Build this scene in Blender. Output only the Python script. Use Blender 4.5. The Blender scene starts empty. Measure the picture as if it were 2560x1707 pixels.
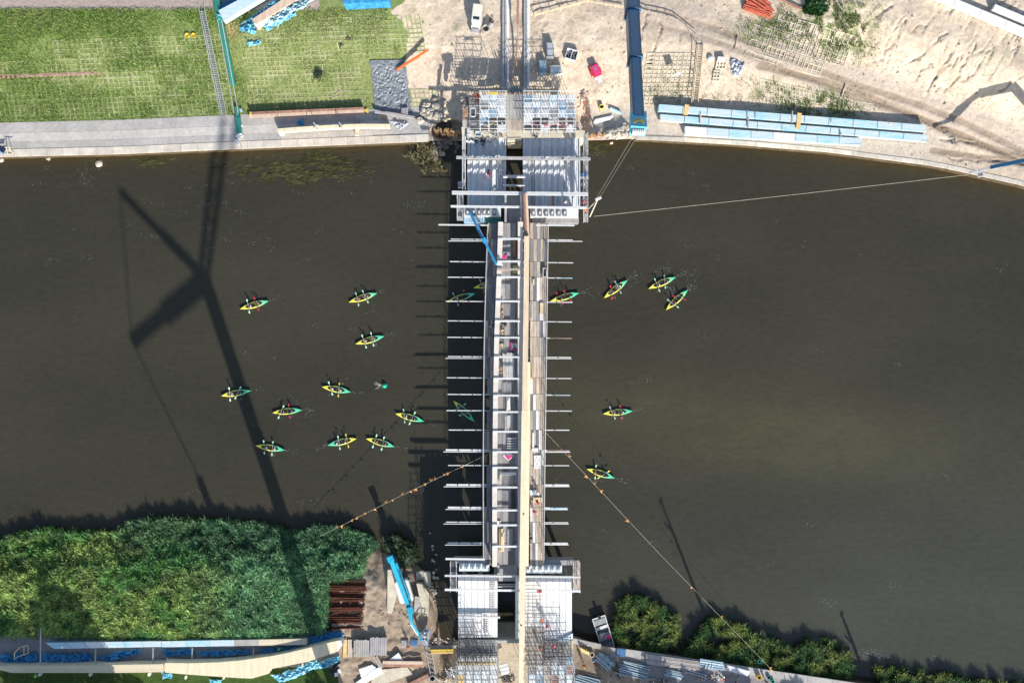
import bpy, bmesh, math, random
import numpy as np
from mathutils import Vector, Matrix

random.seed(7)
rng = np.random.default_rng(7)
scene = bpy.context.scene
COL = scene.collection

# ------------------------------------------------------------------ camera, sky, sun, exposure
H = 142.0            # drone height above the river (m)
S = 14.0             # photo pixels per metre at water level
cam_d = bpy.data.cameras.new('camera')
cam_d.sensor_width = 36.0
cam_d.lens = 36.0 * H / (2560.0 / S)
cam_d.clip_end = 6000.0
cam = bpy.data.objects.new('camera', cam_d)
cam.location = (0, 0, H)
COL.objects.link(cam)
scene.camera = cam

SUN_EL = 27.0
SAZ = Vector((0.36, -0.93)).normalized()      # horizontal direction towards the sun
world = bpy.data.worlds.new('World')
scene.world = world
world.use_nodes = True
wn = world.node_tree
sky = wn.nodes.new('ShaderNodeTexSky')
sky.sky_type = 'NISHITA'
sky.sun_disc = False
sky.sun_elevation = math.radians(SUN_EL)
sky.sun_rotation = math.atan2(SAZ.x, SAZ.y)
bgn = wn.nodes['Background']
bgn.inputs['Strength'].default_value = 0.12
wn.links.new(sky.outputs[0], bgn.inputs[0])
sun_d = bpy.data.lights.new('sun', 'SUN')
sun_d.energy = 4.8
sun_d.angle = math.radians(0.53)
sun_d.color = (1.0, 0.955, 0.88)
sun = bpy.data.objects.new('sun', sun_d)
COL.objects.link(sun)
ce, se = math.cos(math.radians(SUN_EL)), math.sin(math.radians(SUN_EL))
sdir = Vector((-SAZ.x * ce, -SAZ.y * ce, -se))
sun.rotation_euler = sdir.to_track_quat('-Z', 'Y').to_euler()
scene.view_settings.view_transform = 'Standard'
scene.view_settings.look = 'None'
scene.view_settings.gamma = 1.0
scene.view_settings.use_curve_mapping = False
scene.view_settings.exposure = 0.62

# ------------------------------------------------------------------ coordinates
def P(px, py, z=0.0):
    k = (H - z) / H
    return Vector(((px - 1280.0) / S * k, (853.5 - py) / S * k, z))

SHX, SHY = SAZ.x * S / math.tan(math.radians(SUN_EL)), -SAZ.y * S / math.tan(math.radians(SUN_EL))
def from_shadow(sx, sy, z):
    """true place of a point at height z whose shadow falls on the water at photo pixel sx, sy"""
    return Vector(((sx + SHX * z - 1280) / S, (853.5 - (sy + SHY * z)) / S, z))

# ------------------------------------------------------------------ noise in numpy
def _h(ix, iy, s):
    v = np.sin(ix * 127.1 + iy * 311.7 + s * 74.7) * 43758.5453
    return v - np.floor(v)
def vn(x, y, s=0):
    x = np.asarray(x, float); y = np.asarray(y, float)
    ix, iy = np.floor(x), np.floor(y)
    fx, fy = x - ix, y - iy
    fx = fx * fx * (3 - 2 * fx); fy = fy * fy * (3 - 2 * fy)
    a, b, c, d = _h(ix, iy, s), _h(ix + 1, iy, s), _h(ix, iy + 1, s), _h(ix + 1, iy + 1, s)
    return (a * (1 - fx) + b * fx) * (1 - fy) + (c * (1 - fx) + d * fx) * fy
def fbm(x, y, s=0, o=4):
    t, a, n = 0, .5, 0
    for i in range(o):
        t = t + a * vn(np.asarray(x) * 2 ** i, np.asarray(y) * 2 ** i, s + i * 7); n += a; a *= .5
    return t / n
def sm(a, b, x):
    t = np.clip((np.asarray(x, float) - a) / (b - a), 0, 1)
    return t * t * (3 - 2 * t)
def inpoly(px, py, poly):
    px = np.asarray(px); py = np.asarray(py)
    r = np.zeros(px.shape, bool)
    n = len(poly)
    for i in range(n):
        x1, y1 = poly[i]; x2, y2 = poly[(i + 1) % n]
        if y1 == y2: continue
        c = ((y1 > py) != (y2 > py)) & (px < (x2 - x1) * (py - y1) / (y2 - y1) + x1)
        r ^= c
    return r
def segdist(px, py, pts):
    d = np.full(np.shape(px), 1e9)
    for (x1, y1), (x2, y2) in zip(pts, pts[1:]):
        vx, vy = x2 - x1, y2 - y1
        t = np.clip(((px - x1) * vx + (py - y1) * vy) / (vx * vx + vy * vy + 1e-9), 0, 1)
        d = np.minimum(d, np.hypot(px - x1 - t * vx, py - y1 - t * vy))
    return d

# ------------------------------------------------------------------ materials
def mat(name, rgb, rough=.75, var=.2, scale=1.5, bump=0.0, rand=0.0, metal=0.0, spec=.4, rgb2=None, stretch=None, fine=0.12):
    m = bpy.data.materials.new(name); m.use_nodes = True
    nt = m.node_tree; N = nt.nodes; L = nt.links
    bs = N['Principled BSDF']
    geo = N.new('ShaderNodeNewGeometry')
    src = geo.outputs['Position']
    if stretch:
        mp = N.new('ShaderNodeMapping'); mp.inputs['Scale'].default_value = stretch
        L.new(src, mp.inputs[0]); src = mp.outputs[0]
    n1 = N.new('ShaderNodeTexNoise'); n1.inputs['Scale'].default_value = scale; n1.inputs['Detail'].default_value = 5
    L.new(src, n1.inputs['Vector'])
    n2 = N.new('ShaderNodeTexNoise'); n2.inputs['Scale'].default_value = scale * 7; n2.inputs['Detail'].default_value = 3
    L.new(src, n2.inputs['Vector'])
    c2 = rgb2 if rgb2 else tuple(c * (1 - var) for c in rgb)
    c1 = rgb if rgb2 else tuple(min(1, c * (1 + var * .5)) for c in rgb)
    rp = N.new('ShaderNodeMapRange'); rp.inputs[1].default_value = .35; rp.inputs[2].default_value = .65
    L.new(n1.outputs[0], rp.inputs[0])
    mx = N.new('ShaderNodeMix'); mx.data_type = 'RGBA'
    mx.inputs[6].default_value = (*c2, 1); mx.inputs[7].default_value = (*c1, 1)
    L.new(rp.outputs[0], mx.inputs[0])
    hs = N.new('ShaderNodeHueSaturation')
    L.new(mx.outputs[2], hs.inputs['Color'])
    mr = N.new('ShaderNodeMapRange'); mr.inputs[1].default_value = .3; mr.inputs[2].default_value = .7
    mr.inputs[3].default_value = 1 - fine; mr.inputs[4].default_value = 1 + fine
    L.new(n2.outputs[0], mr.inputs[0])
    val = mr.outputs[0]
    if rand:
        oi = N.new('ShaderNodeObjectInfo')
        r2 = N.new('ShaderNodeMapRange'); r2.inputs[3].default_value = 1 - rand; r2.inputs[4].default_value = 1 + rand * .6
        L.new(oi.outputs['Random'], r2.inputs[0])
        mu = N.new('ShaderNodeMath'); mu.operation = 'MULTIPLY'
        L.new(val, mu.inputs[0]); L.new(r2.outputs[0], mu.inputs[1]); val = mu.outputs[0]
    L.new(val, hs.inputs['Value'])
    L.new(hs.outputs[0], bs.inputs['Base Color'])
    bs.inputs['Roughness'].default_value = rough
    bs.inputs['Metallic'].default_value = metal
    bs.inputs['Specular IOR Level'].default_value = spec
    if bump:
        b = N.new('ShaderNodeBump'); b.inputs['Strength'].default_value = min(1, bump); b.inputs['Distance'].default_value = .08
        L.new(n2.outputs[0], b.inputs['Height']); L.new(b.outputs[0], bs.inputs['Normal'])
    return m

def attr_mat(name, rough=.9, bump=.5, scale=3.0, trans=0.0, spec=.2, fine=.18):
    """albedo comes from the painted colour attribute, broken up by noise"""
    m = bpy.data.materials.new(name); m.use_nodes = True
    nt = m.node_tree; N = nt.nodes; L = nt.links
    bs = N['Principled BSDF']
    at = N.new('ShaderNodeAttribute'); at.attribute_name = 'albedo'
    geo = N.new('ShaderNodeNewGeometry')
    n1 = N.new('ShaderNodeTexNoise'); n1.inputs['Scale'].default_value = scale; n1.inputs['Detail'].default_value = 8
    n1.inputs['Roughness'].default_value = .65
    L.new(geo.outputs['Position'], n1.inputs['Vector'])
    mr = N.new('ShaderNodeMapRange'); mr.inputs[1].default_value = .3; mr.inputs[2].default_value = .7
    mr.inputs[3].default_value = 1 - fine; mr.inputs[4].default_value = 1 + fine
    L.new(n1.outputs[0], mr.inputs[0])
    hs = N.new('ShaderNodeHueSaturation')
    L.new(at.outputs['Color'], hs.inputs['Color']); L.new(mr.outputs[0], hs.inputs['Value'])
    L.new(hs.outputs[0], bs.inputs['Base Color'])
    bs.inputs['Roughness'].default_value = rough
    bs.inputs['Specular IOR Level'].default_value = spec
    if bump:
        b = N.new('ShaderNodeBump'); b.inputs['Strength'].default_value = bump; b.inputs['Distance'].default_value = .12
        L.new(n1.outputs[0], b.inputs['Height']); L.new(b.outputs[0], bs.inputs['Normal'])
    if trans:
        tr = N.new('ShaderNodeBsdfTranslucent'); L.new(hs.outputs[0], tr.inputs['Color'])
        ms = N.new('ShaderNodeMixShader'); ms.inputs[0].default_value = trans
        L.new(bs.outputs[0], ms.inputs[1]); L.new(tr.outputs[0], ms.inputs[2])
        L.new(ms.outputs[0], N['Material Output'].inputs[0])
    return m

M = {}
M['terrain'] = attr_mat('terrain_soil', .95, .55, 2.2)
M['foliage'] = attr_mat('leaf_green', .55, 0, 1.0, trans=.25, spec=.45, fine=.25)
M['weed'] = attr_mat('wet_weed', .6, 0, 1.0)
M['foam'] = mat('foam', (.36, .37, .35), .6)
M['concrete'] = mat('concrete', (.42, .40, .36), .9, .18, .6, .3, rand=.1)
M['coping'] = mat('coping_stone', (.60, .54, .46), .9, .15, .8, .3, rand=.12)
M['paving'] = mat('paving_grey', (.42, .395, .37), .9, .12, .3, .2, rand=.05)
M['paving_light'] = mat('paving_light', (.52, .48, .44), .9, .1, .3, .2, rand=.04)
M['paver'] = mat('grid_paver_concrete', (.40, .39, .23), .95, .3, .5, .3, rgb2=(.22, .28, .09), rand=.12)
M['paver_clean'] = mat('grid_paver_clean', (.54, .47, .36), .95, .2, 1.2, .3, rand=.12)
M['wall'] = mat('quay_wall_stone', (.10, .07, .035), .9, .4, 1.2, .4)
M['deck_white'] = mat('deck_white', (.78, .76, .72), .7, .08, .7, 0, rand=.06)
M['deck_blue'] = mat('deck_blue_shade_metal', (.66, .76, .82), .5, .15, .5, 0, rand=.16, spec=.6, stretch=(3, .4, 1))  # bluish shade of the far deck put into the colour; plain metal elsewhere
M['deck_lilac'] = mat('deck_lilac_and_sunlit', (.70, .69, .70), .7, .1, .6, 0, rand=.08)  # sunlit tone of the far deck strips; plain lilac elsewhere
M['deck_grey'] = mat('deck_grey', (.30, .29, .29), .8, .2, .7, 0, rand=.12, stretch=(3, .4, 1))
M['panel_white'] = mat('formwork_panel_white', (.66, .68, .68), .6, .12, .8, 0, rand=.18)
M['panel_shaded'] = mat('trough_shade_boards', (.33, .34, .36), .8, .2, 1, 0, rand=.2)  # shade of the trough put into the board colour
M['panel_blue'] = mat('formwork_panel_blue', (.30, .44, .55), .6, .2, .8, 0, rand=.25)
M['steel'] = mat('galvanised_steel', (.52, .53, .54), .4, .15, 3, 0, rand=.15, metal=.3, spec=.6)
M['steel_white'] = mat('aluminium_beam', (.68, .68, .67), .5, .1, 2, 0, rand=.12, metal=.1)
M['steel_dark'] = mat('dark_steel', (.10, .10, .11), .5, .3, 2, 0, rand=.2, metal=.3)
M['rust'] = mat('rusty_rebar', (.17, .05, .022), .9, .4, 3, .3, rand=.35, rgb2=(.06, .022, .014))
M['rust_beam'] = mat('rusty_beam', (.36, .20, .14), .8, .3, 1.5, .2, rand=.2)
M['plank'] = mat('weathered_plank', (.50, .42, .35), .85, .25, 1.0, .2, rand=.28, stretch=(4, .5, 1))
M['plank_grey'] = mat('grey_plank', (.22, .22, .23), .85, .25, 1.0, .2, rand=.3, stretch=(4, .5, 1))
M['timber'] = mat('fresh_timber', (.68, .55, .36), .75, .12, .8, .1, rand=.1, stretch=(.4, 3, 1))
M['girder_cream'] = mat('girder_cream', (.70, .63, .55), .75, .12, .6, 0, rand=.06)
M['glulam'] = mat('glulam_timber', (.74, .64, .44), .7, .1, .5, 0, stretch=(3, .25, 1))
M['glulam_warm'] = mat('glulam_pinkish', (.62, .47, .36), .7, .14, .5, 0, stretch=(3, .25, 1))
M['glulam_tan'] = mat('glulam_tan', (.72, .57, .40), .7, .14, .5, 0, stretch=(3, .25, 1), rand=.06)
M['glulam_h'] = mat('glulam_stored', (.66, .56, .40), .7, .12, .5, 0, stretch=(.25, 3, 1))
M['formwall'] = mat('formwork_wall', (.40, .38, .36), .8, .15, .8, 0)
M['anchor_grey'] = mat('anchor_grey', (.20, .20, .21), .5, .2, 3, 0, rand=.3)
M['yellow'] = mat('yellow_paint', (.70, .50, .06), .6, .15, 2, 0, rand=.1)
M['yellow_plank'] = mat('yellow_shuttering', (.66, .46, .18), .75, .2, 1.5, 0, rand=.15)
M['hatch'] = mat('lime_hatch', (.62, .62, .16), .7, .1, 2)
M['film_blue'] = mat('blue_film', (.30, .60, .72), .3, .3, .9, .5, rgb2=(.58, .66, .68), spec=.7, stretch=(.5, 2.5, 1))
M['film_pale'] = mat('pale_film', (.62, .66, .66), .3, .2, .9, .5, rgb2=(.44, .63, .70), spec=.7, stretch=(.3, 2.5, 1))
M['tarp_blue'] = mat('blue_tarp', (.03, .20, .48), .4, .3, 1.2, .6, spec=.6, rgb2=(.06, .36, .60))
M['tarp_cyan'] = mat('cyan_tarp', (.05, .42, .66), .3, .3, 1.2, .6, spec=.7, rgb2=(.30, .62, .78))
M['tarp_grey'] = mat('grey_tarp', (.20, .22, .24), .35, .25, 1.0, .6, spec=.6)
M['tarp_silver'] = mat('silver_tarp', (.48, .50, .54), .35, .25, 1.0, .6, spec=.6)
M['tarp_black'] = mat('black_tarp', (.015, .018, .025), .4, .3, 1)
M['sheet_white'] = mat('white_sheet', (.78, .77, .75), .6, .06, 1)
M['crane_blue'] = mat('crane_blue', (.02, .14, .30), .3, .12, 1, 0, spec=.6)
M['crane_dark'] = mat('crane_blue_dark', (.02, .09, .18), .35, .12, 1, 0, spec=.6)  # carries the shaded boom sides; also plain dark blue parts
M['crane_sky'] = mat('crane_head_blue', (.10, .46, .62), .35, .08, 1)
M['lift_cyan'] = mat('lift_arm_cyan', (.02, .38, .56), .3, .12, 1, 0, spec=.6)
M['lift_blue'] = mat('lift_arm_blue', (.03, .30, .58), .35, .1, 1)
M['crane_green'] = mat('crane_green', (.03, .20, .16), .4, .15, 1, 0, spec=.6)
M['white_paint'] = mat('white_paint', (.76, .76, .74), .4, .06, 1)
M['van_white'] = mat('cream_paint', (.72, .71, .60), .4, .06, 1)
M['glass'] = mat('tinted_glass', (.03, .04, .05), .1, .1, 1, 0, spec=.9)
M['rubber'] = mat('black_rubber', (.02, .02, .022), .8, .2, 2)
M['red'] = mat('red_paint', (.62, .04, .06), .5, .12, 2)
M['magenta'] = mat('sign_magenta', (.62, .05, .22), .5, .08, 2)
M['orange'] = mat('orange_paint', (.72, .16, .03), .55, .12, 2)
M['orange_flag'] = mat('orange_flag', (.80, .36, .08), .6, .1, 2)
M['redpipe'] = mat('red_pipe', (.52, .12, .07), .55, .2, 2, 0, rand=.25)
M['rope'] = mat('rope_fibre', (.55, .50, .38), .8, .2, 3)
M['cable'] = mat('steel_cable', (.34, .33, .31), .5, .2, 3, metal=.3)
M['buoy'] = mat('buoy_green', (.0, .42, .26), .4, .08, 2)
M['mint'] = mat('paddle_mint', (.42, .72, .52), .4, .06, 2)
M['boat'] = mat('workboat_aluminium', (.32, .35, .34), .5, .2, 1.5)
M['boat_in'] = mat('workboat_inside', (.16, .19, .19), .7, .25, 1.5)
M['skin'] = mat('skin', (.52, .31, .22), .6, .1, 5)
M['hair'] = mat('dark_hair', (.03, .022, .018), .7, .2, 8)
M['hair_fair'] = mat('fair_hair', (.30, .20, .10), .7, .2, 8)
for nm, c in dict(navy=(.02, .035, .10), white=(.70, .68, .66), black=(.02, .02, .022), red=(.50, .03, .05), orange=(.85, .14, .03), pink=(.62, .16, .25), grey=(.25, .25, .27), teal=(.02, .25, .28), lime=(.30, .70, .08), khaki=(.25, .2, .12)).items():
    M['cloth_' + nm] = mat('cloth_' + nm, c, .85, .12, 6)
M['cockpit'] = mat('cockpit_inside', (.20, .27, .05), .6, .2, 3)
M['seat'] = mat('kayak_seat', (.03, .03, .035), .7, .2, 3)
M['bark'] = mat('bark', (.14, .10, .07), .95, .3, 3, .5)
M['rock'] = mat('rubble_stone', (.50, .45, .37), .95, .3, 1.5, .5, rand=.2)
M['rock_dark'] = mat('wet_concrete', (.17, .17, .17), .9, .3, 1.5, .5, rand=.2)
M['sheetpile'] = mat('rusty_sheet_pile', (.58, .38, .17), .8, .3, 2, .3, rgb2=(.30, .13, .07))
M['pallet'] = mat('blue_pallet', (.06, .20, .42), .6, .2, 2, rand=.1)
M['pipe_blue'] = mat('scaffold_tube_bluish', (.42, .52, .58), .4, .15, 2, rand=.25, metal=.2)
M['grey_beam'] = mat('grey_girder', (.38, .36, .36), .7, .15, 1, rand=.1)
M['slab_cream'] = mat('cream_slab', (.60, .54, .42), .85, .15, .8, .2, rand=.12)

def kayak_mat(name, mid):
    m = bpy.data.materials.new(name); m.use_nodes = True
    nt = m.node_tree; N = nt.nodes; L = nt.links; bs = N['Principled BSDF']
    tc = N.new('ShaderNodeTexCoord'); sx = N.new('ShaderNodeSeparateXYZ'); L.new(tc.outputs['Object'], sx.inputs[0])
    ns = N.new('ShaderNodeTexNoise'); ns.inputs['Scale'].default_value = 1.6; L.new(tc.outputs['Object'], ns.inputs['Vector'])
    ad = N.new('ShaderNodeMath'); ad.operation = 'ADD'; L.new(sx.outputs[0], ad.inputs[0]); L.new(ns.outputs[0], ad.inputs[1])
    mr = N.new('ShaderNodeMapRange'); mr.inputs[1].default_value = mid + .5 - 1.1; mr.inputs[2].default_value = mid + .5 + 1.1
    L.new(ad.outputs[0], mr.inputs[0])
    cr = N.new('ShaderNodeValToRGB'); e = cr.color_ramp.elements
    e[0].position = 0; e[0].color = (.12, .66, .38, 1); e[1].position = 1; e[1].color = (.86, .78, .10, 1)
    L.new(mr.outputs[0], cr.inputs[0]); L.new(cr.outputs[0], bs.inputs['Base Color'])
    bs.inputs['Roughness'].default_value = .32
    return m
M['kayak_a'] = kayak_mat('kayak_plastic_yellow_green', -.4)
M['kayak_b'] = kayak_mat('kayak_plastic_mostly_yellow', -.9)
M['kayak_c'] = kayak_mat('kayak_plastic_mostly_green', 1.3)

# ------------------------------------------------------------------ object helpers
W = {}
def link(o, parent=None, Mx=None):
    COL.objects.link(o)
    Mx = Mx if Mx is not None else Matrix.Identity(4)
    if parent is not None:
        o.parent = parent
        o.matrix_parent_inverse = W[parent.name].inverted()
    o.matrix_basis = Mx
    W[o.name] = Mx.copy()
    return o
def tag(o, label, cat, group=None, kind=None):
    o['label'] = label; o['category'] = cat
    if group: o['group'] = group
    if kind: o['kind'] = kind
    return o
def thing(name, label, cat, loc=(0, 0, 0), group=None, rz=0.0):
    o = bpy.data.objects.new(name, None)
    o.empty_display_size = .3
    link(o, None, Matrix.Translation(Vector(loc)) @ Matrix.Rotation(rz, 4, 'Z'))
    return tag(o, label, cat, group)

class MB:
    def __init__(s): s.v = []; s.f = []
    def quadprism(s, base, top):
        n = len(base); o = len(s.v)
        s.v += [tuple(p) for p in base] + [tuple(p) for p in top]
        s.f.append(tuple(o + i for i in reversed(range(n)))); s.f.append(tuple(o + n + i for i in range(n)))
        for i in range(n):
            j = (i + 1) % n; s.f.append((o + i, o + j, o + n + j, o + n + i))
    def prism(s, poly, z0, z1):
        top = [P(x, y, z1) for x, y in poly]
        a = sum(top[i].x * top[(i + 1) % len(top)].y - top[(i + 1) % len(top)].x * top[i].y for i in range(len(top)))
        if a < 0: top.reverse()
        s.quadprism([(p.x, p.y, z0) for p in top], top)
    def box(s, c, sz, rz=0.0):
        x, y, z = (d / 2 for d in sz); R = Matrix.Rotation(rz, 3, 'Z')
        pts = [Vector(c) + R @ Vector((a, b, 0)) for a, b in ((-x, -y), (x, -y), (x, y), (-x, y))]
        s.quadprism([p - Vector((0, 0, z)) for p in pts], [p + Vector((0, 0, z)) for p in pts])
    def bar(s, a, b, w, h):
        a, b = Vector(a), Vector(b); d = (b - a).normalized()
        sd = d.cross(Vector((0, 0, 1)))
        sd = Vector((1, 0, 0)) if sd.length < 1e-4 else sd.normalized()
        up = sd.cross(d).normalized()
        q = [sd * x * w / 2 + up * y * h / 2 for x, y in ((-1, -1), (1, -1), (1, 1), (-1, 1))]
        o = len(s.v)
        s.v += [tuple(a + k) for k in q] + [tuple(b + k) for k in q]
        s.f += [(o + 3, o + 2, o + 1, o), (o + 4, o + 5, o + 6, o + 7)]
        for i in range(4):
            j = (i + 1) % 4; s.f.append((o + i, o + j, o + 4 + j, o + 4 + i))
    def lathe(s, c, prof, n=12, axis=None):
        """profile of (radius, height) pairs turned about a vertical axis (or a given direction) through c"""
        R = Vector((0, 0, 1)).rotation_difference(Vector(axis)).to_matrix() if axis is not None else Matrix.Identity(3)
        o = len(s.v)
        for r, h in prof:
            for i in range(n):
                a = 2 * math.pi * i / n
                s.v.append(tuple(Vector(c) + R @ Vector((r * math.cos(a), r * math.sin(a), h))))
        for k in range(len(prof) - 1):
            for i in range(n):
                j = (i + 1) % n
                s.f.append((o + k * n + i, o + k * n + j, o + (k + 1) * n + j, o + (k + 1) * n + i))
        if prof[0][0] > 1e-4: s.f.append(tuple(o + i for i in reversed(range(n))))
        if prof[-1][0] > 1e-4: s.f.append(tuple(o + (len(prof) - 1) * n + i for i in range(n)))
    def build(s, name, m, parent=None, smooth=False):
        me = bpy.data.meshes.new(name); me.from_pydata(s.v, [], s.f); me.materials.append(m)
        if smooth: me.polygons.foreach_set('use_smooth', [True] * len(me.polygons))
        me.update()
        return link(bpy.data.objects.new(name, me), parent)

_unit = {}
def unit(kind, m):
    k = (kind, m.name)
    if k in _unit: return _unit[k]
    b = MB()
    if kind == 'cube': b.box((0, 0, 0), (1, 1, 1))
    else: b.lathe((0, 0, -.5), [(1, 0), (1, 1)], 6 if kind == 'tube' else 14)
    me = bpy.data.meshes.new(kind + '_' + m.name); me.from_pydata(b.v, [], b.f); me.materials.append(m)
    _unit[k] = me
    return me
def frame(a, b, w, h):
    a, b = Vector(a), Vector(b); d = b - a; L = d.length; d.normalize()
    sd = d.cross(Vector((0, 0, 1)))
    sd = Vector((1, 0, 0)) if sd.length < 1e-4 else sd.normalized()
    up = sd.cross(d)
    R = Matrix((sd * w, up * h, d * L)).transposed().to_4x4()
    return Matrix.Translation((a + b) / 2) @ R
def tube(name, parent, a, b, r, m, kind='tube'):
    return link(bpy.data.objects.new(name, unit(kind, m)), parent, frame(a, b, r, r))
def bar(name, parent, a, b, w, h, m):
    return link(bpy.data.objects.new(name, unit('cube', m)), parent, frame(a, b, w, h))
def box(name, parent, c, sz, m, rz=0.0):
    return link(bpy.data.objects.new(name, unit('cube', m)), parent,
                Matrix.Translation(Vector(c)) @ Matrix.Rotation(rz, 4, 'Z') @ Matrix.Diagonal((*sz, 1)))
def poly(name, parent, pts, z0, z1, m):
    b = MB(); b.prism(pts, z0, z1); return b.build(name, m, parent)
def rect(name, parent, x0, y0, x1, y1, z0, z1, m):
    """box whose top face covers the photo rectangle"""
    a = P(x0, y0, z1); b = P(x1, y1, z1)
    return box(name, parent, ((a.x + b.x) / 2, (a.y + b.y) / 2, (z0 + z1) / 2), (abs(b.x - a.x), abs(a.y - b.y), z1 - z0), m)
def path_mb(pts, r, n=5, mb=None):
    mb = mb or MB()
    for a, b in zip(pts, pts[1:]):
        a, b = Vector(a), Vector(b)
        mb.lathe(a, [(r, 0), (r, (b - a).length)], n, (b - a).normalized())
    return mb

def bulk(name, V, F, m, albedo=None, parent=None, smooth=False):
    """mesh from numpy arrays: V (n,3), F (k,3 or 4)"""
    me = bpy.data.meshes.new(name)
    n, k = F.shape
    me.vertices.add(len(V)); me.vertices.foreach_set('co', np.ascontiguousarray(V, dtype=np.float32).ravel())
    me.loops.add(n * k); me.loops.foreach_set('vertex_index', F.astype(np.int32).ravel())
    me.polygons.add(n); me.polygons.foreach_set('loop_start', np.arange(0, n * k, k, dtype=np.int32))
    try: me.polygons.foreach_set('loop_total', np.full(n, k, dtype=np.int32))
    except Exception: pass
    if smooth: me.polygons.foreach_set('use_smooth', np.ones(n, bool))
    me.update(calc_edges=True)
    if albedo is not None:
        a = me.attributes.new('albedo', 'FLOAT_COLOR', 'POINT')
        c = np.ones((len(V), 4), np.float32); c[:, :3] = albedo
        a.data.foreach_set('color', c.ravel())
    me.materials.append(m)
    return link(bpy.data.objects.new(name, me), parent)

def px_world(px, py, z):
    k = (H - z) / H
    return np.stack([(px - 1280) / S * k, (853.5 - py) / S * k, z], -1)

def grid_faces(nr, nc):
    i = np.arange(nr - 1)[:, None] * nc + np.arange(nc - 1)[None, :]
    return np.stack([i, i + 1, i + nc + 1, i + nc], -1).reshape(-1, 4)

def blades(name, px, py, z, hgt, wid, lean, colr, label, cat=None, two=True):
    """many leaf blades; px,py photo places of the roots"""
    n = len(px)
    base = px_world(px, py, z)
    az = rng.uniform(0, 2 * np.pi, n)
    ld = np.stack([np.cos(az), np.sin(az), np.zeros(n)], -1)
    perp = np.stack([-np.sin(az), np.cos(az), np.zeros(n)], -1) * (wid / 2)[:, None]
    up = np.array([0, 0, 1.0])
    h = hgt[:, None]; le = lean[:, None]
    mid = base + up * h * .62 + ld * h * le * .35
    tip = base + up * h * (1 - .25 * le) + ld * h * le
    V = np.concatenate([base[:, None] + 0 * perp[:, None], (mid + perp)[:, None], (mid - perp)[:, None], tip[:, None]], 1).reshape(-1, 3)
    i = np.arange(n) * 4
    F = np.stack([i, i + 1, i + 3, i + 2], -1)
    c = np.repeat(colr, 4, 0)
    o = bulk(name, V, F, M['foliage'], c)
    o['label'] = label; o['kind'] = 'stuff'
    if cat: o['category'] = cat
    return o

# ------------------------------------------------------------------ the river
N_EDGE = np.array([(-1400, 440), (0, 391), (300, 384), (600, 371), (1085, 352), (1100, 352), (1250, 352), (1450, 352), (1600, 347), (1850, 361), (2068, 379), (2340, 414), (2560, 463), (4000, 900)], float)
S_EDGE = np.array([(-1400, 1360), (0, 1352), (300, 1338), (420, 1315), (700, 1330), (900, 1350), (1040, 1395), (1080, 1440), (1092, 1500), (1100, 1580), (1150, 1603), (1440, 1590), (1502, 1614), (1538, 1619), (2136, 1707), (2560, 1770), (4000, 2000)], float)
def yN(px): return np.interp(px, N_EDGE[:, 0], N_EDGE[:, 1])
def yS(px): return np.interp(px, S_EDGE[:, 0], S_EDGE[:, 1])

def water_material():
    m = bpy.data.materials.new('murky_river_water'); m.use_nodes = True
    nt = m.node_tree; N = nt.nodes; L = nt.links; bs = N['Principled BSDF']
    at = N.new('ShaderNodeAttribute'); at.attribute_name = 'albedo'
    geo = N.new('ShaderNodeNewGeometry')
    mp = N.new('ShaderNodeMapping'); mp.inputs['Scale'].default_value = (.5, 1.0, 1); mp.inputs['Rotation'].default_value = (0, 0, -.15)
    L.new(geo.outputs['Position'], mp.inputs[0])
    n1 = N.new('ShaderNodeTexNoise'); n1.inputs['Scale'].default_value = 1.3; n1.inputs['Detail'].default_value = 9; n1.inputs['Roughness'].default_value = .7
    L.new(mp.outputs[0], n1.inputs['Vector'])
    n3 = N.new('ShaderNodeTexNoise'); n3.inputs['Scale'].default_value = .05; n3.inputs['Detail'].default_value = 4
    L.new(mp.outputs[0], n3.inputs['Vector'])
    ad = N.new('ShaderNodeMath'); ad.operation = 'ADD'; L.new(n1.outputs[0], ad.inputs[0]); L.new(n3.outputs[0], ad.inputs[1])
    mr = N.new('ShaderNodeMapRange'); mr.inputs[1].default_value = .7; mr.inputs[2].default_value = 1.3; mr.inputs[3].default_value = .80; mr.inputs[4].default_value = 1.22
    L.new(ad.outputs[0], mr.inputs[0])
    hs = N.new('ShaderNodeHueSaturation'); L.new(at.outputs['Color'], hs.inputs['Color']); L.new(mr.outputs[0], hs.inputs['Value'])
    L.new(hs.outputs[0], bs.inputs['Base Color'])
    bs.inputs['Roughness'].default_value = .12; bs.inputs['IOR'].default_value = 1.33
    n2 = N.new('ShaderNodeTexNoise'); n2.inputs['Scale'].default_value = 2.2; n2.inputs['Detail'].default_value = 6
    L.new(mp.outputs[0], n2.inputs['Vector'])
    b = N.new('ShaderNodeBump'); b.inputs['Strength'].default_value = .25; b.inputs['Distance'].default_value = .08
    L.new(n2.outputs[0], b.inputs['Height']); L.new(b.outputs[0], bs.inputs['Normal'])
    return m
xs = np.concatenate([np.linspace(-9000, -200, 20), np.arange(-180, 2760, 16.), np.linspace(2800, 11000, 20)])
ys = np.concatenate([np.arange(180, 1820, 12.)])
GX, GY = np.meshgrid(xs, ys)
wc = np.empty(GX.shape + (3,)); wc[:] = (.0400, .0370, .0258)
nn = fbm(GX / 260, GY / 120, 5)
wc *= (1 + .10 * (nn - .5))[..., None]
grn = np.exp(-(((GX - 1900) / 520) ** 2 + ((GY - 1080 - .10 * (GX - 1900)) / 110) ** 2)) * (.5 + fbm(GX / 60, GY / 30, 9))
wc = wc * (1 - .25 * grn[..., None]) + np.array((.050, .045, .018)) * .55 * grn[..., None]
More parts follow.
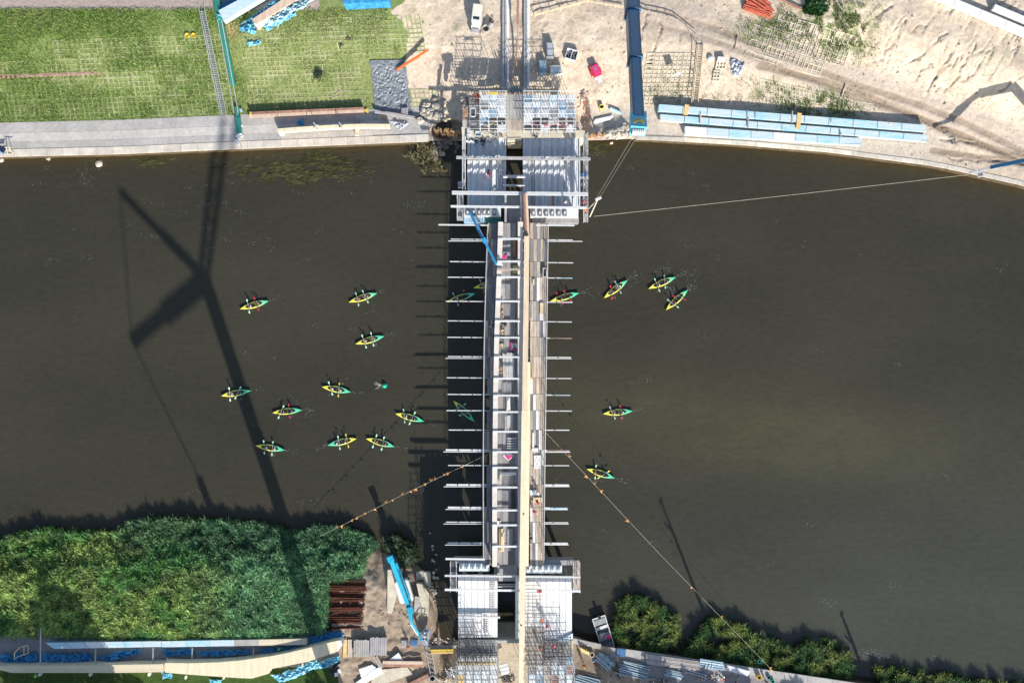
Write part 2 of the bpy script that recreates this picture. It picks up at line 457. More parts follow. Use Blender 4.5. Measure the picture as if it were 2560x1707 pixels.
sky_refl = sm(600, 2560, GX) * sm(700, 1700, GY)
wc = wc + sky_refl[..., None] * np.array((.014, .0175, .018))  # sky reflection painted into the water colour, stronger towards the lower right
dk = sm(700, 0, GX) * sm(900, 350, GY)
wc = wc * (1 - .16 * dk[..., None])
near = np.exp(-np.abs(GY - yN(GX)) / 22.0) * (GX > -100)
wc = wc * (1 - .7 * near[..., None]) + np.array((.075, .050, .014)) * .7 * near[..., None]
near = np.exp(-np.abs(GY - yS(GX)) / 40.0)
wc = wc * (1 - .4 * near[..., None]) + np.array((.060, .045, .022)) * .4 * near[..., None]
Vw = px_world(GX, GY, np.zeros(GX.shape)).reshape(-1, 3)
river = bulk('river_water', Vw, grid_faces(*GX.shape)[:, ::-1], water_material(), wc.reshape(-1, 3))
river['kind'] = 'structure'

# ------------------------------------------------------------------ north bank terrain
def zn(px, py):
    px = np.asarray(px, float); py = np.asarray(py, float)
    ye = yN(px)
    left = 2.0 + 3.0 * sm(0, 1, (ye - 88 - py) / 250.0 * .85 + .07) * (py < ye - 60)
    right = 2.1 + 1.9 * sm(50, 260, ye - py)
    w = sm(1000, 1140, px)
    z = left * (1 - w) + right * w
    # rising spoil slope top right, beyond the haul road
    road = 60 + (px - 1700) * .335
    z = z + 2.6 * sm(20, 200, road - py) * sm(1900, 2150, px)
    return z
ROAD = [(1500, -20), (1640, 30), (1800, 75), (1960, 140), (2120, 205), (2300, 262), (2420, 310), (2600, 400)]
ROAD2 = [(1900, 165), (2050, 200), (2170, 240), (2290, 290), (2400, 345), (2560, 395)]
ROAD3 = [(2330, 375), (2440, 392), (2560, 405)]
GULLY = [[(2262, 52), (2245, 90), (2215, 130), (2190, 165)], [(2365, 80), (2330, 115), (2300, 145), (2270, 160)], [(2400, 98), (2375, 140), (2345, 180), (2320, 225)],
         [(2380, 158), (2350, 180), (2330, 210)], [(2560, 190), (2500, 230)], [(2150, 70), (2180, 50), (2230, 15)], [(2330, 160), (2300, 180), (2295, 200)], [(2440, 110), (2400, 180), (2360, 230)],
         [(1650, 50), (1655, 70), (1640, 110), (1620, 170)], [(1700, 85), (1698, 110)], [(1620, 30), (1600, 100)], [(2350, 350), (2440, 358)], [(2370, 395), (2560, 408)]]
def terrain_colour_n(px, py):
    sand = np.array((.53, .425, .32)); pale = np.array((.64, .535, .415)); brown = np.array((.31, .225, .16))
    grass = np.array((.12, .20, .045)); dry = np.array((.34, .33, .15)); pave = np.array((.40, .38, .36)); pink = np.array((.37, .30, .26))
    n1 = fbm(px / 70, py / 50, 1, 5)[..., None]; n2 = fbm(px / 9, py / 9, 2, 3)[..., None]; n3 = fbm(px / 25, py / 25, 3, 4)[..., None]
    c = sand * (1 - n1) + pale * n1
    c = c * (.86 + .30 * n2)
    q = sm(.56, .75, n3); c = c * (1 - .35 * q) + brown * .35 * q
    # left of the construction strip: grass slope
    ye = yN(px)
    gl = ((px < 1000 + 45 * (vn(px * 0 + 3, py / 30, 4) - .5)) & (py < ye - 83))
    mossy = (.25 - .2 * sm(560, 640, px))[..., None] + (.75 - .35 * sm(560, 640, px))[..., None] * sm(.25, .75, fbm(px / 60 + 3, py / 40, 8, 4) + .25 * sm(500, 0, px) + .25 * sm(120, 20, py) - .12)[..., None]
    lawn = (grass * (.8 + .5 * n2)) * mossy + (dry * .55 + grass * .45) * (.7 + .5 * n2) * (1 - mossy)
    c = np.where(gl[..., None], lawn, c)
    # paved top path
    tp = (px < 800) & (py < 26)
    c = np.where(tp[..., None], pink * (.95 + .1 * n2), c)
    # promenade
    pr = (px < 1075) & (py > ye - 84)
    c = np.where(pr[..., None], pave * (.92 + .15 * n2), c)
    # quay apron right
    qa = sm(95, 70, ye - py)[..., None] * (px > 1470)[..., None] * sm(2420, 2300, px)[..., None]
    c = c * (1 - .7 * qa) + np.array((.52, .45, .38)) * (.95 + .1 * n2) * .7 * qa
    # haul road and ruts
    d = segdist(px, py, ROAD)
    rd = sm(60, 30, d)[..., None]
    c = c * (1 - .75 * rd) + np.array((.46, .38, .315)) * (.9 + .2 * n2) * .75 * rd
    for pts, w, ph in ((ROAD, 13, 0), ([(x + 4, y + 34) for x, y in ROAD], 9, 1), (ROAD2, 13, 2), (ROAD3, 12, 3)):
        d = segdist(px, py, pts)
        k = sm(w, w * .35, d) * sm(1500, 1900, px) * (.45 + .55 * fbm(px / 40, py / 40, 11 + ph, 3))
        tread = .75 + .25 * (np.sin(px * 1.1 + py * .35) > 0)
        k = (k * tread)[..., None]
        c = c * (1 - k) + brown * k * .75
    # grass through broken pavers top right
    for (cx, cy, rx, ry, a) in ((1960, 70, 130, 55, .75), (2100, 60, 90, 80, .85), (2120, 120, 60, 30, .5), (2040, 265, 100, 40, .8), (1930, 225, 90, 35, .5), (1690, 220, 60, 45, .35), (1640, 190, 40, 60, .2), (2500, 140, 60, 20, .3), (1140, 70, 12, 12, .5), (1030, 60, 30, 40, .4), (1430, 45, 12, 10, .5), (1390, 30, 30, 10, .3)):
        k = np.exp(-(((px - cx) / rx) ** 2 + ((py - cy) / ry) ** 2) ** 1.5) * a * sm(.38, .6, fbm(px / 14, py / 14, 21, 3))
        c = c * (1 - k[..., None]) + (grass * .8 + dry * .2) * k[..., None]
    for g in GULLY:
        k = (sm(3.5, .8, segdist(px + 15 * (fbm(px / 16, py / 16, 30, 3) - .5), py + 15 * (fbm(px / 16, py / 16, 31, 3) - .5), g)) * .35)[..., None]
        c = c * (1 - k) + brown * .8 * k
    return np.clip(c, 0, 1)
def zn_full(px, py):
    z = zn(px, py)
    ye = yN(px)
    rough = sm(1010, 1080, px) * sm(75, 130, ye - py) + 0.0
    rough = np.maximum(rough, sm(2300, 2420, px) * sm(15, 50, ye - py))
    pav = np.maximum(np.exp(-(((px - 1680) / 90) ** 2 + ((py - 200) / 85) ** 2) ** 2), np.exp(-(((px - 2020) / 190) ** 2 + ((py - 60 - (px - 1900) * .28) / 80) ** 2) ** 2))
    pav = np.maximum(pav, np.exp(-(((px - 2040) / 170) ** 2 + ((py - 225 - (px - 1900) * .2) / 55) ** 2) ** 2))
    rough = rough * (1 - .85 * pav)
    n = fbm(px / 36, py / 36, 41, 5) - .5
    z = z + rough * n * .34 + rough * (fbm(px / 8, py / 8, 44, 3) - .5) * .10
    rn = np.abs(fbm((px + py * .55) / 26, (py - px * .2) / 110, 50, 4) - .5)
    z = z - sm(2120, 2260, px) * sm(10, 60, 60 + (px - 1700) * .335 - py) * sm(.035, .0, rn) * .22 * sm(.45, .6, fbm(px / 60, py / 60, 52, 2))
    for g in GULLY:
        z = z - .42 * fbm(px / 15, py / 15, 33, 2) * sm(3.8, 0.3, segdist(px + 15 * (fbm(px / 16, py / 16, 30, 3) - .5), py + 15 * (fbm(px / 16, py / 16, 31, 3) - .5), g))
    for pts in (ROAD, [(x + 4, y + 34) for x, y in ROAD], ROAD2, ROAD3):
        z = z - .14 * sm(11, 5, segdist(px, py, pts)) * sm(1500, 1900, px) * (.7 + .3 * np.sin(px * 1.1 + py * .35))
    # excavated hollow beside the abutment and the trench at its right
    hole = sm(1.15, .75, np.hypot((px - 1122) / 44, (py - 326) / 26))
    z = z * (1 - hole) + .2 * hole
    hole = sm(1.15, .75, np.hypot((px - 1461) / 12, (py - 290) / 50))
    z = z * (1 - hole) + 1.0 * hole
    # mounds of spoil
    for (cx, cy, r, h) in ((1545, 330, 28, .9), (1500, 335, 20, .7), (1090, 285, 26, .6), (1500, 235, 30, .4), (2050, 60, 40, .6), (1790, 210, 50, .3), (1330, 100, 120, .3)):
        z = z + h * np.exp(-((px - cx) ** 2 + (py - cy) ** 2) / r ** 2) * (.6 + .8 * fbm(px / 10, py / 10, 61, 3))
    # ragged turf relief on the left slope
    z = z + .07 * (fbm(px / 6, py / 6, 71, 2) - .5) * (1 - sm(1000, 1080, px)) * (py < ye - 90)
    return z
cols = np.concatenate([np.linspace(-6000, -60, 40), np.arange(-48, 2612, 3.2), np.linspace(2640, 9000, 40)])
rows = np.concatenate([np.array([0., .6]), np.arange(3., 470, 3.2), np.linspace(500, 4200, 40)])
CX, RR = np.meshgrid(cols, rows)
CY = yN(CX) - RR
Z = zn_full(CX, CY)
north = bulk('riverbank_north', px_world(CX, CY, Z).reshape(-1, 3), grid_faces(*CX.shape), M['terrain'], terrain_colour_n(CX, CY).reshape(-1, 3), smooth=True)
north['kind'] = 'structure'

# ------------------------------------------------------------------ south bank terrain
def zs(px, py):
    px = np.asarray(px, float); py = np.asarray(py, float)
    d = py - yS(px)
    soft = -.25 + 2.15 * sm(0, 150, d) + .5 * sm(0, 30, d)
    soft = np.minimum(soft, 1.9)
    hard = 1.9 + 0 * px
    w = sm(1120, 1160, px)
    z = soft * (1 - w) + hard * w
    rough = (px > 850) & (px < 1120)
    z = z + np.where(rough, (fbm(px / 12, py / 12, 81, 4) - .5) * .5 * sm(5, 30, d), 0)
    z = z + .05 * (fbm(px / 9, py / 9, 84, 3) - .5) * w * (d > 4)
    return z
def terrain_colour_s(px, py):
    n1 = fbm(px / 50, py / 40, 91, 5)[..., None]; n2 = fbm(px / 8, py / 8, 92, 3)[..., None]
    soil = np.array((.24, .175, .125)); sand = np.array((.42, .34, .25)); pave = np.array((.27, .26, .26)); grass = np.array((.035, .065, .014))
    c = soil * (1 - n1) + sand * n1
    c = c * (.75 + .5 * n2)
    k = ((px < 845) & (py > 1575) & (py < 1668))[..., None]; c = np.where(k, pave * (.85 + .25 * n2), c)
    k = ((px < 845) & (py >= 1668))[..., None]; c = np.where(k, grass * (.8 + .9 * n2), c)
    k = ((px < 830) & (py <= 1575))[..., None]; c = np.where(k, grass * .7, c)
    dq = py - yS(px)
    k = ((px > 1525) & (dq < 24))[..., None]; c = np.where(k, np.array((.34, .32, .31)) * (.9 + .2 * n2), c)
    k = ((px > 1600) & (dq >= 24))[..., None]; c = np.where(k, np.array((.27, .25, .245)) * (.8 + .35 * n1), c)
    dirt = np.exp(-(((px - 1470) / 45) ** 2 + ((py - 1660) / 40) ** 2))[..., None]
    c = c * (1 - .6 * dirt) + np.array((.10, .08, .065)) * .6 * dirt
    k = ((px > 1170) & (px < 1430) & (dq < 130))[..., None]; c = np.where(k, np.array((.50, .42, .32)) * (.85 + .25 * n2), c)
    return np.clip(c, 0, 1)
cols = np.concatenate([np.linspace(-6000, -60, 40), np.arange(-48, 2612, 4.), np.linspace(2640, 9000, 40)])
rows = np.concatenate([np.array([0., .6]), np.arange(4., 420, 4.), np.linspace(450, 4200, 40)])
CX, RR = np.meshgrid(cols, rows)
CY = yS(CX) + RR
Z = zs(CX, CY)
south = bulk('riverbank_south', px_world(CX, CY, Z).reshape(-1, 3), grid_faces(*CX.shape)[:, ::-1], M['terrain'], terrain_colour_s(CX, CY).reshape(-1, 3), smooth=True)
south['kind'] = 'structure'

far = MB(); far.v = [(-3500, -3500, -2.5), (3500, -3500, -2.5), (3500, 3500, -2.5), (-3500, 3500, -2.5)]; far.f = [(0, 1, 2, 3)]
fo = far.build('ground', mat('distant_land', (.10, .13, .05), .95, .4, .02)); fo['kind'] = 'structure'

# ------------------------------------------------------------------ quay walls with coping stones
def quay(name, label, edge, z, x0, x1, inset, m, step=42, up=1):
    root = thing(name, label, 'wall', P(x0, float(edge(x0)), 0))
    b = MB(); xs = np.arange(x0, x1 + 1, 20.)
    for a, c in zip(xs, xs[1:]):
        p = [P(a, float(edge(a)), z), P(c, float(edge(c)), z)]
        q = [P(a, float(edge(a)) - up * 4, z), P(c, float(edge(c)) - up * 4, z)]
        pts = [p[0], p[1], q[1], q[0]]
        b.quadprism([(v.x, v.y, -1.0) for v in (pts if up > 0 else pts[::-1])], [(v.x, v.y, z + .03) for v in (pts if up > 0 else pts[::-1])])
    b.build('wall_face', M['wall'], root)
    x = x0
    while x < x1:
        st = step * random.uniform(.96, 1.04); e = min(x + st - .7, x1); o = up * 1.2
        pts = [(x, float(edge(x)) + o), (e, float(edge(e)) + o), (e, float(edge(e)) - up * inset), (x, float(edge(x)) - up * inset)]
        poly('coping_stone', root, pts, z - .1, z + .14 + random.uniform(-.012, .012), m)
        x += st
    return root
quay('quay_wall', 'stone quay wall along the far bank promenade, left of the bridge', yN, 2.0, -90, 1072, 17, M['coping'])
quay('quay_wall', 'pale quay wall along the sandy bank, right of the bridge', yN, 2.05, 1590, 2700, 9, M['coping'], 60)
quay('quay_wall', 'grey quay wall along the near bank behind the shrubs', yS, 1.9, 1545, 2700, 16, M['paving'], 60, -1)

# promenade paving slabs
prom = bpy.data.objects.new('promenade', None); link(prom); prom['kind'] = 'structure'
for (o0, o1, m, st) in ((84, 58, 'paving', 46), (57, 36, 'paving_light', 52), (35, 19, 'paving', 46)):
    x = -80
    while x < 930:
        e = x + st
        pts = [(x + .1, yN(x) - o0), (e - .15, yN(e) - o0), (e - .15, yN(e) - o1 + .6), (x + .1, yN(x) - o1 + .6)]
        poly('paving_slab', prom, pts, 1.9, 2.10 + random.uniform(-.008, .008), M[m])
        x = e

# ------------------------------------------------------------------ grass-grid pavers on the slope
def paver(pts, nx, ny, m, parent, lift=.06, zf=zn, rib=1.9):
    """pts: four photo corners; one concrete lattice slab with nx by ny open cells"""
    (x0, y0), (x1, y1), (x2, y2), (x3, y3) = pts
    def at(u, v):
        x = (x0 * (1 - u) + x1 * u) * (1 - v) + (x3 * (1 - u) + x2 * u) * v
        y = (y0 * (1 - u) + y1 * u) * (1 - v) + (y3 * (1 - u) + y2 * u) * v
        return x, y
    Lx = math.hypot(x1 - x0, y1 - y0); Ly = math.hypot(x3 - x0, y3 - y0)
    b = MB(); tz = random.uniform(-.015, .015)
    def rb(u0, v0, u1, v1, dz):
        t = []; g = []
        for u, v in ((u0, v1), (u1, v1), (u1, v0), (u0, v0)):
            x, y = at(u, v); z = float(zf(x, y)); t.append(P(x, y, z + lift + dz + tz)); g.append((t[-1].x, t[-1].y, z - .15))
        b.quadprism(g, t)
    ru, rv = rib / Lx / 2, rib / Ly / 2
    for i in range(nx + 1):
        u = min(max(i / nx, ru), 1 - ru); rb(u - ru, 0, u + ru, 1, 0)
    for j in range(ny + 1):
        v = min(max(j / ny, rv), 1 - rv); rb(0, v - rv, 1, v + rv, -.008)
    return b.build('grid_paver', m, parent)
shear = -.18
def slope_grid(xa, xb, ya, yb, cell, nx, ny, m, skip=None, rot=0.0):
    y = yb
    while y - ny * cell > ya:
        x = xa
        while x < xb:
            yy = y - (x * .035)
            pts = [(x + shear * (yb - y) * -1 * -1, yy - ny * cell), (0, 0), (0, 0), (0, 0)]
            sx = shear * (yb - y); sx2 = shear * (yb - y + ny * cell)
            w = nx * cell - .5; hgt = ny * cell - .5
            pts = [(x + sx2, yy - hgt), (x + w + sx2, yy - hgt - w * .035), (x + w + sx, yy - w * .035), (x + sx, yy)]
            if not (skip and skip(x, y)): paver(pts, nx, ny, m, north)
            x += nx * cell
        y -= ny * cell
slope_grid(-20, 560, 96, 303, 12.3, 5, 4, M['paver'], lambda x, y: y < 160 and x < 140)
slope_grid(630, 1040, 50, 305, 11.5, 5, 4, M['paver'], lambda x, y: (x > 915 and y > 175 and y < 290) or x < 640 and y < 60)
# pale pavers near the crane and among the spoil
for i in range(3):
    for j in range(4):
        x = 1618 + i * 46 - j * 5; y = 132 + j * 33
        paver([(x, y), (x + 45, y + 1), (x + 41, y + 33), (x - 4, y + 32)], 4, 3, M['paver_clean'], north, .09, zn_full, 2.6)
for i in range(5):
    for j in range(3):
        x = 1900 + i * 48 + j * -14; y = 20 + j * 40 + i * 14
        if (i, j) in ((0, 0), (4, 2)): continue
        paver([(x, y), (x + 46, y + 14), (x + 32, y + 52), (x - 13, y + 38)], 4, 3, M['paver_clean'], north, .08, zn_full, 2.4)
for i in range(7):
    for j in range(2):
        x = 1900 + i * 40; y = 196 + j * 34 + i * 9
        paver([(x, y), (x + 38, y + 9), (x + 36, y + 40), (x - 2, y + 32)], 4, 3, M['paver_clean'], north, .07, zn_full, 2.2)
# two loose clean lattice slabs
tl = thing('lattice_slab_pair', 'pale concrete lattice slabs with square holes beside silver tarp', 'paver', P(1800, 170, 3.2))
for (x, y, w, h, nx, ny) in ((1792, 152, 26, 22, 3, 2), (1785, 176, 18, 28, 2, 3)):
    paver([(x, y), (x + w, y + 1), (x + w - 4, y + h), (x - 4, y + h)], nx, ny, M['slab_cream'], tl, .3, zn_full, 3.2)

# lines of concrete cylinders / pink edging at far left
pk = thing('edging_strip', 'pink concrete edging strip with round sockets in the grass, far left', 'edging', P(120, 187, 3.4))
poly('strip', pk, [(-40, 188), (250, 178), (250, 186), (-40, 197)], 2.9, float(zn(120, 187)) + .14, mat('pink_concrete', (.44, .28, .22), .9, .2, 1))
for i in range(21):
    x = 4 + i * 11.6
    p = P(x, 193.5 - x * .033, float(zn(x, 192)) + .13)
    tube('socket', pk, p - Vector((0, 0, .1)), p + Vector((0, 0, .06)), .2, M['rust'], 'cyl')

# grass on the slope (uncountable)
def scatter(n, x0, y0, x1, y1): return rng.uniform(x0, x1, n), rng.uniform(y0, y1, n)
px, py = scatter(210000, -30, 22, 1010, 309)
ye = yN(px)
dens = fbm(px / 60 + 3, py / 40, 8, 4) + .32 * sm(520, 0, px) + .34 * sm(110, 20, py) - .05
cell = 12.0
keep = (py < ye - 83) & (rng.uniform(0, 1, len(px)) < (sm(.30, .95, dens) * .75 + .10) * (1 - .45 * sm(560, 640, px))) & ~inpoly(px, py, [(612, -5), (700, -5), (690, 20), (640, 60), (610, 75)]) & ~inpoly(px, py, [(925, 148), (1030, 148), (1035, 300), (930, 300)]) & (px < 1000 - 30 * (py < 110))
px, py = px[keep], py[keep]
n = len(px); t = rng.uniform(0, 1, (n, 1)); big = (.60 - .42 * sm(560, 640, px) + .25 * sm(.3, .7, fbm(px / 45, py / 45, 101)))[:, None]
colr = (np.array((.17, .28, .05)) * big + np.array((.31, .31, .12)) * (1 - big)) * (.65 + .8 * t)
blades('lawn_grass', px, py, zn(px, py), rng.uniform(.12, .34, n), rng.uniform(.06, .13, n), rng.uniform(.3, 1.0, n), colr, 'short patchy green grass growing over the grid pavers on the slope')
# weeds among pavers on the right
px, py = scatter(60000, 1600, 0, 2260, 320)
k = np.zeros(len(px))
for (cx, cy, rx, ry, a) in ((1970, 70, 110, 50, .5), (2100, 60, 75, 75, 1.0), (2120, 120, 60, 30, .5), (2050, 268, 95, 34, 1.0), (1930, 235, 90, 30, .4), (1690, 225, 60, 40, .3), (2140, 288, 22, 12, .9), (1780, 250, 30, 20, .2)):
    k = np.maximum(k, np.exp(-(((px - cx) / rx) ** 2 + ((py - cy) / ry) ** 2) ** 1.5) * a)
k = k * sm(.40, .62, fbm(px / 16, py / 16, 111, 3))
keep = rng.uniform(0, 1, len(px)) < k
px, py = px[keep], py[keep]; n = len(px); t = rng.uniform(0, 1, (n, 1))
blades('weeds', px, py, zn_full(px, py), rng.uniform(.2, .6, n), rng.uniform(.07, .16, n), rng.uniform(.3, 1.0, n), np.array((.07, .13, .025)) * (.6 + t) + np.array((.08, .06, .02)) * rng.uniform(0, 1, (n, 1)), 'low green weeds growing through broken pavers beside the haul road')

# loose stones and clods on the construction ground
px, py = scatter(5200, 1010, 0, 2600, 420)
kk = (py < yN(px) - 6) & (fbm(px / 50, py / 40, 131, 3) > .44) & ~((px > 1160) & (px < 1460) & (py > 225)); px, py = px[kk], py[kk]; n = len(px)
c0_ = px_world(px, py, zn_full(px, py)); sz_ = rng.uniform(.04, .16, (n, 1, 1)) * (1 + 1.2 * (rng.uniform(0, 1, (n, 1, 1)) > .93))
tet = np.array([(-1, -.8, -.3), (1, -.7, -.3), (.7, .9, -.3), (-.9, .8, -.3), (.1, .0, .7)])
V = (c0_[:, None] + tet[None] * sz_ * rng.uniform(.6, 1.3, (n, 5, 1))).reshape(-1, 3); i = np.arange(n)[:, None] * 5
F = np.concatenate([i + np.array([[0, 1, 4]]), i + np.array([[1, 2, 4]]), i + np.array([[2, 3, 4]]), i + np.array([[3, 0, 4]])], 0)
gv = bulk('gravel', V, F, M['terrain'], np.repeat(np.array((.42, .36, .28)) * rng.uniform(.45, 1.35, (n, 1)), 5, 0)); gv['kind'] = 'stuff'; gv['label'] = 'loose stones and clods scattered over the sandy building ground'

# ------------------------------------------------------------------ reed beds and bank vegetation
def veg(name, label, polyg, hmax, dens, colf, blade_h=(.4, .95), blade_w=(.05, .10), edge_px=34, seed=0, base=.2, ground=False):
    xs_ = np.array([p[0] for p in polyg]); ys_ = np.array([p[1] for p in polyg])
    x0, x1, y0, y1 = xs_.min() - 20, xs_.max() + 20, ys_.min() - 20, ys_.max() + 20
    st = 5.0
    gx, gy = np.arange(x0, x1, st), np.arange(y0, y1, st)
    A, B = np.meshgrid(gx, gy)
    wob = (14 if edge_px > 25 else 22) * (fbm(A / 22, B / 22, 200 + seed, 3) - .5)
    ins = inpoly(A + wob, B + (14 if edge_px > 25 else 34) * (fbm(A / 20, B / 20, 210 + seed, 3) - .5), polyg).astype(float)
    if 3 <= seed <= 5: ins *= fbm(A / 17, B / 17, 250 + seed, 3) > .36
    f = ins.copy()
    for _ in range(int(edge_px / st)):
        g = f.copy(); g[1:-1, 1:-1] = (f[1:-1, 1:-1] * 2 + f[:-2, 1:-1] + f[2:, 1:-1] + f[1:-1, :-2] + f[1:-1, 2:]) / 6; f = g
    f = np.clip((f - .35) / .6, 0, 1) * ins
    zz = (base if not ground else np.maximum(zs(A, B), 0.0)) + hmax * f * (.25 + 1.0 * fbm(A / 40, B / 30, 220 + seed, 4) + 1.5 * (fbm(A / 11, B / 11, 224 + seed, 3) - .25)) - .15 * (1 - ins)
    idx = -np.ones(A.shape, int); m_ = ins > 0
    idx[m_] = np.arange(m_.sum())
    q = np.stack([idx[:-1, :-1], idx[:-1, 1:], idx[1:, 1:], idx[1:, :-1]], -1).reshape(-1, 4)
    q = q[(q >= 0).all(1)][:, ::-1]
    V = px_world(A, B, zz)[m_]
    # skirt down to the water/ground so the mound is closed
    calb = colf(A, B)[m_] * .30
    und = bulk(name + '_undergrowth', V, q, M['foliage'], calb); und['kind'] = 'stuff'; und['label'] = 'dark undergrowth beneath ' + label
    n = int(dens * m_.sum() * st * st / 196.0)
    sel = rng.integers(0, m_.sum(), n)
    ax = A[m_][sel] + rng.uniform(-st / 2, st / 2, n); ay = B[m_][sel] + rng.uniform(-st / 2, st / 2, n)
    az = zz[m_][sel] - .15
    hh = rng.uniform(*blade_h, n) * (.6 + .8 * fbm(ax / 14, ay / 14, 230 + seed, 2))
    gap = rng.uniform(0, 1, n) < sm(.30, .46, fbm(ax / 9, ay / 9, 260 + seed, 3)) + .12
    ax, ay, az, hh = ax[gap], ay[gap], az[gap], hh[gap]; n = len(ax)
    t = rng.uniform(0, 1, (n, 1)) ** 1.4
    c = colf(ax, ay) * (.30 + 1.5 * t)
    return blades(name, ax, ay, az, hh, rng.uniform(*blade_w, n), rng.uniform(.35, 1.1, n), c, label)
def col_left(x, y):
    a = fbm(x / 90, y / 60, 301, 4)[..., None]; b = fbm(x / 30, y / 24, 302, 3)[..., None]
    blue = np.array((.13, .28, .125)); yel = np.array((.235, .33, .085)); deep = np.array((.08, .21, .05))
    w = sm(430, 640, x + 60 * (fbm(x / 50, y / 50, 303) - .5))[..., None]
    c = (yel * sm(.38, .62, a) + deep * (1 - sm(.38, .62, a))) * (1 - w) + blue * w
    top = (sm(1420, 1335, y) * sm(250, 330, x))[..., None] * .8
    c = c * (1 - top) + np.array((.06, .15, .07)) * top * 1.0
    return c * (.30 + 1.85 * b)
LEFT_REEDS = [(-400, 1350), (0, 1345), (60, 1328), (130, 1322), (300, 1328), (318, 1302), (440, 1288), (560, 1296), (700, 1312), (750, 1326), (785, 1308), (860, 1314), (935, 1335), (945, 1362), (925, 1392), (918, 1422), (905, 1440), (860, 1452), (824, 1452), (822, 1560), (812, 1578), (700, 1592), (500, 1600), (0, 1590), (-400, 1600)]
veg('reed_bed', 'broad reed bed with tall green reeds filling the near left bank', LEFT_REEDS, .95, 125, col_left, seed=1, edge_px=30, ground=True)
veg('reeds', 'small clump of reeds jutting into the river beside cyan lift', [(960, 1345), (990, 1335), (1040, 1360), (1057, 1395), (1040, 1413), (1000, 1405), (985, 1390), (960, 1375)], 1.2, 55, lambda x, y: np.array((.05, .095, .035)) + 0 * x[..., None], edge_px=15, seed=2, base=0)
def col_right(x, y):
    a = fbm(x / 40, y / 26, 311, 4)[..., None]
    c = np.array((.05, .13, .028)) * (1 - sm(.4, .62, a)) + np.array((.20, .26, .06)) * sm(.4, .62, a)
    return c
veg('riverside_shrubs', 'rounded clump of dark green shrubs right of the grey workboat', [(1540, 1500), (1560, 1484), (1596, 1488), (1646, 1508), (1690, 1535), (1700, 1590), (1690, 1612), (1650, 1626), (1556, 1614), (1530, 1596), (1540, 1540)], .95, 120, col_right, edge_px=22, seed=3, base=0)
veg('riverside_shrubs', 'long shrub strip under the flagged rope along the near quay', [(1742, 1556), (1780, 1542), (1856, 1560), (1926, 1592), (1978, 1612), (2060, 1592), (2108, 1608), (2134, 1650), (2140, 1700), (2080, 1698), (1900, 1670), (1755, 1648), (1690, 1630), (1735, 1600)], .95, 120, col_right, edge_px=22, seed=4, base=0)
veg('riverside_shrubs', 'shrub strip in the bottom right corner of the river', [(2182, 1655), (2250, 1664), (2330, 1682), (2450, 1694), (2600, 1716), (2640, 1740), (2300, 1740), (2180, 1722)], .9, 120, col_right, edge_px=22, seed=5, base=0)
veg('bank_grass', 'sparse brown and green grass between the near bank shrub clumps', [(1686, 1598), (1750, 1606), (1760, 1636), (1690, 1628), (1670, 1612)], .4, 30, lambda x, y: np.array((.10, .08, .04)) + 0 * x[..., None], (.3, .7), edge_px=10, seed=6, base=0)
# drying reeds and rubble spit left of the bridge, north side
veg('washed_up_reeds', 'olive heap of washed up reeds against the bridge piles', [(1012, 405), (1045, 378), (1075, 360), (1098, 372), (1105, 400), (1120, 415), (1122, 432), (1100, 437), (1062, 433), (1058, 415)], .5, 45, lambda x, y: np.array((.22, .19, .09)) + 0 * x[..., None], (.5, 1.2), edge_px=8, seed=7, base=0)
# underwater weed drifting near the quay
px = []; py = []
for cx, cy, rx, ry, k in ((770, 420, 110, 28, 3000), (660, 430, 70, 22, 1200), (740, 450, 60, 12, 1200), (350, 410, 45, 9, 400), (500, 420, 40, 10, 250), (1480, 375, 30, 12, 300)):
    px.append(rng.normal(cx, rx * .5, k)); py.append(rng.normal(cy, ry * .5, k))
px = np.concatenate(px); py = np.concatenate(py)
kk = fbm(px / 30, py / 7, 401, 3) > .52; px, py = px[kk], py[kk]; n = len(px)
L_ = rng.uniform(.5, 2.2, n); a = rng.normal(.22, .16, n); wd = rng.uniform(.03, .09, n)
b0 = px_world(px, py, rng.uniform(.010, .06, n)); d = np.stack([np.cos(a), np.sin(a), 0 * a], -1); pp = np.stack([-np.sin(a), np.cos(a), 0 * a], -1)
V = np.stack([b0, b0 + d * (L_ / 2)[:, None] + pp * wd[:, None], b0 + d * (L_ / 2)[:, None] - pp * wd[:, None], b0 + d * L_[:, None]], 1).reshape(-1, 3)
i = np.arange(n) * 4
cw = np.array((.055, .055, .020)) * rng.uniform(.5, 1.5, (n, 1)) ** 1.6
wd_ = bulk('river_weed', V, np.stack([i, i + 2, i + 3, i + 1], -1), M['weed'], np.repeat(cw, 4, 0)); wd_['kind'] = 'stuff'; wd_['label'] = 'olive streaks of water weed trailing downstream of the quay wall'
KPOS = [(600.4, 772.5, 670.5, 752.3), (872.5, 755.5, 941.6, 733.1), (889.5, 859.6, 959.2, 840.5), (553.9, 989.1, 625.1, 976.3), (681.5, 1031.5, 754, 1024.3), (805.3, 966.3, 876.5, 979.6), (989.3, 1033.3, 1058.9, 1052.6), (639.5, 1113.4, 710.9, 1124.4), (891.1, 1095.7, 821.2, 1112.2), (916.3, 1095.7, 985.1, 1115.6), (1375.8, 752.8, 1446.6, 732.5), (1509.3, 745, 1567.3, 701.4), (1620.7, 721.8, 1687.6, 693.4), (1664.4, 774.7, 1717.9, 725.9), (1508.2, 1033.6, 1579.6, 1027), (1466.6, 1171.3, 1535.9, 1194.3), (1117.6, 754.7, 1186.9, 733.9), (1185.3, 719.6, 1253, 703), (1134, 1001.7, 1184.7, 1052)]
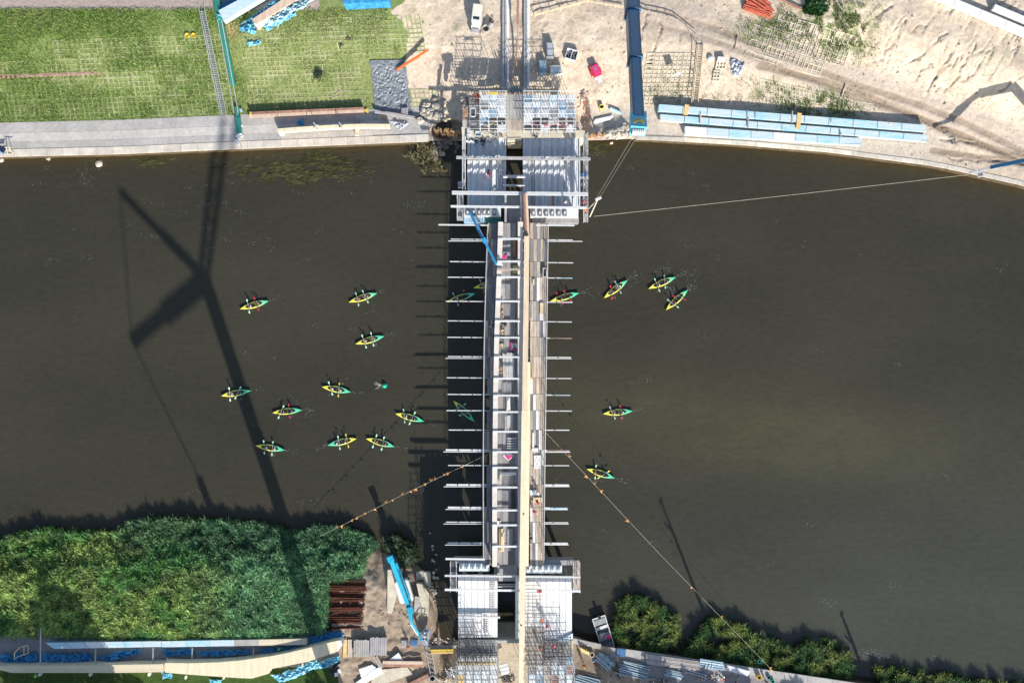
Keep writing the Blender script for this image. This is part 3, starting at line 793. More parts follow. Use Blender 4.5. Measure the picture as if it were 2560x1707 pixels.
# foam, with sun glints on the water drawn in as white flecks
px = []; py = []
for _ in range(120):
    cx, cy = (rng.uniform(0, 1100), rng.uniform(400, 660)) if rng.uniform() < .55 else (rng.uniform(0, 2560), rng.uniform(400, 1500))
    k = int(rng.integers(2, 12)); px.append(rng.normal(cx, 9, k)); py.append(rng.normal(cy, 4, k))
for cx, cy, rx, ry, k in ((1655, 680, 12, 9, 60), (1683, 732, 9, 8, 50), (1720, 690, 18, 10, 40), (2165, 1632, 18, 6, 90), (2210, 1640, 14, 4, 50), (2070, 1505, 14, 6, 40), (2330, 1645, 10, 4, 25), (2520, 1690, 14, 3, 30), (1725, 720, 8, 6, 30), (1465, 733, 20, 4, 30), (735, 1012, 8, 10, 30), (770, 1030, 10, 8, 25), (250, 405, 6, 8, 60), (215, 440, 12, 16, 60), (1580, 695, 18, 8, 30), (948, 965, 8, 8, 20), (1490, 1200, 6, 3, 16), (1475, 385, 30, 6, 60)):
    px.append(rng.normal(cx, rx, k)); py.append(rng.normal(cy, ry, k))
for (bx, by, sx, sy) in KPOS:
    L_ = math.hypot(sx - bx, sy - by); ux, uy = (sx - bx) / L_, (sy - by) / L_
    k = int(rng.integers(10, 26)); t = rng.uniform(2, 34, k); o_ = rng.choice((-1, 1), k) * t * .14 + rng.normal(0, .8, k)
    px.append(sx + ux * t - uy * o_); py.append(sy + uy * t + ux * o_)
    for q in (.3, .65):
        k = int(rng.integers(2, 12)); side = rng.choice((-1, 1)); px.append(bx + (sx - bx) * q - uy * 16 * side + rng.normal(0, 2.4, k)); py.append(by + (sy - by) * q + ux * 16 * side + rng.normal(0, 2.0, k))
px = np.concatenate(px); py = np.concatenate(py); kk = (py > yN(px) + 12) & (py < yS(px) - 4); px, py = px[kk], py[kk]; n = len(px)
b0 = px_world(px, py, np.full(n, .016)); a = rng.normal(.5, .8, n); Ls = rng.uniform(.03, .11, n); ww = rng.uniform(.012, .035, n)
d = np.stack([np.cos(a), np.sin(a), 0 * a], -1) * Ls[:, None]; pp = np.stack([-np.sin(a), np.cos(a), 0 * a], -1) * ww[:, None]
V = np.stack([b0 - d, b0 - pp, b0 + d, b0 + pp], 1).reshape(-1, 3); i = np.arange(n) * 4
fm = bulk('foam', V, np.stack([i, i + 1, i + 2, i + 3], -1), M['foam']); fm['kind'] = 'stuff'; fm['label'] = 'scattered white foam flecks and painted glints on the dark river'

# ------------------------------------------------------------------ people
def skin_mesh(name, verts, edges, m, sub=1):
    """one continuous skinned surface; verts are (x, y, z, radius)"""
    me = bpy.data.meshes.new('tmp'); me.from_pydata([v[:3] for v in verts], edges, [])
    o = bpy.data.objects.new('tmp', me); COL.objects.link(o)
    o.modifiers.new('s', 'SKIN')
    for i, v in enumerate(verts):
        sv = me.skin_vertices[0].data[i]; r = v[3]
        sv.radius = r if isinstance(r, tuple) else (r, r); sv.use_root = (i == 0)
    sb = o.modifiers.new('d', 'SUBSURF'); sb.levels = sub; sb.render_levels = sub
    dg = bpy.context.evaluated_depsgraph_get(); dg.update()
    out = bpy.data.meshes.new_from_object(o.evaluated_get(dg))
    out.name = name
    bpy.data.objects.remove(o)
    out.materials.clear(); out.materials.append(m)
    out.polygons.foreach_set('use_smooth', [True] * len(out.polygons))
    return out

def pose(kind):
    """joint positions, facing +x"""
    if kind == 'sit':
        J = dict(pel=(0, 0, .16), spi=(-.03, 0, .36), che=(0, 0, .54), nec=(.03, 0, .68), hea=(.05, 0, .80), top=(.05, 0, .92),
                 sh=(.0, .18, .60), el=(.14, .34, .40), wr=(.36, .34, .42), hip=(.03, .10, .15), kn=(.46, .16, .34), an=(.86, .12, .14), toe=(.92, .13, .26))
    elif kind == 'stand':
        J = dict(pel=(0, 0, .95), spi=(0, 0, 1.12), che=(.0, 0, 1.32), nec=(.02, 0, 1.48), hea=(.04, 0, 1.60), top=(.04, 0, 1.74),
                 sh=(0, .19, 1.40), el=(.06, .30, 1.14), wr=(.24, .26, .98), hip=(0, .10, .92), kn=(.04, .12, .50), an=(-.02, .13, .09), toe=(.16, .15, .05))
    else:
        J = dict(pel=(-.12, 0, .86), spi=(.06, 0, 1.0), che=(.26, 0, 1.06), nec=(.40, 0, 1.10), hea=(.52, 0, 1.12), top=(.62, 0, 1.16),
                 sh=(.30, .19, 1.06), el=(.44, .27, .84), wr=(.58, .20, .66), hip=(-.10, .10, .84), kn=(.10, .14, .48), an=(-.04, .15, .09), toe=(.14, .17, .05))
    return J
def person_meshes(kind, skinm):
    J = pose(kind)
    v = []; e = []
    def add(p, r, par=None):
        v.append((*p, r)); i = len(v) - 1
        if par is not None: e.append((par, i))
        return i
    pel = add(J['pel'], (.13, .10)); spi = add(J['spi'], (.12, .10), pel); che = add(J['che'], (.14, .11), spi)
    nec = add(J['nec'], .055, che); hea = add(J['hea'], (.085, .10), nec)
    fw = Vector(J['top']) - Vector(J['hea']); top = add(J['top'], .065, hea)
    nose = Vector(J['hea']) + (Vector((.11, 0, -.01)) if kind != 'bend' else Vector((.03, 0, -.11)))
    add(tuple(nose), .018, hea)
    for s in (1, -1):
        q = lambda k: (J[k][0], J[k][1] * s, J[k][2])
        add((J['hea'][0] - .01, .095 * s, J['hea'][2]), .022, hea)
        sh = add(q('sh'), .062, che); el = add(q('el'), .046, sh); wr = add(q('wr'), .032, el)
        d = (Vector(q('wr')) - Vector(q('el'))).normalized()
        palm = add(tuple(Vector(q('wr')) + d * .06), (.04, .022), wr)
        base = Vector(q('wr')) + d * .10
        for k, L in ((-1.5, .055), (-.5, .07), (.5, .075), (1.5, .06)):
            o = Vector((0, 0, 1)) * k * .02 if kind == 'sit' else Vector((0, 1, 0)) * k * .02
            a = add(tuple(base + o), .010, palm); add(tuple(base + o + d * L * .6 + Vector((0, -s * .02, -.02))), .009, a)
        th = add(tuple(Vector(q('wr')) + d * .045 + Vector((.02, -s * .04, .01))), .012, palm)
        hp = add(q('hip'), .085, pel); kn = add(q('kn'), .062, hp); an = add(q('an'), .042, kn); add(q('toe'), .035, an)
    body = skin_mesh('body', v, e, skinm, 1)
    return body
def cloth_mesh(kind, which, m):
    J = pose(kind); v = []; e = []
    def add(p, r, par=None):
        v.append((*p, r)); i = len(v) - 1
        if par is not None: e.append((par, i))
        return i
    if which == 'top':
        pel = add(J['pel'], (.15, .125)); spi = add(J['spi'], (.155, .13), pel); che = add(J['che'], (.175, .14), spi)
        nk = Vector(J['che']).lerp(Vector(J['nec']), .6); add(tuple(nk), .085, che)
        for s in (1, -1):
            q = lambda k: (J[k][0], J[k][1] * s, J[k][2])
            sh = add(q('sh'), .085, che); mid = Vector(q('sh')).lerp(Vector(q('el')), .85); add(tuple(mid), .065, sh)
    else:
        pel = add(J['pel'], (.15, .125))
        for s in (1, -1):
            q = lambda k: (J[k][0], J[k][1] * s, J[k][2])
            hp = add(q('hip'), .105, pel); kn = add(q('kn'), .08, hp); add(tuple(Vector(q('kn')).lerp(Vector(q('an')), .85)), .06, kn)
    return skin_mesh('shirt' if which == 'top' else 'trousers', v, e, m, 1)
def head_cover(kind, m, helmet):
    J = pose(kind); c = Vector(J['hea']).lerp(Vector(J['top']), .35); ax = (Vector(J['top']) - Vector(J['hea'])).normalized()
    b = MB(); r = .128 if helmet else .118
    b.lathe(c, [(r, -.02), (r * .98, .04), (r * .8, .09), (r * .45, .125), (.0005, .135)], 10, ax)
    if helmet: b.lathe(c + Vector((.04, 0, 0)), [(r * 1.12, -.025), (r * 1.1, -.005)], 10, ax)
    me = bpy.data.meshes.new('helmet' if helmet else 'hair'); me.from_pydata(b.v, [], b.f); me.materials.append(m)
    me.polygons.foreach_set('use_smooth', [True] * len(me.polygons)); return me
_cache = {}
def cached(key, fn):
    if key not in _cache: _cache[key] = fn()
    return _cache[key]
def person(kind, loc, yaw, shirt, trousers, hat, label, group=None, scale=1.0):
    o = thing('person', label, 'person', loc, group)
    Mx = Matrix.Translation(Vector(loc)) @ Matrix.Rotation(yaw, 4, 'Z')
    o.matrix_basis = Mx; W[o.name] = Mx
    K = Mx @ Matrix.Scale(scale, 4)
    link(bpy.data.objects.new('body', cached(('b', kind), lambda: person_meshes(kind, M['skin']))), o, K)
    link(bpy.data.objects.new('shirt', cached(('t', kind, shirt), lambda: cloth_mesh(kind, 'top', M['cloth_' + shirt]))), o, K)
    link(bpy.data.objects.new('trousers', cached(('l', kind, trousers), lambda: cloth_mesh(kind, 'legs', M['cloth_' + trousers]))), o, K)
    hm = {'hair': 'hair', 'fair': 'hair_fair'}.get(hat)
    link(bpy.data.objects.new('hair' if hm else 'hat', cached(('h', kind, hat), lambda: head_cover(kind, M[hm] if hm else M[hat], not hm))), o, K)
    return o

# ------------------------------------------------------------------ kayaks
KL, KW = 5.15, 1.12
def hull_rows():
    ts = [-1, -.97, -.9, -.8, -.65, -.5, -.3, -.1, .1, .3, .5, .65, .8, .9, .97, 1]
    out = []
    for t in ts:
        w = KW / 2 * (1 - abs(t + .05 * (1 - t * t)) ** 2.0) ** .95 if abs(t) < .999 else 0
        if t <= -.97: w = max(w, .085)
        rise = .10 * t ** 4
        out.append((t * KL / 2, max(w, .012), rise))
    return out
def build_kayak_meshes():
    R = hull_rows(); b = MB()
    sec = []
    for x, w, r in R:
        sec.append([(x, w, .30 + r), (x, w * .97, .18 + r * .8), (x, w * .78, .02 + r * .6), (x, w * .35, -.10 + r * .5), (x, 0, -.12 + r * .5),
                    (x, -w * .35, -.10 + r * .5), (x, -w * .78, .02 + r * .6), (x, -w * .97, .18 + r * .8), (x, -w, .30 + r)])
    for s in sec: b.v += s
    n = 9
    for i in range(len(sec) - 1):
        for j in range(n - 1):
            a = i * n + j; b.f.append((a, a + n, a + n + 1, a + 1))
    b.f.append(tuple(range(n))); b.f.append(tuple((len(sec) - 1) * n + k for k in reversed(range(n))))
    # deck: gunwale strip, domed ends, open cockpit
    def inner(x):
        u = (x - .02) / 1.5
        return (KW / 2 * .60) * math.sqrt(max(0, 1 - abs(u) ** 3.0)) if abs(u) < 1 else 0
    base = len(b.v)
    for x, w, r in R:
        iw = min(inner(x), w * .74)
        for s in (1, -1):
            b.v.append((x, s * w, .301 + r)); b.v.append((x, s * (iw + w) / 2, .315 + r)); b.v.append((x, s * iw, .33 + r))
    for i in range(len(R) - 1):
        a = base + i * 6; c = a + 6
        for k in (0, 1): b.f.append((a + k + 1, c + k + 1, c + k, a + k))
        for k in (3, 4): b.f.append((a + k, c + k, c + k + 1, a + k + 1))
    hull = b
    # cockpit tub
    c = MB(); m = 24; rim = []; 
    for i in range(m):
        a = 2 * math.pi * i / m; x = .02 + 1.46 * math.copysign(abs(math.cos(a)) ** .75, math.cos(a)); y = KW / 2 * .60 * math.copysign(abs(math.sin(a)) ** .8, math.sin(a))
        rim.append((x, y))
    c.v = [(x, y, .355) for x, y in rim] + [(x * .97, y * .85, .04) for x, y in rim]
    c.f = [(i, i + m, (i + 1) % m + m, (i + 1) % m) for i in range(m)] + [tuple(range(m, 2 * m))]
    rm = MB()
    for i in range(m):
        p, q = rim[i], rim[(i + 1) % m]; rm.bar((p[0], p[1], .37), (q[0], q[1], .37), .045, .04)
    return hull, c, rm
HULL, TUB, RIM = build_kayak_meshes()
def mesh_of(mb, name, m, smooth=True):
    me = bpy.data.meshes.new(name); me.from_pydata(mb.v, [], mb.f); me.materials.append(m)
    if smooth: me.polygons.foreach_set('use_smooth', [True] * len(me.polygons))
    me.update(); return me
hull_me = {k: mesh_of(HULL, 'hull', M[k]) for k in ('kayak_a', 'kayak_b', 'kayak_c')}
tub_me = mesh_of(TUB, 'cockpit', M['cockpit']); rim_me = mesh_of(RIM, 'rim', M['black' if False else 'seat'], False)
st = MB(); st.box((0, 0, .10), (.42, .46, .08)); st.box((-.22, 0, .26), (.07, .44, .34)); seat_me = mesh_of(st, 'seat', M['seat'], False)
fr = MB(); fr.box((.9, 0, .09), (.06, .5, .05)); foot_me = mesh_of(fr, 'foot_brace', M['seat'], False)
blade_me = {}; shaft_me = {}
bl = MB()
prof = [(0, .03), (.08, .07), (.2, .125), (.34, .13), (.46, .10), (.52, .04)]
for x, w in prof: bl.v += [(x, -w, .012 - x * .02), (x, 0, -.012), (x, w, .012 - x * .02), (x, -w, .03 - x * .02), (x, 0, .012), (x, w, .03 - x * .02)]
for i in range(len(prof) - 1):
    a = i * 6; c = a + 6
    bl.f += [(a, c, c + 1, a + 1), (a + 1, c + 1, c + 2, a + 2), (a + 4, c + 4, c + 3, a + 3), (a + 5, c + 5, c + 4, a + 4), (a + 3, c + 3, c, a), (a + 2, c + 2, c + 5, a + 5)]
bl.f += [(0, 1, 4, 3), (1, 2, 5, 4), (30, 33, 34, 31), (31, 34, 35, 32)]
for k in ('mint', 'red', 'orange', 'grey'): blade_me[k] = mesh_of(bl, 'blade', M[{'grey': 'steel', 'mint': 'mint', 'red': 'red', 'orange': 'yellow'}[k]], False)
def paddle(loc, yaw, roll, colr, label):
    Mx = Matrix.Translation(Vector(loc)) @ Matrix.Rotation(yaw, 4, 'Z') @ Matrix.Rotation(roll, 4, 'Y')
    o = thing('paddle', label, 'paddle', loc, 'kayak paddles')
    o.matrix_basis = Mx; W[o.name] = Mx
    tube('shaft', o, Mx @ Vector((-.80, 0, 0)), Mx @ Vector((.80, 0, 0)), .024, M['steel_white' if colr != 'red' else 'rubber'])
    for s in (0, 1):
        R = Matrix.Rotation(math.pi * s, 4, 'Z') @ Matrix.Translation((.78, 0, 0)) @ Matrix.Rotation(.25 if s else -.2, 4, 'X')
        link(bpy.data.objects.new('blade', blade_me[colr]), o, Mx @ R)
KAYAKS = [  # bow x, y, stern x, y, hull, phrase, (yaw, colour) front paddle, rear paddle, shirts
 (600.4, 772.5, 670.5, 752.3, 'kayak_b', 'far left beside the crane shadow crossing', (-6, 'mint'), (4, 'red'), 'white', 'navy'),
 (872.5, 755.5, 941.6, 733.1, 'kayak_b', 'upper centre left, above another kayak', (-4, 'mint'), (8, 'mint'), 'red', 'pink'),
 (889.5, 859.6, 959.2, 840.5, 'kayak_a', 'just below the upper centre left kayak', (3, 'mint'), (-4, 'mint'), 'black', 'khaki'),
 (553.9, 989.1, 625.1, 976.3, 'kayak_a', 'crossing the long crane shadow, leftmost of all', (-8, 'mint'), (-38, 'mint'), 'white', 'teal'),
 (681.5, 1031.5, 754, 1024.3, 'kayak_a', 'right of the long crane shadow, red rear blades', (-28, 'mint'), (0, 'red'), 'navy', 'black'),
 (805.3, 966.3, 876.5, 979.6, 'kayak_a', 'left of the round green buoy', (26, 'mint'), (8, 'orange'), 'grey', 'black'),
 (989.3, 1033.3, 1058.9, 1052.6, 'kayak_a', 'right of the buoy, nearest the bridge shadow', (22, 'mint'), (-10, 'mint'), 'white', 'navy'),
 (639.5, 1113.4, 710.9, 1124.4, 'kayak_a', 'lowest on the long crane shadow', (10, 'mint'), (6, 'mint'), 'teal', 'white'),
 (891.1, 1095.7, 821.2, 1112.2, 'kayak_a', 'with its green end pointing left', (-2, 'orange'), (-6, 'mint'), 'white', 'red'),
 (916.3, 1095.7, 985.1, 1115.6, 'kayak_a', 'beside the reversed kayak below the buoy', (-2, 'mint'), (4, 'mint'), 'black', 'red'),
 (1375.8, 752.8, 1446.6, 732.5, 'kayak_a', 'partly under the poles right of the span', (14, 'red'), (20, 'red'), 'grey', 'teal'),
 (1509.3, 745, 1567.3, 701.4, 'kayak_b', 'between the bridge and the close pair', (-30, 'red'), (-10, 'grey'), 'pink', 'teal'),
 (1620.7, 721.8, 1687.6, 693.4, 'kayak_b', 'upper one of the close pair', (-2, 'mint'), (-20, 'mint'), 'white', 'red'),
 (1664.4, 774.7, 1717.9, 725.9, 'kayak_b', 'lower one of the close pair', (12, 'mint'), (30, 'red'), 'pink', 'grey'),
 (1508.2, 1033.6, 1579.6, 1027, 'kayak_a', 'alone halfway down right of the bridge', (20, 'grey'), (2, 'red'), 'white', 'black'),
 (1466.6, 1171.3, 1535.9, 1194.3, 'kayak_a', 'next to the flagged rope, yellow rear blades', (14, 'mint'), (-40, 'orange'), 'black', 'navy'),
 (1117.6, 754.7, 1186.9, 733.9, 'kayak_a', 'in the bridge shadow with red rear blades', (6, 'grey'), (-16, 'red'), 'grey', 'black'),
 (1185.3, 719.6, 1253, 703, 'kayak_b', 'half hidden under the left walkway', (10, 'grey'), (-8, 'mint'), 'navy', 'white'),
 (1134, 1001.7, 1184.7, 1052, 'kayak_c', 'turned diagonally, mostly green, in bridge shadow', (-14, 'mint'), (-25, 'mint'), 'black', 'pink'),
]
for (bx, by, sx, sy, hm, ph, f, r, s1, s2) in KAYAKS:
    a, b = P(bx, by, .2), P(sx, sy, .2)
    c = (a + b) / 2; c.z = 0; yaw = math.atan2(a.y - b.y, a.x - b.x)
    k = thing('kayak', 'two seat kayak ' + ph, 'kayak', c, 'yellow and green kayaks on the river')
    Mx = Matrix.Translation(c) @ Matrix.Rotation(yaw, 4, 'Z'); k.matrix_basis = Mx; W[k.name] = Mx
    link(bpy.data.objects.new('hull', hull_me[hm]), k, Mx)
    link(bpy.data.objects.new('cockpit', tub_me), k, Mx); link(bpy.data.objects.new('rim', rim_me), k, Mx)
    for i, (x0, (dy, pc), sh) in enumerate(((.52, f, s1), (-.98, r, s2))):
        T = Mx @ Matrix.Translation((x0, 0, .04))
        link(bpy.data.objects.new('seat', seat_me), k, T); link(bpy.data.objects.new('foot_brace', foot_me), k, T)
        w_ = 'front' if i == 0 else 'rear'
        loc = Mx @ Vector((x0 + .02, 0, .10))
        person('sit', loc, yaw, sh, random.choice(('navy', 'black', 'grey', 'khaki')), random.choice(('hair', 'hair', 'fair', 'cloth_white', 'cloth_navy')),
               w_ + ' paddler in the kayak ' + ph, 'seated paddlers')
        pl = Mx @ Vector((x0 + .44, 0, .62))
        paddle(pl, yaw + math.pi / 2 + math.radians(dy), random.uniform(-.16, .16), pc, w_ + " paddler's paddle, kayak " + ph)
# buoy with drifting weed
b = MB(); p = P(961.8, 963.7, 0)
bo = thing('buoy', 'round green buoy floating among the kayaks left of the bridge', 'buoy', p)
b.lathe(p, [(.12, -.2), (.36, -.1), (.45, .1), (.42, .32), (.28, .46), (.1, .52), (.0005, .53)], 16); b.build('float', M['buoy'], bo, True)
tube('mooring_ring', bo, p + Vector((0, 0, .5)), p + Vector((0, 0, .62)), .05, M['steel'])
bw = thing('driftwood', 'pale twigs caught beside the green buoy', 'driftwood', P(950, 960, 0))
b = MB()
for _ in range(9):
    a = P(953 + random.uniform(-3, 2), 963 + random.uniform(-3, 3), .03); q = P(random.uniform(934, 948), random.uniform(948, 974), .05); path_mb([a, q], .022, 4, b)
b.build('twigs', M['rope'], bw)

# ------------------------------------------------------------------ ropes with flags
def rope(name, label, pts, r, m, flags=(), sag=0.0, fm='orange_flag', cat='rope'):
    o = thing(name, label, cat, pts[0])
    L = []
    for (a, b) in zip(pts, pts[1:]):
        n = 14
        for i in range(n): 
            t = i / n; q = Vector(a).lerp(Vector(b), t); q.z -= sag * 4 * t * (1 - t); L.append(q)
    L.append(Vector(pts[-1])); path_mb(L, r, 5).build('line', m, o)
    tot = len(L) - 1
    for f in flags:
        i = min(int(f * tot), tot - 1); q = L[i].lerp(L[i + 1], f * tot - i)
        fb = MB(); an = random.uniform(0, 6.28)
        for s_ in (0, 1):
            d = Vector((math.cos(an + s_ * 1.1), math.sin(an + s_ * 1.1), -.3)) * random.uniform(.25, .5); fb.bar(q, q + d, .13, .02)
        fb.build('flag', M[fm], o)
    return o
def frac(x, x0, x1): return (x - x0) / (x1 - x0)
xr0, xr1 = 1362, 1945
rope('flagged_rope', 'long rope with orange flags from the bridge to the near right bank', [P(1362, 1078, 9), P(1650, 1385, 4.5), P(1905, 1648, 2.5), P(1945, 1690, 2.1)], .02, M['rope'],
     [.2, .26, .29, .31, .40, .58, .66, .90, .95][:0] + [frac(x, 1362, 2000) for x in (1405, 1437, 1452, 1463, 1514, 1640, 1702)] + [.83, .87])
rope('flagged_rope', 'rope with many small orange flags from the bridge to the left reed bed', [P(1226, 1132, 9), P(1010, 1235, 5.5), P(800, 1340, 2.5)], .02, M['rope'],
     [frac(x, 1226, 800) for x in (1154, 1124, 1112, 1090, 1082, 1068, 1042, 1030, 1010, 985, 970, 940, 917, 892, 880, 854, 846)])
rope('tag_line', 'thin white rope from the far right lift arm to the bridge scaffold', [P(2422, 437, 7.2), P(1485, 541, 11)], .026, M['rope'], (), .6)

# ------------------------------------------------------------------ the bridge under construction
br = thing('footbridge', 'unfinished footbridge on falsework spanning the river from bank to bank', 'bridge', P(1280, 850, 0))
ZP = 9.5       # abutment platforms
def deck(x0, x1, y0, y1, nx, ms, z, skew=0.0, over=.35):
    w = (x1 - x0) / nx
    for i in range(nx):
        a = x0 + i * w; s0 = skew * (y0 - y1)
        lift = 0
        f = .62 if i % 2 else 1.0
        poly('deck_panel', br, [(a + s0 + .4, y0), (a + w + s0 - .4, y0), (a + w - .4, y1), (a + .4, y1)], z - .45, z - (.12 if nx > 10 and i % 2 else random.uniform(0, .02)), M[ms[i % len(ms)]])
        # raised seam between the panels
        p0 = P(a + w + s0, y0, z); p1 = P(a + w, y1, z)
        if nx > 10 and i % 2: bar('deck_rib', br, p0 + Vector((0, 0, .04)), p1 + Vector((0, 0, .04)), .16, .22, M[ms[(i + 1) % len(ms)]])
deck(1168, 1264, 346, 517, 12, ['deck_lilac', 'deck_blue'], ZP)  # sunlit and shaded strips painted as alternating panel colours
deck(1307, 1449, 346, 517, 18, ['deck_lilac', 'deck_blue'], ZP)
deck(1145, 1244, 1437, 1592, 6, ['deck_white'], ZP)
deck(1288, 1430, 1440, 1598, 9, ['deck_white'], ZP)
# concrete support blocks beneath platforms
for (x0, x1, y0, y1) in ((1180, 1258, 352, 500), (1312, 1436, 352, 500), (1158, 1238, 1452, 1590), (1294, 1418, 1452, 1590)):
    for u in (0, .5, 1):
        for v in (0, .5, 1):
            p = P(x0 + (x1 - x0) * u, y0 + (y1 - y0) * v, (ZP if y0 > 900 else 6.2) - .5); tube('pile', br, (p.x, p.y, -1), p, .35, M['concrete'], 'cyl')
# front fascia with anchor brackets
def fascia(x0, x1, ya, yb, z, m, bm, xs, flip=1):
    rect('fascia_beam', br, x0, ya, x1, yb, z - 1.1, z + .25, M[m])
    for x in xs:
        rect('anchor_plate', br, x - 5, ya + 3, x + 5, yb - 3, z + .25, z + .55, M[bm])
        rect('anchor_bolt', br, x - 2, (ya + yb) / 2 - 3, x + 2, (ya + yb) / 2 + 3, z + .55, z + .75, M['steel_white'])
fascia(1160, 1252, 519, 541, ZP, 'panel_white', 'anchor_grey', [1169, 1184, 1198, 1211, 1222, 1236])
fascia(1326, 1446, 520, 543, ZP, 'panel_white', 'anchor_grey', [1334, 1350, 1366, 1381, 1397, 1412])
fascia(1148, 1223, 1409, 1428, ZP - .6, 'deck_blue', 'steel_white', [1153, 1167, 1182, 1197, 1213])
fascia(1310, 1405, 1413, 1433, ZP - .6, 'deck_blue', 'steel_white', [1321, 1337, 1352, 1367, 1382, 1397])
rect('end_panel', br, 1132, 1398, 1222, 1408, 6.5, ZP - .8, M['grey_beam']); rect('end_panel', br, 1344, 1400, 1434, 1412, 6.5, ZP - .8, M['grey_beam'])
rect('end_panel', br, 1160, 543, 1214, 556, 6.5, ZP - .9, M['panel_blue']); rect('end_panel', br, 1215, 543, 1252, 556, 6.5, ZP - .9, M['crane_green'])
rect('end_panel', br, 1331, 544, 1447, 557, 6.5, ZP - .8, M['deck_grey'])
# concrete ledges at the banks
for (x0, x1, y0, y1) in ((1170, 1462, 326, 345), (1145, 1420, 1600, 1607)):
    rect('bearing_ledge', br, x0, y0, x1, y1, 1.0, ZP + .1 if y0 > 900 else 6.45, M['slab_cream'] if y0 < 900 else M['concrete'])
rect('abutment_wall', br, 1268, 345, 1304, 352, 1.0, 6.55, M['slab_cream'])
# transverse walers on the platforms
for (x0, x1, y, w, m, z) in ((1141, 1476, 394, .45, 'grey_beam', .7), (1130, 1469, 480, .32, 'steel_white', .9), (1130, 1469, 484.5, .22, 'steel_white', .9), (1127, 1467, 516, .34, 'steel_white', .9),
                             (1112, 1451, 1438, .30, 'steel_white', .9), (1112, 1451, 1473, .34, 'steel_white', .9), (1114, 1212, 1396, .30, 'steel_white', .6), (1096, 1222, 562, .2, 'steel_white', .4), (1340, 1436, 563, .2, 'steel_white', .4), (1146, 1250, 1541, .3, 'steel_white', .5)):
    bar('cross_beam', br, P(x0, y, ZP + z), P(x1, y + (x1 - x0) * .011, ZP + z), w, .3, M[m])
for (x, y0, y1, z) in ((1264, 480, 556, .6), (1306, 480, 560, .6), (1246, 1412, 1436, .3), (1289, 1412, 1436, .3)):
    bar('side_beam', br, P(x, y0, ZP + z), P(x, y1, ZP + z), .35, .3, M['grey_beam'])
for y in (442, 464): tube('tie_pipe', br, P(1258, y, 7.6), P(1312, y, 7.6), .3 if y == 442 else .2, M['steel'], 'cyl')
for (y, z) in ((1460, 8), (1465, 8.2)): tube('tie_pipe', br, P(1240, y, z), P(1292, y, z), .14, M['steel'], 'cyl')
rect('trough_grate', br, 1264, 484, 1306, 556, 8.2, 8.5, M['deck_grey'])
rect('trough_grate', br, 1246, 1410, 1288, 1452, 8.2, 8.5, M['grey_beam'])
for (x0, x1) in ((1168, 1264), (1307, 1449)):
    rect('stop_wall', br, x0, 391.5, x1, 396, 6.3, 8.3, M['formwall'])
    for k in range(6): rect('wall_cap', br, x0 + (x1 - x0) * k / 6 + .4, 391, x0 + (x1 - x0) * (k + 1) / 6 - .4, 396.5, 8.3, 8.4, M['grey_beam'])
# ladders laid on the decks
def ladder(name, parent, a, b, w, m, n, label=None):
    a, b = Vector(a), Vector(b); d = (b - a).normalized(); s = d.cross(Vector((0, 0, 1))).normalized() * w / 2
    o = thing(name, label, 'ladder', a) if label else parent
    bar('rail', o, a + s, b + s, .07, .09, m); bar('rail', o, a - s, b - s, .07, .09, m)
    for i in range(n):
        q = a.lerp(b, (i + .5) / n); bar('rung', o, q - s, q + s, .05, .05, m)
ladder('ladder', None, P(1248, 402, ZP + .35), P(1248, 515, ZP + .35), .5, M['grey_beam'], 22, 'grey ladder lying on the far left platform deck')
ladder('ladder', None, P(1332, 402, ZP + .35), P(1332, 515, ZP + .35), .5, M['plank_grey'], 22, 'grey ladder lying on the far right platform deck')
ladder('ladder', None, P(1232, 1440, ZP + .35), P(1232, 1540, ZP + .35), .55, M['grey_beam'], 18, 'long ladder lying on the near left platform beside the gap')
ladder('ladder', None, P(1217, 1546, ZP + .35), P(1217, 1592, ZP + .35), .5, M['grey_beam'], 9, 'short ladder lying on the near left platform by the bank')
ladder('ladder', None, P(1328, 757, 9.55), P(1327, 802, 9.55), .45, M['steel'], 9, 'aluminium ladder lying on the right walkway beside the beam')
ladder('ladder', None, P(1327, 912, 9.55), P(1329, 950, 9.55), .4, M['yellow_plank'], 7, 'small wooden ladder on the right walkway beside the beam')
# railings along platform edges
def railing(parent, pts, h, posts, m, r=.05, rails=(1.0, .55)):
    for k in rails:
        for a, b in zip(pts, pts[1:]): tube('rail', parent, Vector(a) + Vector((0, 0, h * k)), Vector(b) + Vector((0, 0, h * k)), r, m)
    for i in range(posts):
        t = i / max(1, posts - 1) * (len(pts) - 1); j = min(int(t), len(pts) - 2); q = Vector(pts[j]).lerp(Vector(pts[j + 1]), t - j)
        tube('post', parent, q, q + Vector((0, 0, h)), r, m)
def catwalk(label, x0, x1, y0, y1, z, m='plank_grey', nb=3):
    o = thing('side_platform', label, 'scaffold', P(x0, y0, z))
    w = (x1 - x0) / nb
    for i in range(nb):
        n = max(1, int((y1 - y0) / 32)); h = (y1 - y0) / n
        for j in range(n): rect('plank', o, x0 + i * w + .3, y0 + j * h + .3, x0 + (i + 1) * w - .3, y0 + (j + 1) * h - .3, z - .08, z, M[m])
    for xx in (x0, x1):
        railing(o, [P(xx, y0, z), P(xx, y1, z)], 1.1, max(3, int((y1 - y0) / 18)), M['steel_white'])
    return o
catwalk('narrow scaffold walkway along the right edge of the far platform', 1458, 1468, 335, 556, 9.0, 'grey_beam', 1)
catwalk('scaffold walkway along the left edge of the far platform', 1157, 1164, 345, 474, 8.6, 'grey_beam', 1)
catwalk('railed scaffold bay at the lower left of the far platform', 1144, 1158, 484, 552, 8.8, 'grey_beam', 1)
catwalk('railed scaffold bay at the left edge of the near platform', 1127, 1142, 1400, 1474, 8.8, 'plank_grey', 2)
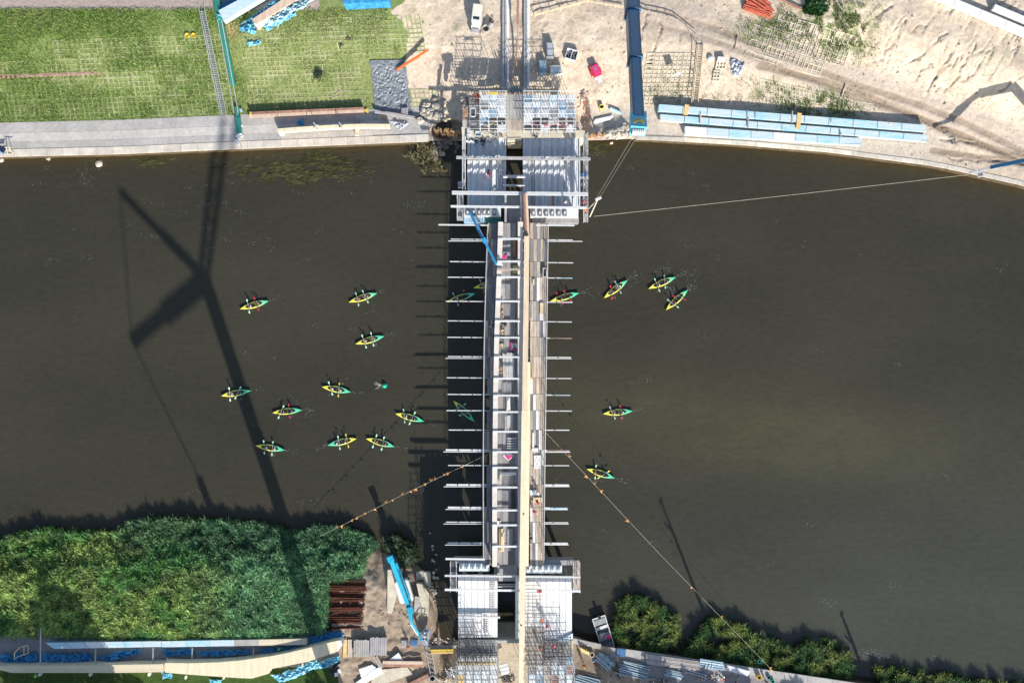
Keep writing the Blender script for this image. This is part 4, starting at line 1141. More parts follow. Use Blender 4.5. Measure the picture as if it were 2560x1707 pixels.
catwalk('railed scaffold bay at the right edge of the near platform', 1432, 1448, 1400, 1476, 8.8, 'plank', 2)
# pallets / bundles clamped outside the far platform
for (x, y, sx_, sy_, m, lab) in ((1460, 437, 18, 5, 'pallet', 'upper blue tube bundle on the right scaffold walkway'), (1461, 444, 20, 5, 'steel_white', 'white formwork bundle on the right scaffold walkway'), (1460, 461, 16, 6, 'panel_white', 'pale clamp bundle lower on the right scaffold walkway'), (1150, 462, 10, 16, 'grey_beam', 'grey panel hung outside the left platform edge'), (1463, 392, 14, 8, 'steel', 'steel clamp set at the end of the far waler')):
    o = thing('bundle', lab, 'bundle', P(x, y, 9.3))
    for i in range(4): rect('piece', o, x - sx_ / 2, y - sy_ / 2 + i * sy_ / 4 + .15, x + sx_ / 2, y - sy_ / 2 + (i + 1) * sy_ / 4 - .15, 9.3, 9.6, M[m])

# ---- main span
ZW = 9.3
YB = [562, 598, 654, 693, 753, 802, 843, 891, 944, 985.5, 1026, 1074.5, 1124.5, 1163, 1211.5, 1268, 1304.5, 1357]
def xl(y): return float(np.interp(y, [555, 690, 840, 1000, 1200, 1420], [1221, 1216, 1212, 1210, 1209, 1210]))
def xg(y): return float(np.interp(y, [555, 690, 840, 1000, 1200, 1430], [1251, 1247, 1241, 1238, 1236, 1236]))
def xr(y): return float(np.interp(y, [555, 700, 850, 1000, 1200, 1400], [1370, 1368, 1366, 1364, 1361, 1359]))
yy = [557] + YB[1:] + [1412]
for i, (a, c) in enumerate(zip(yy, yy[1:])):
    mid = (a + c) / 2
    # left walkway: three boards per bay, with missing ones over the water
    g = xg(mid) - 1; l = xl(mid) + 1
    n = 4; w = (g - l) / n
    for k in range(n):
        if 8 <= i <= 14 and k == 0 and i % 4 != 3: continue
        if 8 <= i <= 14 and k == 1 and i % 3 == 0: continue
        m = 'plank_grey' if (i * 7 + k * 3) % 5 else 'plank'
        rect('walkway_board', br, l + k * w + .3, a + .5, l + (k + 1) * w - .3, c - .5, ZW - .1, ZW + random.uniform(-.02, .02), M[m])
    # right walkway
    l2 = 1325.; g2 = xr(mid) - 1; n = 5; w = (g2 - l2) / n
    for k in range(n):
        m = ('plank', 'concrete', 'plank', 'plank_grey', 'plank', 'deck_lilac', 'plank')[(i * 5 + k * 2) % 7] if i > 2 else ('plank', 'plank_grey')[(i + k) % 2]
        split = random.uniform(.3, .7)
        rect('walkway_board', br, l2 + k * w + .3, a + .5, l2 + (k + 1) * w - .3, c - .5, ZW - .1, ZW + random.uniform(-.02, .02), M[m])
    # trough floor between the girders
    l3, g3 = xg(mid) + 5, 1302.; n = 4; w = (g3 - l3) / n
    for k in range(n):
        m = ('plank_grey', 'deck_grey', 'deck_grey', 'plank_grey', 'panel_shaded')[(i * 3 + k) % 5]  # darker boards paint in the shade between the girders
        rect('trough_board', br, l3 + k * w + .3, a + .8, l3 + (k + 1) * w - .3, c - .8, ZW + .25, ZW + .4 + random.uniform(-.03, .03), M[m])
    # cross tie across the trough, on top of the girders
    off = float(np.interp(a, [555, 850, 1400], [-1, 1, 9]))
    if i: bar('cross_tie', br, P(xg(a) - 5, a + off, 11.5), P(1303, a + off, 11.5), .3, .22, M['steel_white'])
    # left girder and right girder, one length per bay
    bar('girder_segment', br, P(xg(a) + 1, a + .2, 10.4), P(xg(c) + 1, c - .2, 10.4), .78, 2.0, M['girder_cream'])
    bar('girder_segment', br, P(1301, a + .2, 10.3), P(1301, c - .2, 10.3), .85, 2.3, M['girder_cream'])
    bar('edge_beam', br, P(xr(a), a, ZW + .1), P(xr(c), c, ZW + .1), .10, .2, M['grey_beam'])
    bar('edge_beam', br, P(xl(a), a, ZW + .1), P(xl(c), c, ZW + .1), .08, .2, M['grey_beam'])
    # soffit joists
    bar('joist', br, P(1230, mid, 8.8), P(1355, mid, 8.8), .3, .3, M['plank_grey'])
# outrigger beams, sticking out on both sides
for i, y in enumerate(YB):
    if i == 0: continue
    rx = float(np.interp(y, [560, 900, 1420], [1433, 1430, 1417]))
    lx = 1116 + random.uniform(-2, 6) if i not in (1, 2) else (1127, 1125)[i - 1]
    z = 8.75
    dbl = i in (1, 7, 12, 14, 15, 16, 17)
    m = 'steel_white'
    w = .36 if i in (12, 14, 15, 17) else .19
    t = (rx - lx) * (.010 if y < 900 else .004) + random.uniform(-1.2, 1.2); rx += random.uniform(-3, 3)
    if i % 3 == 0: bar('rail_stub', br, P(rx - random.uniform(20, 60), y + t + .3, z + .05), P(rx, y + t, z + .05), w * .5, .05, M['film_blue' if i % 2 else 'rust_beam'])
    for xs_ in (lx + 30, lx + 62, rx - 36): box('beam_clamp', br, P(xs_ + random.uniform(-6, 6), y + t * .3, z + .06), (.16, .34, .12), M['steel_dark'])
    bar('outrigger', br, P(lx, y, z), P(rx, y + t, z), w * .8, .05, M[m])
    if dbl: bar('outrigger', br, P(lx - 6, y + 4.6, z), P(rx + (24 if i == 1 else 2), y + t + 3.2, z), .13, .05, M[m])
# guard rail down both sides
for side, fx, ys_ in ((0, xl, (560, 1420)), (1, xr, (560, 1420))):
    y = ys_[0]
    while y < ys_[1] - 20:
        y2 = min(y + 60, ys_[1]); dx = -1.5 if side == 0 else 1.0
        for h in (.6, 1.1): tube('guard_rail', br, P(fx(y) + dx, y, ZW + h), P(fx(y2) + dx, y2, ZW + h), .045, M['steel_white'])
        tube('guard_post', br, P(fx(y) + dx, y, ZW - .3), P(fx(y) + dx, y, ZW + 1.1), .05, M['steel']); y = y2
for y in (640, 720, 800, 880, 960, 1040, 1120, 1200, 1280, 1360):
    # lattice falsework towers in the river
    for x in (1234, 1345):
        p = P(x, y, ZW - .6); q = P(x + 12, y, ZW - .6)
        tube('pile', br, (p.x, p.y, -1), p, .16, M['steel_dark']); tube('pile', br, (q.x, q.y, -1), q, .16, M['steel_dark'])
        tube('brace', br, (p.x, p.y, .5), q, .06, M['steel_dark'])
# big glued timber beam running down the right girder line
gb = thing('glulam_beam', 'very long pale laminated timber beam lying along the bridge to the near bank', 'beam', P(1310, 1000, 11))
xc = lambda y: float(np.interp(y, [590, 850, 1060, 1300, 1420, 1600, 1760], [1317, 1314, 1311, 1308, 1306, 1304.5, 1303]))
ysg = list(range(592, 1770, 62))
for a, c in zip(ysg, ysg[1:]):
    bar('lamella_length', gb, P(xc(a), a, 11.6), P(xc(c), c + .3, 11.6), .86 if a < 1000 else (1.0 if a < 1400 else .88), 1.5, M['glulam_tan' if a < 1000 else 'glulam'])
tube('bolt', gb, P(1303, 1563, 12.3), P(1303, 1563, 12.45), .12, M['steel_dark'], 'cyl'); tube('bolt', gb, P(1309, 1285, 12.3), P(1309, 1285, 12.45), .12, M['steel_dark'], 'cyl')
g2 = thing('glulam_beam', 'second laminated beam beside the long one, ending at the near platform', 'beam', P(1320, 1200, 11))
for a, c in ((905, 1010), (1010, 1130), (1130, 1270), (1270, 1412)):
    xa = float(np.interp(a, [905, 1100, 1400], [1321, 1320, 1316.5])); xb = float(np.interp(c, [905, 1100, 1400], [1321, 1320, 1316.5]))
    bar('lamella_length', g2, P(xa - 1, a, 11.3), P(xb - 1, c, 11.3), .75, 1.4, M['glulam'])
g3 = thing('timber_beam', 'shaded pinkish timber beam at the far end of the trough', 'beam', P(1316, 570, 10))
bar('beam_length', g3, P(1312, 484, 10.9), P(1317, 590, 10.9), .9, 1.0, M['glulam_warm']); bar('steel_cap', g3, P(1311, 486, 11.6), P(1315, 588, 11.6), .35, .3, M['rust_beam'])
for x in (1316, 1383):
    o = thing('red_waler', 'dark red steel waler on the far deck ' + ('beside the gap' if x == 1316 else 'among the right hand panels'), 'beam', P(x, 500, 10)); bar('waler', o, P(x, 485, 10.3), P(x, 514, 10.3), .35, .3, M['rust_beam'])
# boards, bundles, signs in the trough
def board(name, label, cat, cx, cy, pts, z, m, frame_m=None, extra=None):
    o = thing(name, label, cat, P(cx, cy, z))
    poly('board', o, pts, z, z + .06, M[m])
    return o
sg = board('river_sign', 'square red framed river sign with a white panel lying on the trough boards', 'sign', 1286, 865, [(1276, 856), (1295, 855), (1297, 875), (1277, 876)], 9.9, 'magenta')
poly('panel', sg, [(1279, 859), (1293, 858), (1294, 872), (1280, 873)], 9.96, 10.0, M['sheet_white'])
poly('arrow_mark', sg, [(1280, 872.6), (1287, 867), (1294, 871.6)], 10.0, 10.02, M['tarp_black'])
for (a, b_) in (((1284, 861), (1289, 861)), ((1284, 861), (1284, 864)), ((1284, 864), (1288, 864)), ((1288, 864), (1288, 867)), ((1284, 867), (1288, 867))):
    bar('digit_stroke', sg, P(*a, 10.02), P(*b_, 10.02), .1, .03, M['cloth_teal'])
sg = board('river_sign', 'white diamond sign with a crimson lower half in the trough', 'sign', 1270, 1140, [(1258, 1139), (1264, 1133), (1278, 1133), (1285, 1139), (1271, 1152)], 10.2, 'sheet_white')
poly('panel', sg, [(1260.5, 1138), (1283, 1138), (1271, 1150)], 10.26, 10.3, M['magenta'])
sg = board('river_sign', 'white board with a magenta triangle at the far end of the trough', 'sign', 1261, 638, [(1255, 629), (1267, 629), (1267, 647), (1255, 647)], 9.9, 'sheet_white')
poly('panel', sg, [(1255.5, 641), (1266.6, 630), (1266.6, 646.6), (1255.5, 646.6)], 9.96, 10.0, M['magenta'])
sg = board('river_sign', 'narrow crimson board against the right girder of the trough', 'sign', 1300, 705, [(1298, 696), (1302, 696), (1302, 715), (1298, 715)], 9.95, 'magenta')
o = thing('hatch', 'lime green folding hatch across the trough boards', 'hatch', P(1292, 672, 10))
rect('leaf', o, 1283, 664, 1302, 672, 9.8, 9.95, M['hatch']); rect('leaf', o, 1283, 679, 1299, 683, 9.8, 9.9, M['hatch'])
o = thing('gate_frame', 'weathered brown frame across the trough by the lime hatch', 'frame', P(1270, 672, 10)); bar('beam', o, P(1242, 673, 11.6), P(1300, 674, 11.6), .35, .3, M['plank']); bar('beam', o, P(1250, 677, 11.6), P(1285, 674, 11.6), .2, .2, M['plank'])
def bundle(label, x0, x1, y0, y1, z, n, r, m, name='tube_bundle', jit=3.0, cat='bundle', parts='tube_piece', slant=0.0):
    o = thing(name, label, cat, P((x0 + x1) / 2, (y0 + y1) / 2, z))
    for i in range(n):
        x = x0 + (x1 - x0) * (i + .5) / n; zz = z + r + (i % 2) * r * 1.5 + random.uniform(0, .05)
        tube(parts, o, P(x + random.uniform(-.5, .5), y0 + random.uniform(-jit, jit), zz), P(x + slant + random.uniform(-1, 1), y1 + random.uniform(-jit, jit), zz), r, M[m])
    return o
bundle('thick bundle of pale steel tubes lying in the middle of the trough', 1256, 1285, 884, 948, 9.9, 18, .085, 'steel_white', slant=2)
bundle('loose grey rods below the pale tube bundle in the trough', 1255, 1280, 956, 986, 9.8, 14, .05, 'steel')
bundle('curved grey rod heap above the cross ties of the trough', 1261, 1282, 1034, 1073, 9.8, 14, .05, 'steel_white', jit=6)
bundle('patterned steel mesh strips by the near end of the trough', 1268, 1281, 1322, 1376, 9.8, 8, .05, 'steel', jit=2)
bundle('timber strips laid beside the steel mesh strips', 1249, 1260, 1322, 1376, 9.8, 3, .22, 'timber', 'board_bundle')
bundle('dark cable bundle in the shaded trough near the workers', 1277, 1289, 1222, 1276, 9.8, 7, .05, 'steel_dark', jit=2)
bundle('narrow white board stack at the middle of the trough', 1266, 1274, 992, 1024, 9.8, 3, .16, 'sheet_white', 'board_bundle')
bundle('rusty pipe lying at the far end of the trough', 1282, 1292, 600, 640, 9.8, 3, .12, 'rust_beam')
o = thing('shelf_stack', 'stack of five pale trays near the middle of the trough', 'trays', P(1283, 1105, 10))
for k in range(5): rect('tray', o, 1268, 1094 + k * 6.4, 1292, 1097.6 + k * 6.4, 9.8, 10.1, M['steel'])
o = thing('white_trestle', 'white rectangular frame standing in the trough below the diamond sign', 'frame', P(1270, 1185, 10)); rect('top_bar', o, 1250, 1181, 1291, 1187, 9.9, 10.3, M['sheet_white']); rect('side_bar', o, 1249, 1187, 1252, 1210, 9.9, 10.2, M['plank']); rect('side_bar', o, 1288, 1187, 1291, 1206, 9.9, 10.2, M['steel'])
o = thing('notice_board', 'pair of white printed notice boards on the right walkway', 'board', P(1344, 1154, 9.5))
for (y0, y1) in ((1138, 1155), (1156, 1171)):
    rect('sheet', o, 1335, y0, 1352, y1, 9.4, 9.5, M['sheet_white'])
    for r_ in range(3):
        for k in range(4):
            if (r_ + k) % 3: rect('print_mark', o, 1336.5 + k * 3.7, y0 + 3 + r_ * 4.4, 1338.8 + k * 3.7, y0 + 4.6 + r_ * 4.4, 9.5, 9.51, M['tarp_black'])
o = thing('crate', 'dark mesh crate of fittings at the right walkway edge', 'crate', P(1362, 681, 9.4))
for (a, b_, c_, d_) in ((1357, 671, 1358.5, 692), (1366, 671, 1367.5, 692), (1357, 670, 1367.5, 671.5), (1357, 691, 1367.5, 692.5)): rect('side', o, a, b_, c_, d_, 9.4, 9.9, M['steel_white'])
rect('contents', o, 1358.5, 671.5, 1366, 691, 9.4, 9.7, M['steel_dark'])
for (x0, y0, x1, y1, m, lab, nm) in ((1350, 757, 1360, 785, 'timber', 'short fresh timber board on the right walkway', 'plank_piece'), (1332, 698, 1336, 712, 'timber', 'small pale timber tray on the right walkway', 'plank_piece'), (1333, 1243, 1355, 1255, 'timber', 'fresh plywood sheet under a kneeling worker', 'plywood_sheet'), (1325, 1225, 1343, 1237, 'deck_blue', 'blue grey metal sheet on the right walkway', 'metal_sheet'), (1331, 1082, 1335, 1118, 'sheet_white', 'thin white board beside the timber beam', 'plank_piece'), (1330, 1120, 1345, 1127, 'sheet_white', 'white box lid at a walkway joint', 'plank_piece'), (1241, 1302, 1252, 1318, 'white_paint', 'white sack on the left girder', 'sack'), (1250, 860, 1258, 866, 'timber', 'pale timber offcut in the trough', 'plank_piece')):
    o = thing(nm, lab, 'board', P(x0, y0, 9.5)); rect('sheet', o, x0, y0, x1, y1, 9.4, 9.58 if x0 > 1300 else 9.95, M[m])
b = MB(); p = P(1262, 811, 9.8); o = thing('cable_coil', 'dark cable coil in the trough', 'cable coil', p)
for k in range(3):
    pts = [p + Vector((math.cos(t) * (.32 - k * .05), math.sin(t) * (.32 - k * .05), .04 + k * .05)) for t in np.linspace(0, 6.28, 13)]; path_mb(pts, .035, 5, b)
b.build('coil', M['rubber'], o)
# blue knuckle arm reaching over the far left corner
o = thing('lift_arm', 'slim bright blue lift arm slanting from the far platform to the trough', 'lift', P(1176, 537, 9))
bar('boom', o, P(1176, 532, 10.5), P(1212, 604, 12), .52, .45, M['lift_blue']); bar('boom', o, P(1209, 598, 12.1), P(1241, 661, 12.6), .34, .35, M['lift_blue'])
tube('cylinder', o, P(1182, 540, 11), P(1214, 602, 12.5), .07, M['steel']); box('joint', o, P(1211, 601, 12.2), (.7, .7, .6), M['lift_blue'], .5)
bar('fork', o, P(1241, 661, 12.4), P(1257, 663, 12.2), .18, .2, M['steel_white']); bar('fork', o, P(1241, 661, 12.4), P(1244, 655, 12.2), .14, .2, M['steel_white'])
# ---- scaffolds
def scaffold(label, x0, x1, y0, y1, nx, ny, zb, levels, m='steel', panels=None, diag=True, r=.045, group=None, rows_open=0):
    o = thing('scaffold', label, 'scaffold', P((x0 + x1) / 2, (y0 + y1) / 2, zb), group)
    zt = levels[-1]
    A, B = P(x0, y0, zt), P(x1, y1, zt)
    X = [A.x + (B.x - A.x) * i / nx for i in range(nx + 1)]; Y = [A.y + (B.y - A.y) * j / ny for j in range(ny + 1)]
    for x in X:
        for y in Y: tube('upright', o, (x, y, zb), (x, y, zt + .25), r, M[m])
    for z in levels:
        for y in Y: tube('ledger', o, (X[0] - .15, y, z), (X[-1] + .15, y, z), r, M[m])
        for x in X: tube('transom', o, (x, Y[0] + .1, z - .1), (x, Y[-1] - .1, z - .1), r, M[m])
    if diag:
        for i in range(nx):
            for j in range(ny):
                if (i + j) % 2 == 0: tube('diagonal_brace', o, (X[i], Y[j], levels[0]), (X[i + 1], Y[j + 1], levels[-1]), r * .8, M[m])
    if panels:
        zz, ms, gap = panels
        for i in range(nx):
            for j in range(ny):
                mm = ms[(i * 3 + j * 5 + i * j) % len(ms)]
                if mm is None or (rows_open and j >= rows_open and (i + j) % 3): continue
                wx, wy = X[i + 1] - X[i], Y[j] - Y[j + 1]
                for k in (0, 1):
                    box('deck_board', o, ((X[i] + X[i + 1]) / 2, Y[j + 1] + wy * (.25 + .5 * k), zz + random.uniform(-.01, .01)), (wx - gap, wy / 2 - gap * .6, .07), M[mm])
    return o
PN = ['panel_white', 'panel_blue', 'panel_white', 'deck_blue', 'panel_white', 'deck_grey', 'panel_white']
scaffold('left scaffold tower over the far abutment with pale deck boards', 1200, 1264, 228, 322, 3, 5, 3.2, [6.0, 8.0, 10.2], 'steel_white', (8.0, PN, .12), rows_open=3)
scaffold('right scaffold tower over the far abutment with pale deck boards', 1310, 1439, 228, 322, 6, 5, 3.2, [6.0, 8.0, 10.2], 'steel_white', (8.0, PN[1:] + ['panel_white'], .12), rows_open=3)
scaffold('narrow scaffold bay left of the far scaffold towers', 1174, 1198, 246, 322, 1, 4, 3.0, [6.0, 8.2], 'steel', (7.2, ['deck_grey', None, 'grey_beam'], .1))
rect_o = thing('yellow_board', 'bright yellow toe panel on top of the left far scaffold', 'panel', P(1234, 233, 10)); rect('sheet', rect_o, 1223.5, 230.5, 1243, 236.5, 10.2, 10.32, M['yellow'])
rb = thing('scaffold_walkway', 'plywood deck between the two far scaffold towers', 'walkway', P(1287, 270, 8))
for k in range(5): rect('plywood_sheet', rb, 1266 + k * 8.2, 237, 1273.6 + k * 8.2, 298, 7.9, 8.0, M['deck_grey' if k > 2 else 'concrete'])
for k in range(3): rect('plywood_sheet', rb, 1266 + k * 14, 299, 1279.4 + k * 14, 326, 7.9, 8.0, M['plank'])
# rebar standing behind the far abutment
rs = thing('starter_bars', 'row of dark upright reinforcing bars behind the far plywood deck', 'rebar', P(1290, 226, 4))
for i in range(26):
    x = 1270 + (i % 13) * 3.1; y = 222 + (i // 13) * 8
    p = P(x, y, 8.0); tube('bar', rs, (p.x + .2, p.y, 3.5), p + Vector((random.uniform(-.2, .2), random.uniform(0, .5), random.uniform(0, .8))), .04, M['crane_dark'])
bundle('bundle of red and dark tubes at the upper left of the far scaffold', 1182, 1199, 232, 258, 7.0, 7, .07, 'redpipe')
bundle('fan of curved pale tubes clamped below the right far scaffold', 1357, 1366, 318, 340, 10.0, 5, .05, 'steel_white')
def frame_table(label, x0, y0, x1, y1, z, m='steel_white', ins='steel_dark'):
    o = thing('steel_hatch', label, 'frame', P(x0, y0, z))
    for (a, b_, c_, d_) in ((x0, y0, x1, y0 + 1.6), (x0, y1 - 1.6, x1, y1), (x0, y0, x0 + 1.4, y1), (x1 - 1.4, y0, x1, y1)): rect('side', o, a, b_, c_, d_, z, z + .3, M[m])
    rect('panel', o, x0 + 1.6, y0 + 1.8, x1 - 1.6, y1 - 1.8, z, z + .1, M[ins])
frame_table('white framed black hatch at the left side of the far scaffold', 1176, 270, 1189, 292, 9.7)
frame_table('white steel frame on the ledge at the far left deck', 1188, 328, 1204, 341, 9.75, 'steel_white', 'panel_blue')
o = thing('clamp_stack', 'white ribbed stack of formwork clamps along the far left ledge', 'clamps', P(1172, 320, 9.6))
for k in range(14): rect('clamp', o, 1167 + (k % 2), 302 + k * 3.4, 1177, 304.2 + k * 3.4, 9.6, 9.9, M['panel_white'])
for k in range(4):
    p = P(1168 + k * 4.4, 352 + (k % 2) * 3, 9.7); tube('sack', o, p, p + Vector((.1, -.3, .35)), .26, M['sheet_white'], 'cyl')
for (x, y, r_, lab) in ((1222, 352, .38, 'brown cable ring on the far left deck edge'), (1373, 330, .3, 'small grey cable ring on the far ledge')):
    p = P(x, y, 9.8); o = thing('cable_coil', lab, 'cable coil', p)
    path_mb([p + Vector((math.cos(t) * r_, math.sin(t) * r_, .05)) for t in np.linspace(0, 6.28, 15)], .06, 5).build('coil', M['plank'], o)
def heap(label, cx, cy, rx, ry, z, n, ms, name='clutter_heap', sz=(.15, .6)):
    o = thing(name, label, 'heap', P(cx, cy, z))
    for _ in range(n):
        x, y = random.gauss(cx, rx * .5), random.gauss(cy, ry * .5)
        an = random.uniform(0, 3.14); L = random.uniform(*sz)
        p = P(x, y, z + random.uniform(.05, .25)); d = Vector((math.cos(an), math.sin(an), random.uniform(-.1, .3))) * L
        bar('piece', o, p - d / 2, p + d / 2, random.uniform(.06, .2), random.uniform(.05, .12), M[random.choice(ms)])
    return o
heap('heap of cables and fittings on the far left ledge', 1200, 350, 14, 10, 9.6, 40, ['steel_dark', 'rubber', 'steel'])
heap('scatter of small steel fittings beside the far plywood deck', 1245, 338, 22, 9, 9.7, 55, ['steel', 'steel_dark', 'steel_white', 'plank'], sz=(.1, .4))
heap('small heap of fittings on the far right ledge', 1338, 341, 8, 8, 9.7, 26, ['steel', 'steel_dark'], sz=(.1, .35))
heap('row of tools and straps along the upper waler of the left deck', 1215, 393, 45, 3, 10.3, 34, ['steel', 'steel_white', 'cloth_teal', 'steel_dark'], sz=(.1, .45))
heap('row of tools and straps along the upper waler of the right deck', 1375, 394, 60, 3, 10.3, 34, ['steel', 'steel_white', 'pallet', 'steel_dark'], sz=(.1, .45))
heap('red and orange straps heaped on the right side walkway', 1461, 500, 8, 26, 9.2, 46, ['red', 'orange', 'steel_white', 'steel', 'pallet'], sz=(.15, .5))
heap('scattered fittings between the towers and the ledge', 1400, 312, 60, 8, 8.2, 70, ['steel', 'rust_beam', 'steel_white', 'cloth_pink'], sz=(.1, .5))
heap('scattered timber offcuts on the left far tower', 1232, 310, 28, 8, 8.2, 34, ['yellow_plank', 'plank', 'steel_white', 'steel_dark'], sz=(.15, .5))
heap('tools strewn on the left side of the trough', 1256, 800, 3, 60, 9.8, 40, ['steel', 'rust_beam', 'yellow_plank', 'steel_dark'], sz=(.1, .5))
heap('tools strewn between the girders near the tube bundle', 1254, 920, 3, 40, 9.8, 40, ['steel', 'rust_beam', 'yellow_plank', 'steel_dark'], sz=(.1, .45))
heap('dark hoses and frames on the left walkway', 1231, 815, 7, 14, 9.4, 22, ['steel_dark', 'steel', 'plank'], sz=(.3, 1.2))
heap('timber offcuts on the left walkway near the near end', 1234, 1305, 5, 22, 9.4, 22, ['plank', 'steel_dark', 'timber'], sz=(.4, 1.6))
o = thing('generator', 'small red machine on the far left deck', 'machine', P(1221, 432, 9.6)); rect('body', o, 1218, 430, 1224, 437, 9.6, 10.1, M['red']); rect('engine', o, 1219, 424, 1223, 430, 9.6, 9.95, M['steel_dark'])
o = thing('trestle', 'long pale trestle and planks on the left side walkway', 'planks', P(1159, 330, 9.4)); bar('plank', o, P(1160, 300, 9.6), P(1158, 375, 9.6), .45, .12, M['concrete']); bar('plank', o, P(1156, 318, 9.75), P(1158, 345, 9.75), .3, .12, M['slab_cream'])
# near side reinforcement and scaffold
def rebar_mat(label, x0, x1, y0, y1, z, sx_, sy_, m='steel', r=.028, up=0.0):
    o = thing('rebar_mat', label, 'rebar', P((x0 + x1) / 2, (y0 + y1) / 2, z))
    x = x0
    while x <= x1: tube('bar', o, P(x + random.uniform(-.6, .6), y0, z), P(x + random.uniform(-1.5, 1.5), y1, z), r, M[m]); x += sx_
    y = y0
    while y <= y1: tube('bar', o, P(x0, y + random.uniform(-.5, .5), z + .06), P(x1, y + random.uniform(-.6, .6), z + .06), r, M[m]); y += sy_
    if up:
        x = x0
        while x <= x1:
            y = y0
            while y <= y1:
                p = P(x, y, z); tube('bar', o, p, p + Vector((random.uniform(-.2, .2), random.uniform(-.2, .2), up * random.uniform(.7, 1.1))), r, M[m]); y += sy_ * 2.2
            x += sx_ * 2.2
rebar_mat('open rebar mat on the near left deck by the bank', 1146, 1192, 1556, 1620, 10.0, 5.2, 5.2, 'grey_beam', .02, .3)
rebar_mat('open rebar mat on the near right deck beside the beam', 1312, 1361, 1478, 1568, 10.2, 9, 9, 'grey_beam', .024, .3)
rebar_mat('dense rebar mat on the near right bank under the scaffold', 1362, 1432, 1602, 1668, 10.0, 6, 6, 'grey_beam', .024, .5)
rebar_mat('dark rebar mat on the near left bank', 1143, 1243, 1615, 1648, 9.9, 5.5, 5.5, 'steel_dark', .03, .6)
o = thing('formwork_floor', 'grey formwork floor behind the near left deck', 'formwork', P(1195, 1630, 9))
for i in range(5): 
    for j in range(2): rect('formwork_sheet', o, 1143 + i * 20.2, 1608 + j * 22, 1162.4 + i * 20.2, 1629 + j * 22, 9.0, 9.4, M['deck_grey' if (i + j) % 3 else 'concrete'])
o = thing('formwork_floor', 'pale formwork floor behind the near right deck', 'formwork', P(1395, 1630, 9))
for i in range(4):
    for j in range(3): rect('formwork_sheet', o, 1362 + i * 18, 1600 + j * 24, 1379.4 + i * 18, 1623 + j * 24, 9.0, 9.4, M['concrete' if (i + j) % 3 else 'slab_cream'])
o = thing('plank_deck', 'pale plank deck beside the beam where a worker in orange bends', 'planks', P(1337, 1615, 9.5))
for i in range(9):
    for (a, c) in ((1568, 1607), (1607.6, 1664)): rect('plank', o, 1313.5 + i * 5.4, a, 1318.3 + i * 5.4, c, 9.45, 9.6 + random.uniform(-.01, .01), M['plank' if (i + (a > 1600)) % 2 else 'concrete'])
o = thing('timber_row', 'row of yellow formwork timbers across the near left scaffold', 'timbers', P(1192, 1656, 10))
for i in range(24): bar('timber_piece', o, P(1143 + i * 4.1, 1651, 10.2), P(1144.5 + i * 4.1, 1662, 10.2), .14, .12, M['yellow_plank'])
bar('timber_piece', o, P(1141, 1656, 10.4), P(1240, 1657, 10.4), .2, .15, M['yellow_plank'])
scaffold('left scaffold tower at the near bank with pale trays', 1140, 1243, 1664, 1780, 5, 5, 2.0, [7.0, 9.4, 11.4, 13.4], 'steel', (9.4, ['panel_white', 'panel_white', 'deck_blue', 'panel_white', 'yellow_plank', 'panel_white'], .14))
scaffold('right scaffold tower at the near bank with blue grey boards', 1323, 1436, 1664, 1780, 6, 5, 2.0, [7.0, 9.4, 11.4, 13.4], 'steel', (9.4, ['deck_blue', 'panel_blue', 'panel_white', 'deck_blue', 'rust_beam', 'deck_grey', 'plank'], .14))
scaffold('low open scaffold across the near right deck', 1362, 1428, 1600, 1660, 3, 3, 9.4, [10.6, 12.0], 'steel_dark', None, True, .03)
scaffold('low open scaffold across the near left deck', 1146, 1190, 1600, 1660, 2, 3, 9.4, [10.6, 13.5], 'steel_dark', None, True, .035)
o = thing('wall_panel', 'sloping white side panel at the near right deck corner', 'panel', P(1420, 1600, 9)); poly('sheet', o, [(1395, 1601), (1432, 1583), (1432, 1596), (1410, 1604)], 9.5, 9.75, M['deck_blue'])
p = P(1262, 1671, 2.2); o = thing('pallet_stack', 'grey green pallet stack between the near scaffold towers', 'pallets', p)
for k in range(3): box('pallet', o, P(1259 + k * 2, 1662 + k * 9, 4.0), (1.5, .55, .35), M[('steel_white', 'crane_green', 'steel_white')[k] if k != 1 else 'deck_blue'], .28)
heap('dark weeds and wire below the near scaffold gap', 1265, 1698, 22, 10, 2.1, 50, ['steel_dark', 'rubber', 'bark'], sz=(.2, .7))
# far rails
for (x0, x1, lab) in ((1256, 1273, 'left launching beam running up the far bank from the scaffold'), (1310, 1324, 'right launching beam running up the far bank from the scaffold')):
    o = thing('launching_beam', lab, 'beam', P(x0, 100, 4)); w = x1 - x0
    for j in range(9):
        a = -150 + j * 42; c = a + 41.3
        rect('steel_length', o, x0, a, x0 + w * .28, c, 3.4, 4.7, M['steel']); rect('steel_length', o, x0 + w * .36, a, x0 + w * .56, c, 3.4, 4.6, M['grey_beam'])
        rect('concrete_length', o, x0 + w * .6, a, x1, c, 3.4, 4.3, M['sheet_white'])
o = thing('strut', 'long rusty tapered strut between the launching beams', 'strut', P(1294, 80, 5)); 
for a, b_, w in (((1295, -60, 7.5), (1294, 60, 6), .42), ((1294, 60, 6), (1291, 180, 4.6), .2)): bar('strut_length', o, P(*a), P(*b_), w, .25, M['rust_beam'])
